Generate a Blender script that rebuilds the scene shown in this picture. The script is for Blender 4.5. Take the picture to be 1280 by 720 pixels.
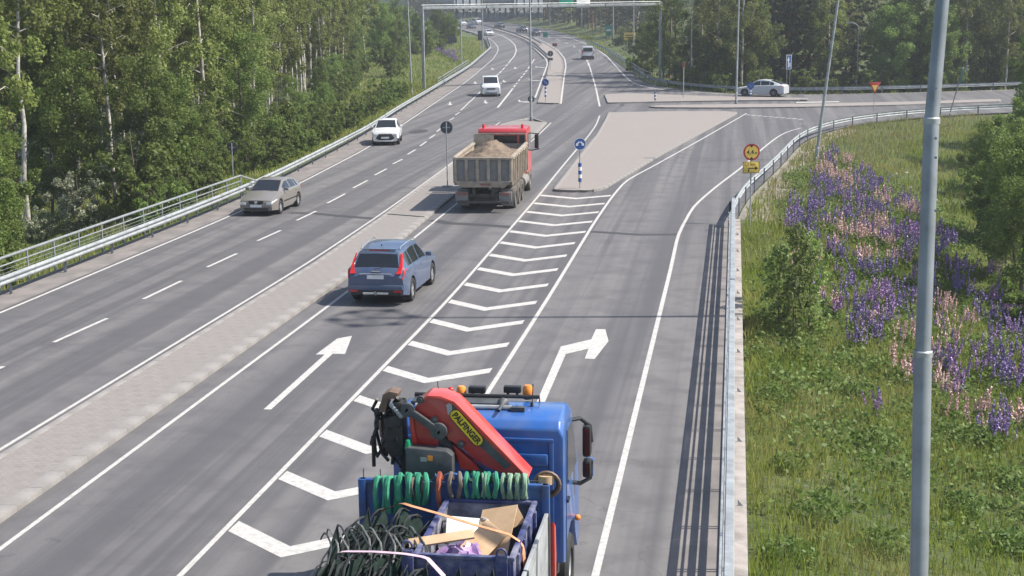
import bpy, bmesh, math, random
import numpy as np
from mathutils import Matrix, Vector

for o in list(bpy.data.objects):
    bpy.data.objects.remove(o, do_unlink=True)
scene = bpy.context.scene
C = scene.collection
R = math.radians

# ---------------------------------------------------------------- camera
# world axes: x = across the road (right +), y = along the near road, z = up
FPX, PIT, ROL, CH = 1845.865, 0.18770697, -0.0130070937, 8.89082931
TH = R(8.6)                       # the camera looks 8.6 degrees left of the road axis
_cp, _sp = math.cos(PIT), math.sin(PIT)
_c, _s = math.cos(ROL), math.sin(ROL)
def _yaw(v):
    c, s = math.cos(TH), math.sin(TH)
    return Vector((v[0]*c - v[1]*s, v[0]*s + v[1]*c, v[2]))
FW = _yaw((0, _cp, -_sp)); _rt = Vector((1, 0, 0)); _up = Vector((0, _sp, _cp))
RT = _yaw(_rt*_c + _up*_s); UP = _yaw(-_rt*_s + _up*_c)
cam_d = bpy.data.cameras.new('camera'); cam = bpy.data.objects.new('camera', cam_d); C.objects.link(cam)
cam_d.sensor_width = 36.0; cam_d.lens = FPX/1280*36.0; cam_d.clip_start = 0.1; cam_d.clip_end = 6000
m = Matrix.Identity(4)
for i in range(3):
    m[i][0] = RT[i]; m[i][1] = UP[i]; m[i][2] = -FW[i]
m[2][3] = CH
cam.matrix_world = m
scene.camera = cam

# ---------------------------------------------------------------- sky, sun, exposure
SUN_EL = R(50.0); SUN_DIR = Vector((0.994*math.cos(SUN_EL), 0.11*math.cos(SUN_EL), math.sin(SUN_EL))).normalized()
world = bpy.data.worlds.new('World'); scene.world = world; world.use_nodes = True
wn = world.node_tree; bg = wn.nodes['Background']
sky = wn.nodes.new('ShaderNodeTexSky'); sky.sky_type = 'NISHITA'; sky.sun_disc = False
sky.sun_elevation = SUN_EL; sky.sun_rotation = math.atan2(SUN_DIR.x, SUN_DIR.y)
sky.air_density = 1.0; sky.dust_density = 1.5; sky.ozone_density = 1.0
wn.links.new(sky.outputs[0], bg.inputs[0]); bg.inputs[1].default_value = 0.11
sl = bpy.data.lights.new('sun', 'SUN'); sl.energy = 4.6; sl.angle = R(0.53); sl.color = (1.0, 0.94, 0.85)
sun = bpy.data.objects.new('sun', sl); C.objects.link(sun)
sun.rotation_euler = SUN_DIR.to_track_quat('Z', 'Y').to_euler(); sun.location = (60, 40, 90)
scene.render.engine = 'CYCLES'
scene.view_settings.view_transform = 'Standard'; scene.view_settings.look = 'None'
scene.view_settings.exposure = 0.8; scene.view_settings.gamma = 1.0
scene.view_settings.use_curve_mapping = False
scene.cycles.max_bounces = 5; scene.cycles.diffuse_bounces = 3; scene.cycles.transmission_bounces = 4
scene.cycles.transparent_max_bounces = 6

# ---------------------------------------------------------------- helpers
def hz(v):                         # the road climbs gently beyond the junction
    if v < 110: return 0.0
    if v < 190: return 0.0135*(v - 110)**2/160
    return 0.0135*(v - 150)
def gp(x, y, z=0.0):               # photo pixel (1280 x 720) -> point at height z above the road
    d = FW*FPX + RT*(x - 640) + UP*(360 - y)
    zz = z
    for _ in range(50):
        t = (zz - CH)/d.z
        zz = .5*zz + .5*(z + hz(d.y*t))
    t = (zz - CH)/d.z
    return Vector((d.x*t, d.y*t, zz))
def g2(x, y, z=0.0):
    q = gp(x, y, z); return (q.x, q.y)
def on_v(x, y, v):                 # the point of the plane y = v that a pixel shows
    d = FW*FPX + RT*(x - 640) + UP*(360 - y); t = v/d.y
    return Vector((d.x*t, v, CH + d.z*t))
def pix(P):
    v = Vector(P) - Vector((0, 0, CH)); k = v.dot(FW)
    if k < .1: return (-9999, -9999)
    return (640 + FPX*v.dot(RT)/k, 360 - FPX*v.dot(UP)/k)
def tag(o, label=None, cat=None, group=None, kind=None):
    if label: o['label'] = label
    if cat: o['category'] = cat
    if group: o['group'] = group
    if kind: o['kind'] = kind
    return o
def link(name, data, parent=None):
    o = bpy.data.objects.new(name, data); C.objects.link(o)
    if parent is not None: o.parent = parent
    return o
def thing(name, label, cat, loc=(0, 0, 0), rz=0.0, group=None):
    o = link(name, None); o.location = loc; o.rotation_euler = (0, 0, rz); o.empty_display_size = .3
    return tag(o, label, cat, group)
def copy_tree(o, parent=None):
    c = o.copy(); C.objects.link(c); c.parent = parent
    for ch in o.children: copy_tree(ch, c)
    return c

class MB:                          # collects shapes, builds ONE mesh
    def __init__(s): s.v = []; s.f = []
    def add(s, vs, fs):
        n = len(s.v); s.v += [tuple(p) for p in vs]; s.f += [tuple(i + n for i in f) for f in fs]; return s
    def box(s, c, d, rz=0.0, rot=None):
        hx, hy, hz_ = d[0]/2, d[1]/2, d[2]/2
        M = rot if rot is not None else Matrix.Rotation(rz, 3, 'Z')
        vs = [Vector(c) + M @ Vector((a*hx, b*hy, e*hz_)) for e in (-1, 1) for b in (-1, 1) for a in (-1, 1)]
        return s.add(vs, [(0, 2, 3, 1), (4, 5, 7, 6), (0, 1, 5, 4), (2, 6, 7, 3), (0, 4, 6, 2), (1, 3, 7, 5)])
    def bar(s, a, b, w, t=None):   # rectangular bar between two points
        a, b = Vector(a), Vector(b); d = b - a; t = t or w
        q = d.to_track_quat('Y', 'Z').to_matrix()
        return s.box((a + b)/2, (w, d.length, t), rot=q)
    def tube(s, pts, r, n=8, caps=True):
        pts = [Vector(p) for p in pts]; rs = r if isinstance(r, (list, tuple)) else [r]*len(pts)
        vs = []; fs = []; prev = None
        for i, p in enumerate(pts):
            d = (pts[min(i+1, len(pts)-1)] - pts[max(i-1, 0)])
            d = d.normalized() if d.length > 1e-9 else Vector((0, 0, 1))
            ref = prev if prev is not None else (Vector((1, 0, 0)) if abs(d.x) < .9 else Vector((0, 1, 0)))
            a = (ref - d*ref.dot(d)); a = a.normalized() if a.length > 1e-6 else d.orthogonal().normalized()
            b = d.cross(a); prev = a
            for k in range(n):
                an = 2*math.pi*k/n; vs.append(p + (a*math.cos(an) + b*math.sin(an))*rs[i])
        for i in range(len(pts)-1):
            for k in range(n):
                k2 = (k+1) % n; fs.append((i*n+k, i*n+k2, (i+1)*n+k2, (i+1)*n+k))
        if caps:
            fs.append(tuple(range(n-1, -1, -1))); fs.append(tuple((len(pts)-1)*n + k for k in range(n)))
        return s.add(vs, fs)
    def prism(s, poly, axis, a, b):   # polygon in the plane across axis, extruded from a to b
        n = len(poly); P = {'x': lambda u, w, t: (t, u, w), 'y': lambda u, w, t: (u, t, w), 'z': lambda u, w, t: (u, w, t)}[axis]
        vs = [P(u, w, a) for u, w in poly] + [P(u, w, b) for u, w in poly]
        fs = [tuple(range(n-1, -1, -1)), tuple(range(n, 2*n))] + [(i, (i+1) % n, n + (i+1) % n, n + i) for i in range(n)]
        return s.add(vs, fs)
    def lathe(s, prof, c=(0, 0, 0), axis='z', n=20):  # prof: (radius, along)
        vs = []; fs = []; m_ = len(prof)
        for k in range(n):
            an = 2*math.pi*k/n; ca, sa = math.cos(an), math.sin(an)
            for r_, h in prof:
                q = {'z': (r_*ca, r_*sa, h), 'x': (h, r_*ca, r_*sa), 'y': (r_*ca, h, r_*sa)}[axis]
                vs.append((q[0]+c[0], q[1]+c[1], q[2]+c[2]))
        for k in range(n):
            k2 = (k+1) % n
            for j in range(m_-1): fs.append((k*m_+j, k2*m_+j, k2*m_+j+1, k*m_+j+1))
        return s.add(vs, fs)
    def ball(s, c, r, seg=10, rings=6, sc=(1, 1, 1)):
        vs = []; fs = []
        for i in range(rings+1):
            ph = math.pi*i/rings
            for k in range(seg):
                an = 2*math.pi*k/seg
                vs.append((c[0]+r*sc[0]*math.sin(ph)*math.cos(an), c[1]+r*sc[1]*math.sin(ph)*math.sin(an), c[2]+r*sc[2]*math.cos(ph)))
        for i in range(rings):
            for k in range(seg): fs.append((i*seg+k, (i+1)*seg+k, (i+1)*seg+(k+1) % seg, i*seg+(k+1) % seg))
        return s.add(vs, fs)
    def mesh(s, name, mat_, bevel=0.0, smooth=35, weld=False):
        me = bpy.data.meshes.new(name); me.from_pydata(s.v, [], s.f); me.update()
        bm = bmesh.new(); bm.from_mesh(me)
        if weld: bmesh.ops.remove_doubles(bm, verts=bm.verts, dist=1e-4)
        bmesh.ops.recalc_face_normals(bm, faces=bm.faces)
        if bevel > 0:
            ed = [e for e in bm.edges if len(e.link_faces) == 2 and e.calc_face_angle(0) > R(28)]
            bmesh.ops.bevel(bm, geom=ed, offset=bevel, segments=2, affect='EDGES', clamp_overlap=True, profile=.6)
        bm.to_mesh(me); bm.free()
        if mat_ is not None: me.materials.append(mat_)
        if smooth:
            me.shade_smooth(); me.set_sharp_from_angle(angle=R(smooth))
        return me
    def build(s, name, mat_, parent=None, bevel=0.0, smooth=35, weld=False):
        return link(name, s.mesh(name, mat_, bevel, smooth, weld), parent)

def sheet(name, poly, off, mat_, parent=None, thick=0.0):
    """a flat polygon laid on the road's height profile"""
    bm = bmesh.new()
    vs = [bm.verts.new((p[0], p[1], 0)) for p in poly]
    f = bm.faces.new(vs)
    if f.normal.z < 0 or f.calc_area() == 0: pass
    bm.normal_update()
    bmesh.ops.triangulate(bm, faces=bm.faces[:])
    y0 = min(p[1] for p in poly); y1 = max(p[1] for p in poly)
    if y1 > 112:
        y = 112.0
        while y < y1:
            if y > y0:
                bmesh.ops.bisect_plane(bm, geom=bm.verts[:] + bm.edges[:] + bm.faces[:], plane_co=(0, y, 0), plane_no=(0, 1, 0), dist=1e-5)
            y += 8 if y < 200 else 25
    for v in bm.verts: v.co.z = hz(v.co.y) + off
    bm.normal_update()
    for f in bm.faces:
        if f.normal.z < 0: f.normal_flip()
    if thick:
        r = bmesh.ops.extrude_face_region(bm, geom=bm.faces[:])
        for e in r['geom']:
            if isinstance(e, bmesh.types.BMVert): e.co.z -= 0
        top = [e for e in r['geom'] if isinstance(e, bmesh.types.BMVert)]
        for v in bm.verts:
            if v not in top: v.co.z -= thick
        bmesh.ops.recalc_face_normals(bm, faces=bm.faces)
    me = bpy.data.meshes.new(name); bm.to_mesh(me); bm.free(); me.materials.append(mat_)
    return link(name, me, parent)
def resample(pts, step):
    pts = [Vector(p) for p in pts]; L = [0.0]
    for a, b in zip(pts, pts[1:]): L.append(L[-1] + (b - a).length)
    n = max(1, round(L[-1]/step)); out = []
    j = 0
    for i in range(n+1):
        t = L[-1]*i/n
        while j < len(pts)-2 and L[j+1] < t: j += 1
        k = (t - L[j])/max(1e-9, L[j+1]-L[j]); out.append(pts[j].lerp(pts[j+1], k))
    return out
def smooth_poly(pts, step=2.0, it=2):
    q = resample(pts, step)
    for _ in range(it):
        q = [q[0]] + [(q[i-1] + q[i]*2 + q[i+1])/4 for i in range(1, len(q)-1)] + [q[-1]]
    return q
def offset2(pts, d):               # shift a plan polyline sideways (right +)
    out = []
    for i, p in enumerate(pts):
        a = pts[max(i-1, 0)]; b = pts[min(i+1, len(pts)-1)]
        t = Vector((b[0]-a[0], b[1]-a[1])).normalized(); out.append(Vector((p[0] + t.y*d, p[1] - t.x*d, 0)))
    return out
def strip(name, pts, w, off, mat_, parent=None):
    """a painted line of width w along a plan polyline"""
    q = [Vector((p[0], p[1], 0)) for p in pts]
    a = offset2(q, -w/2); b = offset2(q, w/2)
    vs = []; fs = []
    for i in range(len(q)):
        for e in (a[i], b[i]): vs.append((e.x, e.y, hz(e.y) + off))
        if i: fs.append((2*i-2, 2*i-1, 2*i+1, 2*i))
    me = bpy.data.meshes.new(name); me.from_pydata(vs, [], fs); me.materials.append(mat_)
    return link(name, me, parent)

# ---------------------------------------------------------------- materials
def new_mat(name):
    m_ = bpy.data.materials.new(name); m_.use_nodes = True
    nt = m_.node_tree; return m_, nt, nt.nodes['Principled BSDF']
def N(nt, t, **kw):
    n = nt.nodes.new(t)
    for k, v in kw.items():
        if k in n.inputs: n.inputs[k].default_value = v
        else: setattr(n, k, v)
    return n
def coords(nt, scale=(1, 1, 1), kind='Object'):
    tc = N(nt, 'ShaderNodeTexCoord'); mp = N(nt, 'ShaderNodeMapping'); mp.inputs['Scale'].default_value = scale
    nt.links.new(tc.outputs[kind], mp.inputs[0]); return mp.outputs[0]
def mixc(nt, fac, a, b, mode='MIX'):
    mx = N(nt, 'ShaderNodeMix', data_type='RGBA', blend_type=mode)
    for sock, val in ((0, fac), (6, a), (7, b)):
        if hasattr(val, 'links') or hasattr(val, 'is_output'): nt.links.new(val, mx.inputs[sock])
        elif sock == 0: mx.inputs[0].default_value = val
        else: mx.inputs[sock].default_value = (*val, 1)
    return mx.outputs[2]
def ramp(nt, fac, stops):
    r = N(nt, 'ShaderNodeValToRGB'); e = r.color_ramp.elements
    while len(e) > 1: e.remove(e[0])
    e[0].position, e[0].color = stops[0][0], (*stops[0][1], 1)
    for p_, c_ in stops[1:]:
        x = e.new(p_); x.color = (*c_, 1)
    nt.links.new(fac, r.inputs[0]); return r.outputs[0]
def noise(nt, vec, scale, detail=4, rough=.6):
    n = N(nt, 'ShaderNodeTexNoise'); n.inputs['Scale'].default_value = scale; n.inputs['Detail'].default_value = detail
    n.inputs['Roughness'].default_value = rough; nt.links.new(vec, n.inputs['Vector']); return n.outputs['Fac']
def bump(nt, bs, h, strength=.3, dist=.01):
    b = N(nt, 'ShaderNodeBump'); b.inputs['Strength'].default_value = strength; b.inputs['Distance'].default_value = dist
    nt.links.new(h, b.inputs['Height']); nt.links.new(b.outputs[0], bs.inputs['Normal'])
def vary(name, a, b, scale=3.0, rough=.6, metal=0.0, stretch=(1, 1, 1), bmp=0.0, grime=None, gscale=1.2, detail=5, coat=0.0, spec=None):
    """colour wandering between a and b, optional grime patches"""
    m_, nt, bs = new_mat(name); v = coords(nt, stretch)
    f = noise(nt, v, scale, detail)
    col = ramp(nt, f, [(.3, a), (.7, b)])
    if grime:
        gf = ramp(nt, noise(nt, coords(nt), gscale, 6, .65), [(.45, (0, 0, 0)), (.7, (1, 1, 1))])
        col = mixc(nt, gf, col, grime)
    nt.links.new(col, bs.inputs['Base Color']); bs.inputs['Roughness'].default_value = rough; bs.inputs['Metallic'].default_value = metal
    if coat: bs.inputs['Coat Weight'].default_value = coat; bs.inputs['Coat Roughness'].default_value = .08
    if spec is not None: bs.inputs['Specular IOR Level'].default_value = spec
    if bmp: bump(nt, bs, f, bmp, .02)
    return m_
def plain(name, c, rough=.5, metal=0.0, coat=0.0):
    return vary(name, tuple(x*.88 for x in c), tuple(min(1, x*1.08) for x in c), 6.0, rough, metal, coat=coat)
def paint(name, c, dirt=.25):
    """car paint with clear coat and a little road dust low down"""
    m_, nt, bs = new_mat(name); v = coords(nt)
    f = noise(nt, v, 2.2, 5); d = ramp(nt, f, [(.4, (0, 0, 0)), (.8, (dirt, dirt, dirt))])
    col = mixc(nt, d, c, (.22, .2, .18)); nt.links.new(col, bs.inputs['Base Color'])
    bs.inputs['Roughness'].default_value = .38; bs.inputs['Coat Weight'].default_value = .6; bs.inputs['Coat Roughness'].default_value = .1
    return m_
def glass(name, c=(.015, .018, .022)):
    m_, nt, bs = new_mat(name); bs.inputs['Base Color'].default_value = (*c, 1); bs.inputs['Roughness'].default_value = .06
    bs.inputs['Specular IOR Level'].default_value = .6
    return m_

def asphalt_mat():
    m_, nt, bs = new_mat('asphalt')
    g = coords(nt, (1, 1, 1)); fine = noise(nt, g, 22, 3, .7); mid = noise(nt, g, .9, 5, .6); big = noise(nt, coords(nt, (.9, .018, 1)), 1.0, 4, .55)
    speck = noise(nt, g, 90, 2, .8)
    c = ramp(nt, fine, [(.25, (.078, .076, .08)), (.75, (.12, .116, .119))])
    c = mixc(nt, ramp(nt, big, [(.4, (0, 0, 0)), (.62, (.85, .85, .85))]), c, (.152, .145, .143))
    trk = noise(nt, coords(nt, (1.15, .012, 1)), 1.0, 3, .6)          # darker wheel tracks along the lanes
    c = mixc(nt, ramp(nt, trk, [(.42, (.8, .8, .8)), (.54, (0, 0, 0))]), c, (.066, .065, .071))
    c = mixc(nt, ramp(nt, mid, [(.35, (.5, .5, .5)), (.55, (0, 0, 0))]), c, (.064, .062, .067))
    drip = noise(nt, coords(nt, (1, .45, 1)), 2.6, 4, .7)              # oil drips and stains
    c = mixc(nt, ramp(nt, drip, [(.66, (0, 0, 0)), (.76, (.6, .6, .6))]), c, (.05, .049, .052))
    c = mixc(nt, ramp(nt, speck, [(.56, (0, 0, 0)), (.75, (.5, .5, .5))]), c, (.22, .21, .2))
    # thin sealed cracks
    w = N(nt, 'ShaderNodeTexVoronoi', feature='DISTANCE_TO_EDGE'); w.inputs['Scale'].default_value = .09
    nz = N(nt, 'ShaderNodeTexNoise'); nz.inputs['Scale'].default_value = .35; nz.inputs['Detail'].default_value = 5; nt.links.new(g, nz.inputs['Vector'])
    ad = N(nt, 'ShaderNodeVectorMath', operation='MULTIPLY_ADD'); ad.inputs[1].default_value = (9, 9, 9)
    nt.links.new(nz.outputs['Color'], ad.inputs[0]); nt.links.new(g, ad.inputs[2]); nt.links.new(ad.outputs[0], w.inputs['Vector'])
    cr = ramp(nt, w.outputs['Distance'], [(0.0, (.45, .45, .45)), (.0035, (0, 0, 0))])
    c = mixc(nt, cr, c, (.045, .044, .047))
    nt.links.new(c, bs.inputs['Base Color']); bs.inputs['Roughness'].default_value = .82
    bump(nt, bs, fine, .35, .01)
    return m_
def marking_mat(name='marking_paint', tint=(.50, .485, .46)):
    m_, nt, bs = new_mat(name); g = coords(nt)
    a = noise(nt, g, 5, 6, .7); b = noise(nt, g, 60, 2, .7)
    c = ramp(nt, a, [(.3, tuple(t*.80 for t in tint)), (.6, tint)])
    wear = ramp(nt, noise(nt, g, 7, 8, .8), [(.46, (0, 0, 0)), (.66, (.85, .85, .85))])
    c = mixc(nt, wear, c, (.27, .26, .26)); c = mixc(nt, ramp(nt, b, [(.55, (0, 0, 0)), (.7, (.35, .35, .35))]), c, (.2, .2, .2))
    nt.links.new(c, bs.inputs['Base Color']); bs.inputs['Roughness'].default_value = .75
    return m_
def paver_mat(name, a, b, joint, brick=(.21, .105), spots=True):
    m_, nt, bs = new_mat(name)
    g = coords(nt, (1, 1, 1))
    br = N(nt, 'ShaderNodeTexBrick'); nt.links.new(g, br.inputs['Vector'])
    br.inputs['Scale'].default_value = 1.0; br.inputs['Brick Width'].default_value = brick[0]; br.inputs['Row Height'].default_value = brick[1]
    br.inputs['Mortar Size'].default_value = .008; br.inputs['Color1'].default_value = (*a, 1); br.inputs['Color2'].default_value = (*b, 1); br.inputs['Mortar'].default_value = (*joint, 1)
    c = br.outputs['Color']
    if spots:
        b2 = N(nt, 'ShaderNodeTexBrick'); nt.links.new(g, b2.inputs['Vector']); b2.offset = .5
        b2.inputs['Scale'].default_value = 1.0; b2.inputs['Brick Width'].default_value = .42; b2.inputs['Row Height'].default_value = .42
        b2.inputs['Mortar Size'].default_value = .11; b2.inputs['Color1'].default_value = (.1, .1, .1, 1); b2.inputs['Color2'].default_value = (.38, .38, .38, 1); b2.inputs['Mortar'].default_value = (0, 0, 0, 1)
        c = mixc(nt, b2.outputs['Color'], c, tuple(x*.62 for x in a))
    d = ramp(nt, noise(nt, g, .5, 6, .65), [(.35, (0, 0, 0)), (.75, (.5, .5, .5))])
    c = mixc(nt, d, c, tuple(x*.8 for x in b))
    d2 = ramp(nt, noise(nt, g, 14, 4, .7), [(.4, (0, 0, 0)), (.8, (.6, .6, .6))])
    c = mixc(nt, d2, c, tuple(x*.72 for x in a))
    nt.links.new(c, bs.inputs['Base Color']); bs.inputs['Roughness'].default_value = .85
    bump(nt, bs, br.outputs['Fac'], -.25, .006)
    return m_
MAT = {}
MAT['asphalt'] = asphalt_mat()
MAT['paint'] = marking_mat()
MAT['paver'] = paver_mat('concrete_pavers', (.232, .212, .198), (.262, .24, .224), (.155, .142, .134))
MAT['paver2'] = paver_mat('island_pavers', (.255, .226, .208), (.285, .254, .233), (.18, .16, .148), spots=False)
MAT['kerb'] = vary('kerb_concrete', (.225, .212, .2), (.285, .27, .255), 5, .9, bmp=.1, grime=(.19, .178, .168), gscale=1.5)
MAT['concrete'] = vary('deck_edge_concrete', (.24, .215, .2), (.35, .315, .295), 3, .85, bmp=.3, grime=(.15, .137, .125), gscale=1.1)
MAT['shoulder'] = vary('dusty_shoulder', (.15, .138, .13), (.225, .2, .188), 2.2, .9, bmp=.2, stretch=(1, .3, 1), grime=(.12, .115, .112), gscale=.8)
MAT['patch'] = vary('patch_or_shadow', (.03, .03, .033), (.05, .05, .054), 9, .8, bmp=.2)
MAT['galv'] = vary('galvanised_steel', (.31, .335, .345), (.44, .462, .468), 5, .5, .35, grime=(.24, .25, .25), gscale=2)
MAT['galv_pole'] = vary('weathered_pole_steel', (.225, .25, .27), (.315, .34, .36), 4, .5, .3, grime=(.16, .18, .19), gscale=2)
MAT['galv_dark'] = vary('weathered_steel', (.2, .22, .24), (.3, .32, .34), 6, .55, .3, grime=(.13, .13, .13))
MAT['rubber'] = vary('tyre_rubber', (.012, .012, .013), (.03, .03, .03), 14, .8)
MAT['black'] = vary('black_plastic', (.012, .012, .014), (.028, .028, .03), 8, .5)
MAT['rim'] = vary('alloy_rim', (.42, .43, .45), (.58, .59, .6), 9, .35, .6)
MAT['glass'] = glass('tinted_glass')
MAT['plate'] = plain('number_plate', (.7, .71, .72), .4)
MAT['red_lamp'] = vary('red_lens', (.42, .012, .012), (.6, .03, .03), 12, .15)
MAT['clear_lamp'] = vary('clear_lens', (.55, .56, .58), (.8, .8, .82), 12, .1, .3)
MAT['amber'] = vary('amber_lens', (.7, .2, .02), (.85, .3, .05), 12, .2)
MAT['chrome'] = plain('chrome_trim', (.7, .71, .72), .2, .9)
MAT['sign_blue'] = plain('sign_blue', (.02, .09, .30), .4)
MAT['sign_yellow'] = plain('sign_yellow', (.72, .50, .10), .45)
MAT['sign_red'] = plain('sign_red', (.42, .03, .03), .45)
MAT['sign_white'] = plain('sign_white', (.74, .74, .73), .45)
MAT['sign_green'] = plain('sign_green', (.01, .20, .14), .45)
MAT['sign_back'] = vary('sign_back_aluminium', (.2, .22, .24), (.3, .32, .34), 5, .5, .3)
MAT['dark_back'] = vary('sign_back_dark', (.05, .056, .066), (.09, .097, .11), 5, .6)
MAT['ink'] = plain('black_print', (.015, .015, .015), .5)
# ---------------------------------------------------------------- plan lines traced from the photograph
def G(*pts, z=0.0): return [gp(x, y, z) for x, y in pts]
wl = [gp(x, y, .68) for x, y in ((313, 230), (400, 187), (458, 158), (500, 131), (551, 102), (587, 81), (614, 58))]
wl = [Vector((-22.95, 12, 0)), Vector((-22.95, 40, 0)), Vector((-22.95, 58, 0)), Vector((-23.1, 68, 0))] + wl[1:]
far_left = [gp(x, y) for x, y in ((617.5, 53.5), (608, 47), (596, 42), (580, 37), (560, 32.5), (540, 29), (505, 25.5))]
WL = smooth_poly([Vector((p.x, p.y, 0)) for p in wl + far_left[1:]], 4.0, 3)
LEFT_EDGE = offset2(WL, -.6)
lineA = smooth_poly([Vector((-21.9, 12, 0)), Vector((-21.9, 40, 0))] + [Vector((*g2(*q), 0)) for q in ((284, 272), (365.5, 234), (457.8, 186), (500, 158), (540, 131), (580, 104), (601, 87), (616.5, 73.6), (622.5, 64), (622.5, 59), (617, 52), (609, 46.5), (594, 40.5), (576, 36))], 3.0, 2)
lineC = smooth_poly([Vector((-14.98, 12, 0)), Vector((-14.98, 50, 0))] + [Vector((*g2(*q), 0)) for q in ((484, 262.5), (567.8, 202), (596, 175), (625, 152.5))], 3.0, 2)
lineE = smooth_poly([Vector((-12.17, 10, 0)), Vector((-12.17, 46, 0))] + [Vector((*g2(*q), 0)) for q in ((507, 306), (575.5, 251), (671, 171), (688.7, 153.4))], 3.0, 2)
lineF = smooth_poly([Vector((-8.68, 10, 0)), Vector((-8.68, 44, 0))] + [Vector((*g2(*q), 0)) for q in ((623, 303), (675, 243), (691.7, 221.7), (718, 190), (732.6, 173.8), (745, 157), (749.6, 144.6))], 3.0, 1)
lineG = smooth_poly([Vector((-5.63, 10, 0)), Vector((-5.63, 45, 0))] + [Vector((*g2(*q), 0)) for q in ((741.7, 280), (764.5, 246.6), (782, 226), (820, 205.8), (872.4, 176.6), (933, 141.7))], 2.0, 1)
lineH = smooth_poly([Vector((-2.07, 10, 0)), Vector((-2.07, 50, 0))] + [Vector((*g2(*q), 0)) for q in ((847.6, 293), (866.6, 258), (893, 235), (928, 208.7), (954, 185), (972, 171), (985, 164), (1001, 160))], 2.0, 1)
line_out_r = smooth_poly([Vector((*g2(*q), 0)) for q in ((676, 38.5), (683, 40), (716, 48.5), (741.6, 58.4), (758.5, 70.3), (771, 84.4), (787, 101), (798, 106.7), (821, 112), (856, 114.5), (918, 118.6), (985, 118.6), (1100, 117), (1243, 113), (1330, 111))], 3.0, 2)
line_ctr = [Vector((*g2(*q), 0)) for q in ((749.6, 133), (745, 110.6), (735.6, 78.5))]
line_out_d = smooth_poly([Vector((*g2(*q), 0)) for q in ((735, 77.4), (726, 64), (716, 57), (702, 51.3), (684, 45.7), (668, 41))], 3.0, 2)
line_out_l = smooth_poly([Vector((*g2(*q), 0)) for q in ((701, 129.6), (705, 97), (707.5, 83), (706, 73.5), (698, 63.3), (684, 54), (668, 47))], 3.0, 2)
line_in_l = smooth_poly([Vector((*g2(*q), 0)) for q in ((669, 122), (677, 100), (684.5, 80), (683, 74), (671, 63), (655, 51.5), (640, 44.5), (620, 38.5))], 3.0, 2)
lineB_far = smooth_poly([Vector((*g2(*q), 0)) for q in ((635.5, 79), (643, 70), (645.5, 63), (643.5, 56), (638, 50.5), (627.8, 44.5), (612, 39.5))], 3.0, 2)
line2_far = smooth_poly([Vector((*g2(*q), 0)) for q in ((622, 134.5), (641, 110.5))], 3.0, 1)
# right-hand guardrail of the curve (top edge at .7 m)
RR = smooth_poly([Vector((-.1, 60, 0))] + [Vector((*g2(x, y, .68), 0)) for x, y in ((928, 232), (949.5, 213), (970.6, 195), (997, 167.5), (1013, 158), (1052, 147), (1091.5, 141.5), (1136.5, 137), (1201, 132.5), (1257, 130), (1330, 128))], 3.0, 2)
# guardrail on the far side of the side road and along the outbound lanes
RF = [Vector((*g2(x, y, .68), 0)) for x, y in ((736.6, 50.6), (758.5, 60.5), (779.5, 74.5), (800, 88), (811, 95.5), (835, 101), (863, 104.5), (920, 108.7), (985, 110), (1100, 108), (1190, 105.5), (1260, 103), (1330, 101))]
RF = smooth_poly(RF, 3.0, 2)
RIGHT_EDGE = [Vector((.02, 8, 0)), Vector((.02, 58, 0))] + offset2(RR, .12)[1:]
FAR_R = offset2(RF, -.3)          # road side margin
far_right = [Vector((*g2(*q), 0)) for q in ((730, 49.5), (712, 43.5), (690, 37.5), (660, 32.5), (640, 29.5), (610, 27), (575, 25), (505, 22))]
road_poly = [(p.x, p.y) for p in LEFT_EDGE] + [(p.x, p.y) for p in reversed(far_right)] + [(p.x, p.y) for p in offset2(RF, .5)][1:] + [(p.x, p.y) for p in reversed(RIGHT_EDGE)]
road_poly.append((-23.5, 8))
road = sheet('road', road_poly, 0.0, MAT['asphalt']); tag(road, kind='structure')
PAINT = MAT['paint']
def mark(name, pts, w=.16, off=.005): return strip(name, pts, w, off, PAINT, road)
mark('edge_line', lineA, .115); mark('edge_line', lineC, .1); mark('edge_line', lineE, .1)
mark('edge_line', lineF, .105); mark('edge_line', lineG, .115); mark('edge_line', lineH, .125)
mark('edge_line', line_out_r, .19); mark('edge_line', line_ctr, .17); mark('edge_line', line_out_l, .17); mark('edge_line', line_in_l, .17)
mark('lane_line', lineB_far, .18); mark('lane_line', line2_far, .2)
dl = ((67, 428, 134, 398), (179, 374, 227, 351), (259, 334, 296, 317), (322, 301, 351, 288), (371, 275.5, 395, 264), (409.3, 254, 431.5, 242.2),
      (441.5, 235, 459.5, 225.5), (468.4, 219, 483.3, 211), (491, 205, 503, 199), (509.5, 193, 519.5, 187), (525, 182.6, 533, 177), (536.7, 173, 543.8, 168.3),
      (546, 164.7, 551.5, 160), (562, 150.5, 567.7, 147), (569, 144, 574.5, 140.3), (576, 137.8, 602, 113.5), (-52, 484, 4.5, 458),
      (619.5, 96, 623, 92.5), (624, 91.5, 627, 88.5), (628, 87.5, 631, 84.5), (632, 83, 634.5, 80.5), (620.5, 95, 622, 93.5),
      (642, 109, 644, 106.5), (645, 105.2, 647, 102.7), (648, 101.3, 650, 99), (651, 97.6, 653, 95.2), (654, 93.8, 656, 91.4), (657, 90, 659, 87.6), (660, 86, 668, 74),
      (734.8, 78, 735.8, 82))
for a in dl[:21] + dl[22:]:
    p, q = g2(a[0], a[1]), g2(a[2], a[3]); mark('lane_dash', [Vector((*p, 0)), Vector((*q, 0))], .13 if a[1] > 130 else .17)
for i in range(len(line_out_d)//2):
    if i % 3 == 0 and 2*i+2 < len(line_out_d): mark('lane_dash', line_out_d[2*i:2*i+3], .2)
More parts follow.
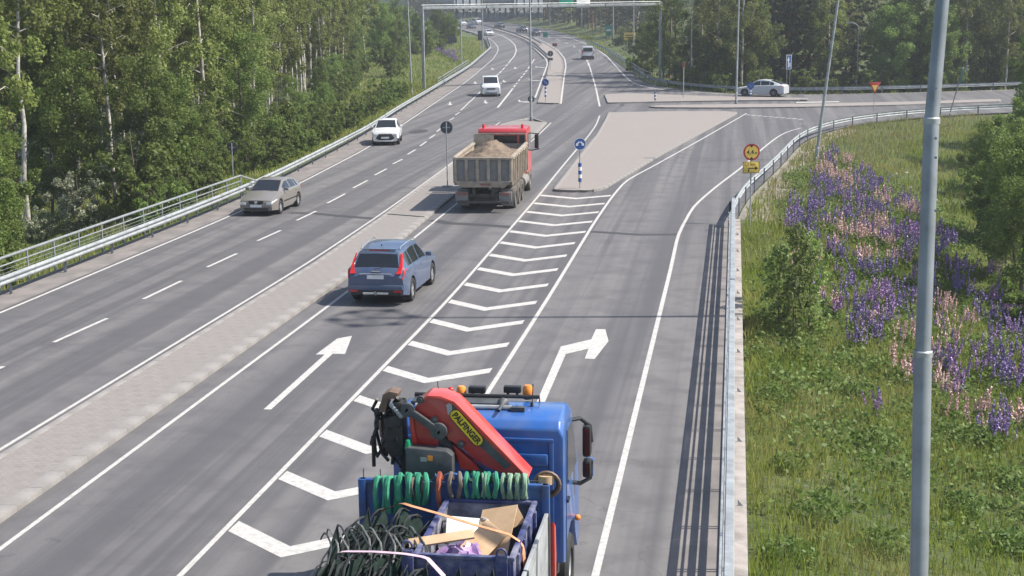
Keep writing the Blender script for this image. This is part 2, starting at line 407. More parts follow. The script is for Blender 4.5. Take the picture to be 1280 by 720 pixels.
for i in range(10):                # give-way dashes
    t0, t1 = i/10, (i+.55)/10
    a = Vector((*g2(932.7+73*t0, 143.5+6*t0), 0)); b = Vector((*g2(932.7+73*t1, 143.5+6*t1), 0)); mark('give_way_dash', [a, b], .45)
# chevrons of the hatched area: 2.9 m apart, apex towards the viewer
for k in range(17):
    v = 23.45 + 2.893*k
    uF = min(lineF, key=lambda p: abs(p.y - v)).x; uG = min(lineG, key=lambda p: abs(p.y - v)).x
    a = (uF + .08, v); c_ = (-7.3, v - 1.12); b = (uG - .12 - (.15 if k < 12 else 0), v + .05)
    th = .52
    sheet('chevron_bar', [a, c_, b, (b[0], b[1] + th), (c_[0], c_[1] + th), (a[0] + .02, a[1] + th)], .0045, PAINT, road)
def poly_px(name, pts, ox, oy, sc, off=.0055): return sheet(name, [g2(ox + x/sc, oy + y/sc) for x, y in pts], off, PAINT, road)
poly_px('arrow_marking', [(28, 636), (258, 430), (224, 430), (305, 370), (360, 360), (334, 428), (287, 428), (57, 636)], 320, 300, 3)
poly_px('turn_arrow_marking', [(150, 510), (303, 160), (417, 133), (435, 95), (470, 95), (482, 140), (430, 207), (393, 205), (407, 168), (322, 188), (182, 510)], 600, 380, 3)
def small_arrow(x, y, left=False):
    c = gp(x, y); a = math.atan2(0.17 + max(0, c.y-100)*.0009, 1)
    d = Vector((math.sin(a), -math.cos(a))); d = Vector((.19, -.98)); n = Vector((d.y, -d.x))   # towards the viewer
    P = lambda f, s: (c.x + d.x*f + n.x*s, c.y + d.y*f + n.y*s)
    if left: pts = [P(-2.4, -.08), P(-.3, -.08), P(.3, -.6), P(.0, -.8), P(1.2, -1.3), P(1.4, -.3), P(1.0, -.4), P(.2, .12), P(-2.4, .08)]
    else: pts = [P(-2.4, -.08), P(.5, -.08), P(.5, -.3), P(2.4, 0), P(.5, .3), P(.5, .08), P(-2.4, .08)]
    sheet('arrow_marking', pts, .0055, PAINT, road)
for x, y, l in ((562.5, 129.5, 0), (607, 127.5, 0), (594, 103.5, 0), (630, 101.5, 0), (650, 127, 1), (663, 100.5, 1), (615.5, 86, 0), (644, 85, 0), (671, 84, 1)):
    small_arrow(x, y, l)
# repairs: the expansion joints of the underpass bridge, a utility cover; thin dark strips, one a painted shadow
def patch(pts, w): return strip('patch_or_shadow', [Vector((*g2(*q), 0)) for q in pts], w, .003, MAT['patch'], road)
patch([(362, 266), (395, 267), (425, 270), (470, 273.5)], .5)
patch([(541, 275), (560, 279), (600, 281), (641, 284)], .6)
patch([(737, 289.5), (770, 291.5), (800, 293.5), (849, 293)], .45)
patch([(500, 234.5), (522, 235)], .14)  # thin dark strip beside the median
patch([(845, 197.3), (935, 197.8)], .12)  # dark strip painted as the cast shadow of the leaning lamp post
cc = gp(523, 164.5); sheet('utility_cover', [(cc.x + .62*math.cos(a*math.pi/8), cc.y + 1.9*math.sin(a*math.pi/8)) for a in range(16)], .003, MAT['patch'], road)
# dusty shoulders
sh = [(p.x - .2, p.y) for p in lineA if p.y < 205] ; le = [(p.x + .25, p.y) for p in LEFT_EDGE if p.y < 205]
sheet('shoulder', sh + le[::-1], .004, MAT['shoulder'], road)
sheet('shoulder', [(-.92, 12), (-.92, 58.5), (-.3, 63.5), (-.12, 62), (-.12, 12)], .004, MAT['shoulder'], road)
sr = [p for p in line_out_r if p.y > 128 and p.x < 22 and p.y < 250]
sheet('shoulder', [(p.x + .35, p.y) for p in sr if p.x < 17] + [(p.x - .1, p.y) for p in [q for q in RF if 158 < q.y < 250 and q.x < 16][::-1]][::-1], .004, MAT['shoulder'], road) if False else None

# ---------------------------------------------------------------- islands with kerb stones
_stone = {}
def kerb_run(parent, pts, closed=True, w=.2, hgt=.13, step=1.0, far=False):
    q = resample(pts + ([pts[0]] if closed else []), step if not far else 2.0)
    for i in range(len(q)-1):
        a, b = q[i], q[i+1]; d = b - a; L = d.length
        key = (round(L, 2), w, hgt)
        if key not in _stone:
            mb = MB(); mb.box((0, 0, hgt/2 - .03), (w, L - .006, hgt + .06)); _stone[key] = mb.mesh('kerb_stone', MAT['kerb'], bevel=.008 if not far else 0)
        o = link('kerb_stone', _stone[key], parent)
        mid = (a + b)/2; o.location = (mid.x, mid.y, hz(mid.y) + random.uniform(-.003, .003)); o.rotation_euler = (0, 0, math.atan2(d.y, d.x) - math.pi/2 + random.uniform(-.003, .003))
random.seed(4)
def island(poly, mat_, hgt=.12, far=False, name='traffic_island'):
    isl = sheet(name, poly, hgt - .006, mat_); tag(isl, kind='structure')
    kerb_run(isl, [Vector((x, y, 0)) for x, y in poly], True, hgt=hgt, far=far)
    return isl
# the median strip: straight part, then past the joint to its tip at the lamp post
med_l = [Vector((-14.55, 12, 0)), Vector((-14.55, 50, 0))] + [Vector((*g2(*q), 0)) for q in ((484.5, 270), (530, 234), (569, 205.5), (600, 180), (628, 157), (646, 152))]
med_r = [Vector((-12.95, 12, 0)), Vector((-12.95, 48, 0))] + [Vector((*g2(*q), 0)) for q in ((496, 302), (527, 276), (570, 241), (620, 206), (667, 169), (681, 154.5))]
mp = [(p.x, p.y) for p in med_l] + [(p.x, p.y) for p in reversed(med_r)]
med = sheet('median', mp, .112, MAT['paver']); tag(med, kind='structure')
kerb_run(med, med_l, False, w=.16); kerb_run(med, med_r, False, w=.34, hgt=.12)
kerb_run(med, [med_l[-1], Vector((*g2(664, 148.8), 0)), med_r[-1]], False, w=.16)
mj = MB(); a, b = gp(485, 271), gp(530, 274.5); mj.bar((a.x, a.y, .1), (b.x, b.y, .1), .1, .07); mj.build('expansion_joint', MAT['black'], med)
isl1 = island([g2(*q) for q in ((694.6, 239.3), (732.5, 240.8), (751, 238.5), (782, 220), (825.8, 194), (855, 178), (895.7, 156), (921, 142), (905, 140.4), (840, 140.6), (762, 142.2), (757, 153), (747, 170.8), (723.7, 200), (696, 236.4))], MAT['paver2'])
isl2 = island([g2(*q) for q in ((756.6, 119.3), (761, 129.8), (800, 128.7), (860, 127.7), (920, 126.8), (1010, 126), (1010, 124), (918, 122.2), (844.5, 120), (784, 117.6))], MAT['paver2'], far=True)
isl3 = island([g2(*q) for q in ((812, 134.6), (820, 135.6), (900, 136), (1000, 135), (1120, 132.5), (1250, 128), (1250, 125.2), (1120, 129), (1000, 131.2), (920, 131.6), (830, 132.8))], MAT['paver2'], far=True)
isl4 = island([g2(*q) for q in ((673, 129.6), (687.7, 130.4), (699, 130.2), (702, 97), (704, 83), (702, 74), (694.5, 64), (680, 55), (662, 47), (640, 41), (620, 36.5), (618, 37.3), (638, 43), (656, 50.2), (672, 61), (686, 73), (687.5, 78), (684, 95))], MAT['paver2'], far=True)
patch2 = sheet('patch_or_shadow', [g2(*q) for q in ((995, 130.3), (1049, 129.3), (1049, 128.2), (995, 129.2))], .122, PAINT, isl3)

# ---------------------------------------------------------------- terrain
RP = np.array(road_poly)
def inside(px, py, poly):
    r = np.zeros(px.shape, bool); n = len(poly); j = n-1
    for i in range(n):
        xi, yi = poly[i]; xj, yj = poly[j]
        cond = (yi > py) != (yj > py)
        with np.errstate(divide='ignore', invalid='ignore'):
            xx = (xj-xi)*(py-yi)/(yj-yi+1e-12) + xi
        r ^= cond & (px < xx); j = i
    return r
def poly_dist(px, py, poly):
    d = np.full(px.shape, 1e9); n = len(poly)
    for i in range(n):
        x0, y0 = poly[i]; x1, y1 = poly[(i+1) % n]; dx, dy = x1-x0, y1-y0; l2 = dx*dx+dy*dy
        if l2 < 1e-9: continue
        t = np.clip(((px-x0)*dx + (py-y0)*dy)/l2, 0, 1)
        d = np.minimum(d, np.hypot(px-x0-t*dx, py-y0-t*dy))
    return d
def sst(x, a, b):
    t = np.clip((x-a)/(b-a), 0, 1); return t*t*(3-2*t)
def hz_np(v): return np.where(v < 110, 0, np.where(v < 190, .0135*(np.clip(v, 110, 190)-110)**2/160, .0135*(v-150)))
_rng = np.random.default_rng(3)
_ph = _rng.uniform(0, 6.28, (6, 2)); _fr = _rng.uniform(.08, .5, (6, 2))
def wob(u, v): return sum(np.sin(u*_fr[i, 0] + _ph[i, 0])*np.sin(v*_fr[i, 1] + _ph[i, 1]) for i in range(6))/3
_lv = sorted((p.y, p.x) for p in LEFT_EDGE)
_cv = np.array([a for a, b in _lv]); _cu = np.array([b for a, b in _lv]) + 9.0
def terrain(u, v):
    """ground height at plan points (numpy arrays)"""
    u = np.asarray(u, float); v = np.asarray(v, float)
    ins = inside(u, v, road_poly); d = np.where(ins, 0, poly_dist(u, v, road_poly))
    z = hz_np(np.clip(v, 0, 700)) - .07
    right = v < 130
    bridge = sst(62 - v, 0, 8)
    zr = -bridge*.75 - .17*np.clip(d-.4, 0, 16)*sst(d, 0, 3) - .05*np.clip(d-16, 0, 30)
    zr = zr*np.where(v > 80, 1 - .55*sst(v, 80, 112), 1)
    left = (u < -15) & (v < 150)
    zl = -.9*sst(d, .3, 1.2)*sst(68 - v, 0, 8) - .12*np.clip(d-1, 0, 12)*(1 - sst(v, 110, 150))
    ctr = np.interp(v, _cv, _cu); right = right & (u > ctr); farr = (u > ctr) & (v >= 130); farl = (u <= ctr) & (v >= 150)
    zfr = .30*np.clip(d-4, 0, 40)*sst(v, 185, 250) - .1*np.clip(d, 0, 8)*(1-sst(v, 185, 250))
    zfl = .13*np.clip(d-3, 0, 40)*sst(v, 150, 230)
    z = z + np.where(right, zr, 0) + np.where(left, zl, 0) + np.where(farr, zfr, 0) + np.where(farl, zfl, 0)
    z = z + .16*wob(u, v)*sst(d, 1, 8)
    return np.where(ins, hz_np(np.clip(v, 0, 700)) - .12 - .5*sst(poly_dist(u, v, road_poly), .4, 2.0) - .85*sst(63 - v, 0, 5), z)
def ground_mat():
    m_, nt, bs = new_mat('ground_soil_grass'); g = coords(nt)
    a = noise(nt, g, .25, 6, .6); b = noise(nt, g, 3.5, 5, .7)
    c = ramp(nt, a, [(.3, (.04, .066, .016)), (.52, (.062, .092, .022)), (.72, (.1, .105, .04))])
    c = mixc(nt, ramp(nt, b, [(.4, (0, 0, 0)), (.75, (.7, .7, .7))]), c, (.05, .042, .026))
    nt.links.new(c, bs.inputs['Base Color']); bs.inputs['Roughness'].default_value = .95; bump(nt, bs, b, .6, .05)
    return m_
MAT['ground'] = ground_mat()
def axis(lo, hi, fine_lo, fine_hi, fs, grow=1.25):
    a = list(np.arange(fine_lo, fine_hi + 1e-6, fs)); s = fs; x = a[0]
    pre = []
    while x > lo: s *= grow; x -= s; pre.append(x)
    s = fs; x = a[-1]; post = []
    while x < hi: s *= grow; x += s; post.append(x)
    return np.array(pre[::-1] + a + post)
us = axis(-2500, 2500, -60, 62, .9); vs_ = axis(-600, 3200, 8, 150, .9, 1.06)
UU, VV = np.meshgrid(us, vs_); ZZ = terrain(UU.ravel(), VV.ravel()).reshape(UU.shape)
nu, nv = len(us), len(vs_)
idx = np.arange(nu*nv).reshape(nv, nu)
fc = np.stack([idx[:-1, :-1], idx[:-1, 1:], idx[1:, 1:], idx[1:, :-1]], -1).reshape(-1, 4)
def np_mesh(name, verts, faces, mat_, smooth=False):
    me = bpy.data.meshes.new(name); verts = np.asarray(verts, np.float32); faces = np.asarray(faces, np.int32)
    nf, k = faces.shape
    me.vertices.add(len(verts)); me.vertices.foreach_set('co', verts.ravel())
    me.loops.add(nf*k); me.loops.foreach_set('vertex_index', faces.ravel())
    me.polygons.add(nf); me.polygons.foreach_set('loop_start', np.arange(0, nf*k, k, dtype=np.int32))
    me.polygons.foreach_set('loop_total', np.full(nf, k, np.int32))
    if smooth: me.polygons.foreach_set('use_smooth', np.ones(nf, bool))
    me.update(calc_edges=True); me.validate()
    if mat_ is not None: me.materials.append(mat_)
    return me
gr = link('ground', np_mesh('ground', np.stack([UU.ravel(), VV.ravel(), ZZ.ravel()], -1), fc, MAT['ground'], True)); tag(gr, kind='structure')
def tz(u, v): return float(terrain(np.array([u]), np.array([v]))[0])
def px_on_ground(x, y):            # where a pixel's ray first meets the terrain
    d = FW*FPX + RT*(x - 640) + UP*(360 - y); k = np.geomspace(12, 900, 700)/FPX
    X, Y, Z = d.x*k, d.y*k, CH + d.z*k; T = terrain(X, Y); below = np.nonzero(Z <= T)[0]
    if len(below) == 0: q = gp(x, y); return Vector((q.x, q.y, tz(q.x, q.y)))
    i = max(1, below[0]); a = (Z[i-1]-T[i-1]); b = (T[i]-Z[i]); f = a/(a+b+1e-9); t = k[i-1] + (k[i]-k[i-1])*f
    return Vector((d.x*t, d.y*t, tz(d.x*t, d.y*t)))
# ---------------------------------------------------------------- guardrails
def w_profile():                   # W-beam cross-section (sideways, up), .31 m tall
    return [(-.005, 0), (.055, .03), (.075, .075), (.06, .115), (.0, .14), (.0, .17), (.06, .195), (.075, .235), (.055, .28), (-.005, .31)]
def sweep(mb, path, prof, zs, side=1, thick=.008):
    """sweep an open profile along a plan path; path points are Vectors, zs heights"""
    n = len(prof); vs = []; fs = []
    nor = []
    for i in range(len(path)):
        a = path[max(i-1, 0)]; b = path[min(i+1, len(path)-1)]; t = Vector((b.x-a.x, b.y-a.y, 0)).normalized()
        nor.append(Vector((t.y, -t.x, 0))*side)
    for lay in (0, 1):
        for i, p in enumerate(path):
            for (s_, u_) in prof: vs.append((p.x + nor[i].x*(s_ - lay*thick), p.y + nor[i].y*(s_ - lay*thick), zs[i] + u_))
    L = len(path)*n
    for i in range(len(path)-1):
        for k in range(n-1):
            a = i*n+k; fs.append((a, a+1, a+n+1, a+n)); fs.append((L+a, L+a+n, L+a+n+1, L+a+1))
        fs.append((i*n, (i+1)*n, L+(i+1)*n, L+i*n)); fs.append((i*n+n-1, L+i*n+n-1, L+(i+1)*n+n-1, (i+1)*n+n-1))
    for i in (0, len(path)-1):
        for k in range(n-1): fs.append((i*n+k, i*n+k+1, L+i*n+k+1, L+i*n+k))
    mb.add(vs, fs)
_post = {}
def post_mesh(h, mat_, w=.1, d=.06):
    k = (round(h, 2), mat_.name, w, d)
    if k not in _post:
        mb = MB()   # C-section post
        mb.box((0, 0, h/2 - .25), (w, .008, h + .5)); mb.box((-w/2 + .004, -d/2, h/2 - .25), (.008, d - .01, h + .5)); mb.box((w/2 - .004, -d/2, h/2 - .25), (.008, d - .01, h + .5))
        _post[k] = mb.mesh('post', mat_, smooth=0)
    return _post[k]
def guardrail(path, label, side, step=4.0, top=.72, group='steel guardrails along the road', rail_mat='galv', post_mat='galv_dark', hr=None, rail_len=4.0, post_back=.09):
    """side: +1 when the road lies to the right of the path direction"""
    root = thing('guardrail', label, 'guardrail', (0, 0, 0), 0, group)
    fine = resample(path, 1.0); per = max(1, int(rail_len))
    i = 0
    while i < len(fine)-1:         # one beam per rail_len metres, overlapping joints
        seg = fine[i:i+per+1]
        if len(seg) < 2: break
        mb = MB(); sweep(mb, seg, w_profile(), [hz(p.y) + top - .31 + .0015*(i % 2) for p in seg], side)
        mb.build('rail_beam', MAT[rail_mat], root, smooth=50); i += per
    for j, p in enumerate(resample(path, step)):
        k = min(range(len(fine)), key=lambda n: (fine[n].x-p.x)**2 + (fine[n].y-p.y)**2)
        a = fine[max(k-1, 0)]; b = fine[min(k+1, len(fine)-1)]; t = Vector((b.x-a.x, b.y-a.y)).normalized(); nrm = Vector((t.y, -t.x))*side
        o = link('post', post_mesh(top, MAT[post_mat]), root); o.location = (p.x - nrm.x*post_back, p.y - nrm.y*post_back, hz(p.y)); o.rotation_euler = (0, 0, math.atan2(t.y, t.x) - math.pi/2*0 + random.uniform(-.03, .03))
    return root
WLs = [p for p in WL if p.y < 320]
guardrail(WLs, 'long galvanised guardrail along the left road edge below the forest', 1, top=.7)
RRs = [p for p in RR]
guardrail(RRs, 'galvanised guardrail curving round the lupine slope on the right', -1, top=.7, step=4.0)
guardrail([p for p in RF], 'galvanised guardrail curving from the outbound lanes along the far side of the side road', -1, top=.72)
# centre guardrails on the far median
guardrail(smooth_poly([Vector((*g2(*q), 0)) for q in ((684, 73.5), (673, 63), (660, 52.5), (642, 44.5), (622, 38.5), (604, 34))], 3, 2), 'dark guardrail along the inbound side of the far median', 1, top=.75, rail_mat='galv_dark')
guardrail(smooth_poly([Vector((*g2(*q), 0)) for q in ((676.7, 58), (668, 52.5), (660, 48))], 2, 1), 'short dark guardrail end in the middle of the far median', -1, top=.7, rail_mat='galv_dark')

# pedestrian railings behind the left guardrail (two runs)
MAT['galv_rail'] = vary('dull_galvanised_steel', (.2, .22, .225), (.3, .32, .325), 5, .55, .3)
def handrail(path, label, top=1.12, close_end=True):
    root = thing('bridge_railing', label, 'railing', (0, 0, 0), 0, 'bridge railings')
    f = resample(path, 2.0)
    zz = [hz(p.y) for p in f]
    mb = MB(); pts = [Vector((p.x, p.y, z + top)) for p, z in zip(f, zz)]
    if close_end: pts = pts[:-1] + [pts[-1]] + [Vector((f[-1].x + .55, f[-1].y + 1.6, zz[-1] + .6))]
    mb.tube(pts, .048, 8); mb.build('hand_rail', MAT['galv_rail'], root)
    for hh in (.86,):
        mb = MB(); mb.tube([Vector((p.x, p.y, z + hh)) for p, z in zip(f, zz)], .028, 6); mb.build('mid_rail', MAT['galv_rail'], root)
    for i in range(len(f)-1):      # wire infill bays
        mb = MB(); a, b = f[i], f[i+1]
        for k in range(5): mb.tube([(a.x, a.y, zz[i] + .22 + k*.125), (b.x, b.y, zz[i+1] + .22 + k*.125)], .007, 4, False)
        mb.build('infill_wires', MAT['galv_rail'], root)
    me = None
    for p, z in zip(f, zz):
        if me is None:
            mb = MB(); mb.box((0, 0, top/2 - .1), (.05, .07, top + .2)); me = mb.mesh('post', MAT['galv_rail'])
        o = link('post', me, root); o.location = (p.x, p.y, z - .02)
    return root
hl = [Vector((-23.42, v, 0)) for v in range(24, 69, 2)]
handrail(hl, 'galvanised pedestrian railing behind the near left guardrail')
a, b = gp(551.8, 100.5, 1.0), gp(592, 76, 1.0)
handrail(smooth_poly([Vector((*g2(553, 103.5, .7), 0)) + Vector((-.5, 0, 0)), Vector((*g2(574, 89.7, .7), 0)) + Vector((-.5, 0, 0)), Vector((*g2(590, 79, .7), 0)) + Vector((-.5, 0, 0))], 2, 1), 'short galvanised railing behind the left guardrail below the gantry', 1.15, False)
# tall railing beside the outbound slip lane
rp = [p for p in RF if p.y > 165 and p.x < 18.5 and p.y < 236]
handrail(offset2(rp, .45), 'dark steel railing behind the guardrail on the outbound bend', 1.25, False)

# bridge parapet on the right: wide top beam, thin rail, two box rails, paired posts, concrete deck edge
par = thing('bridge_parapet', 'steel bridge parapet with broad flat top beam on a concrete edge beside the right lane', 'railing', (0, 0, 0), 0, 'bridge railings')
PV0, PV1 = 12.0, 61.0
v = PV0
while v < PV1 - .1:
    e = min(v + 6, PV1); mb = MB()
    mb.prism([(-.05, 1.07), (-.035, 1.1), (.085, 1.1), (.1, 1.07), (.085, 1.07), (.075, 1.085), (-.025, 1.085), (-.035, 1.07)], 'y', v + .004, e - .004)
    mb.build('top_beam', MAT['galv'], par, smooth=20)
    for z0, d_ in ((.56, .11), (.36, .11)):
        mb = MB(); mb.box((-.1, (v+e)/2, z0), (.05, e - v - .008, d_)); mb.build('box_rail', MAT['galv'], par, bevel=.008)
    mb = MB(); mb.tube([(-.06, v, .79), (-.06, e, .79)], .022, 6); mb.build('thin_rail', MAT['galv'], par)
    v = e
pm = MB()
for s_ in (-.05, .05): pm.box((0, s_, .53), (.09, .034, 1.08))
pm.box((0, 0, .02), (.2, .26, .03)); pm = pm.mesh('parapet_post', MAT['galv'])
v = 12.6
while v < PV1:
    o = link('parapet_post', pm, par); o.location = (.04, v, 0.0); v += 2.0
mb = MB(); mb.prism([(-.12, -.9), (-.12, .075), (.33, .06), (.34, -.9)], 'y', PV0, 62.0); mb.build('concrete_edge', MAT['concrete'], par, bevel=.015)
# bracket plates on the outer deck edge
bm_ = MB(); bm_.prism([(.17, .065), (.27, .065), (.17, .18)], 'y', -.01, .01); bm_ = bm_.mesh('bracket', MAT['galv'])
v = 13.6
while v < 60:
    o = link('bracket', bm_, par); o.location = (0, v, 0); v += 4.0
mb = MB(); mb.box((-.09, 59.3, .95), (.1, .14, .42)); mb.build('rail_end_box', MAT['black'], par, bevel=.01)

# ---------------------------------------------------------------- lamp posts
def lamp_post(base, h, r0, r1, label, lean=(0, 0), arm=None, name='lamp_post', collars=(), group='street lamp posts', mat_='galv', head=True):
    root = thing(name, label, 'lamp post', base, 0, group)
    mb = MB(); pts = [(lean[0]*t*h, lean[1]*t*h, t*h - (.4 if t == 0 else 0)) for t in (0, .25, .5, .75, 1)]
    mb.tube(pts, [r0 + (r1 - r0)*t for t in (0, .25, .5, .75, 1)], 14); mb.build('pole', MAT[mat_], root)
    mb = MB(); mb.lathe([(r0*1.9, 0), (r0*1.9, .05), (r0*1.25, .06), (r0*1.2, .3), (r0*1.02, .32)]); mb.build('base_flange', MAT['galv_dark'], root)
    for z, k in collars:
        rr = (r0 + (r1-r0)*z/h)*k; mb = MB(); mb.lathe([(rr*.96, z - .05), (rr, z - .045), (rr, z + .045), (rr*.9, z + .06)], (lean[0]*z, lean[1]*z, 0)); mb.build('collar', MAT['galv'], root)
    if head:
        top = Vector(pts[-1]); ad = Vector(arm or (0, 0, 0))
        mb = MB(); mb.tube([top, top + ad*.5 + Vector((0, 0, .35)), top + ad + Vector((0, 0, .4))], r1*.8, 8); mb.build('arm', MAT[mat_], root)
        hd = MB(); c = top + ad*1.25 + Vector((0, 0, .42)); hd.box(c, (.3, .72, .12) if abs(ad.y) > abs(ad.x) else (.72, .3, .12)); hd.build('lamp_head', MAT['sign_back'], root, bevel=.03)
    return root
def gb(x, y):                       # ground point with the true terrain height
    q = px_on_ground(x, y); return (q.x, q.y, q.z)
# the near pole: out of the frame at both ends
nd = FW*FPX + RT*(1155 - 640) + UP*(360 - 719); t_ = 16.9/nd.dot(FW)*FPX
P1 = Vector((0, 0, CH)) + nd*(16.9/(nd.dot(FW)/1.0)) if False else None
def at_depth(x, y, dep):
    d = FW*FPX + RT*(x - 640) + UP*(360 - y); return Vector((0, 0, CH)) + d*(dep/FPX)
pa, pb = at_depth(1155, 719, 17.2), at_depth(1178, 0, 17.2)
pd = (pb - pa)/(pb.z - pa.z)
zb = tz(pa.x - pd.x*5, pa.y); base = pa - pd*(pa.z - zb)
root = thing('lamp_post', 'thick grey stepped steel pole in the right foreground in front of the lupines', 'lamp post', base, 0, 'street lamp posts')
q1, q2, q3 = (at_depth(1153.5, 441, 17.2) - base), (at_depth(1164.5, 150, 17.2) - base), (pb - base)
mb = MB(); mb.tube([(-pd.x*.4, -pd.y*.4, -.4), q1], [.105, .105], 24); mb.build('pole', MAT['galv_pole'], root)
mb = MB(); mb.tube([q1, q2], [.0905, .0885], 24); mb.build('pole', MAT['galv_pole'], root)
top = q3 + pd*4.2
mb = MB(); mb.tube([q2, q3, top], [.0835, .079, .05], 24); mb.build('pole', MAT['galv_pole'], root)
for q, r_ in ((q1, .113), (q2, .098)):
    mb = MB(); mb.lathe([(r_*.9, -.05), (r_, -.045), (r_, .02), (r_*.86, .035)], q, n=24); mb.build('collar', MAT['galv'], root)
mb = MB(); mb.lathe([(.24, 0), (.24, .05), (.14, .06), (.135, .3), (.11, .32)]); mb.build('base_flange', MAT['galv_dark'], root)
mb = MB(); mb.tube([top, top + Vector((-.6, .1, .35)), top + Vector((-1.6, .2, .45))], .04, 8); mb.build('arm', MAT['galv'], root)
mb = MB(); mb.box(top + Vector((-2.0, .25, .45)), (.72, .3, .12)); mb.build('lamp_head', MAT['sign_back'], root, bevel=.03)
for k, (yy, sd) in enumerate(((110, 1), (172, 1), (196, 1), (262, 1))):
    c = at_depth(1166, yy, 17.1) - base
    mb = MB(); mb.lathe([(.0, -.1), (.016, -.1), (.016, -.075)], c + Vector((.02, 0, 0)), 'y', 8); mb.build('bolt', MAT['galv_dark'], root)

bl = gb(1019, 203)
lamp_post(bl, 11, .1, .06, 'leaning grey lamp post among grass behind the curved right guardrail', lean=(.115, .02), arm=(-1.2, .2, 0), collars=((.8, 1.25),))
bl = gp(664, 152.5); lamp_post((bl.x, bl.y, .11), 12, .1, .055, 'lamp post on the median tip in front of the junction', arm=(-1.4, 0, 0), collars=((1.6, 1.08),))
bl = gb(514.8, 118.7); lamp_post(bl, 12, .1, .055, 'slender lamp post on the left verge just before the gantry', lean=(-.02, 0), arm=(1.4, 0, 0))
bl = gp(920, 131); lamp_post((bl.x, bl.y, bl.z + .1), 12, .1, .055, 'lamp post on the side road island in front of the silver car', lean=(.012, 0), arm=(0, 1.3, 0), collars=((.9, 1.3),))
bl = gp(864, 107); bl = (bl.x, bl.y, tz(bl.x, bl.y)); lamp_post(bl, 12, .1, .055, 'lamp post behind the guardrail between gantry leg and silver car', arm=(-1.3, -.4, 0))
bl = gp(1071, 108.5); bl = (bl.x, bl.y, tz(bl.x, bl.y)); lamp_post(bl, 7, .07, .045, 'short thin lamp post before the forest behind the side road', arm=(-.8, -.4, 0))
for x, y, lab in ((577, 81, 'thin lamp post on the left verge beyond the gantry by the short railing'), (603.5, 65, 'thin lamp post at the inner bend of the inbound lanes'), (687.5, 38, 'far lamp post at the foot of the grass bank left of the green gantry sign'),
                  (727.3, 44, 'lamp post on the grass bank below the white gantry sign'), (766.5, 54, 'lamp post on the grass bank beside the small green sign'), (792, 70, 'lamp post rising behind the yellow sign on the outbound bend'),
                  (553, 26, 'far lamp post on the left at the end of the road'), (559, 22, 'second far lamp post on the left at the end of the road'), (643, 26, 'far lamp post beside the outbound lanes')):
    bl = gb(x, y); lamp_post(bl, 12, .11, .07, lab, arm=(1.2 if x < 650 else -1.2, 0, 0))

# high mast with a ring of floodlights, right of the frame: its shadow crosses the lanes
tipS = gp(462, 397.5); dirh = Vector((SUN_DIR.x, SUN_DIR.y)).normalized(); HM = 26.0; run = HM/math.tan(SUN_EL)
mbx = Vector((tipS.x + dirh.x*run, tipS.y + dirh.y*run)); mz = tz(mbx.x, mbx.y)
root = thing('light_mast', 'tall floodlight mast with a lamp ring beyond the lupine slope casting a ring shadow', 'light mast', (mbx.x, mbx.y, mz), 0)
hh = HM - mz
mb = MB(); mb.tube([(0, 0, -.3), (0, 0, hh)], [.17, .075], 14); mb.build('pole', MAT['galv'], root)
mb = MB(); mb.tube([(1.12*math.cos(a*math.pi/12), 1.12*math.sin(a*math.pi/12), hh) for a in range(25)], .06, 6, False); mb.build('lamp_ring', MAT['galv'], root)
mb = MB()
for a in range(5): mb.tube([(0, 0, hh), (1.12*math.cos(a*1.2566), 1.12*math.sin(a*1.2566), hh)], .04, 6)
mb.build('ring_spoke', MAT['galv'], root)
for a in range(6):
    mb = MB(); c = (1.12*math.cos(a*1.047+.3), 1.12*math.sin(a*1.047+.3), hh - .12); mb.box(c, (.42, .34, .16), a*1.047+.3); mb.build('floodlight', MAT['sign_back'], root, bevel=.02)

# ---------------------------------------------------------------- sign gantry
gl, gr_ = gp(530, 112), gp(825, 97.5)
gl = Vector((gl.x, gl.y, tz(gl.x, gl.y))); gr_ = Vector((gr_.x, gr_.y, tz(gr_.x, gr_.y)))
gan = thing('sign_gantry', 'grey steel sign gantry spanning all lanes before the far bend', 'gantry', gl)
def gz(x, y, f): return on_v(x, y, gl.y + (gr_.y - gl.y)*f)
zl_, zr_ = gz(527, 10, 0).z, gz(826, 5, 1).z
beamL, beamR = Vector((0, 0, zl_ - gl.z)), Vector((gr_.x - gl.x, gr_.y - gl.y, zr_ - gl.z))
for nm, p0, p1 in (('gantry_leg', Vector((0, 0, -.3)), beamL + Vector((0, 0, .3))), ('gantry_leg', Vector((beamR.x, beamR.y, gr_.z - gl.z - .3)), beamR + Vector((0, 0, .3)))):
    mb = MB(); mb.box((p0 + p1)/2, (.32, .32, (p1 - p0).z)); mb.build(nm, MAT['galv'], gan, bevel=.03)
bd = (beamR - beamL); bn = bd.normalized()
for k in range(4):
    mb = MB(); mb.bar(beamL + bd*(k/4 + .002), beamL + bd*((k+1)/4 - .002), .32, .34); mb.build('beam', MAT['galv'], gan, bevel=.03)
mb = MB(); mb.tube([beamL + Vector((0, -.24, .3)), beamR + Vector((0, -.24, .3))], .035, 6); mb.build('service_rail', MAT['galv'], gan)
rzg = math.atan2(bd.y, bd.x)
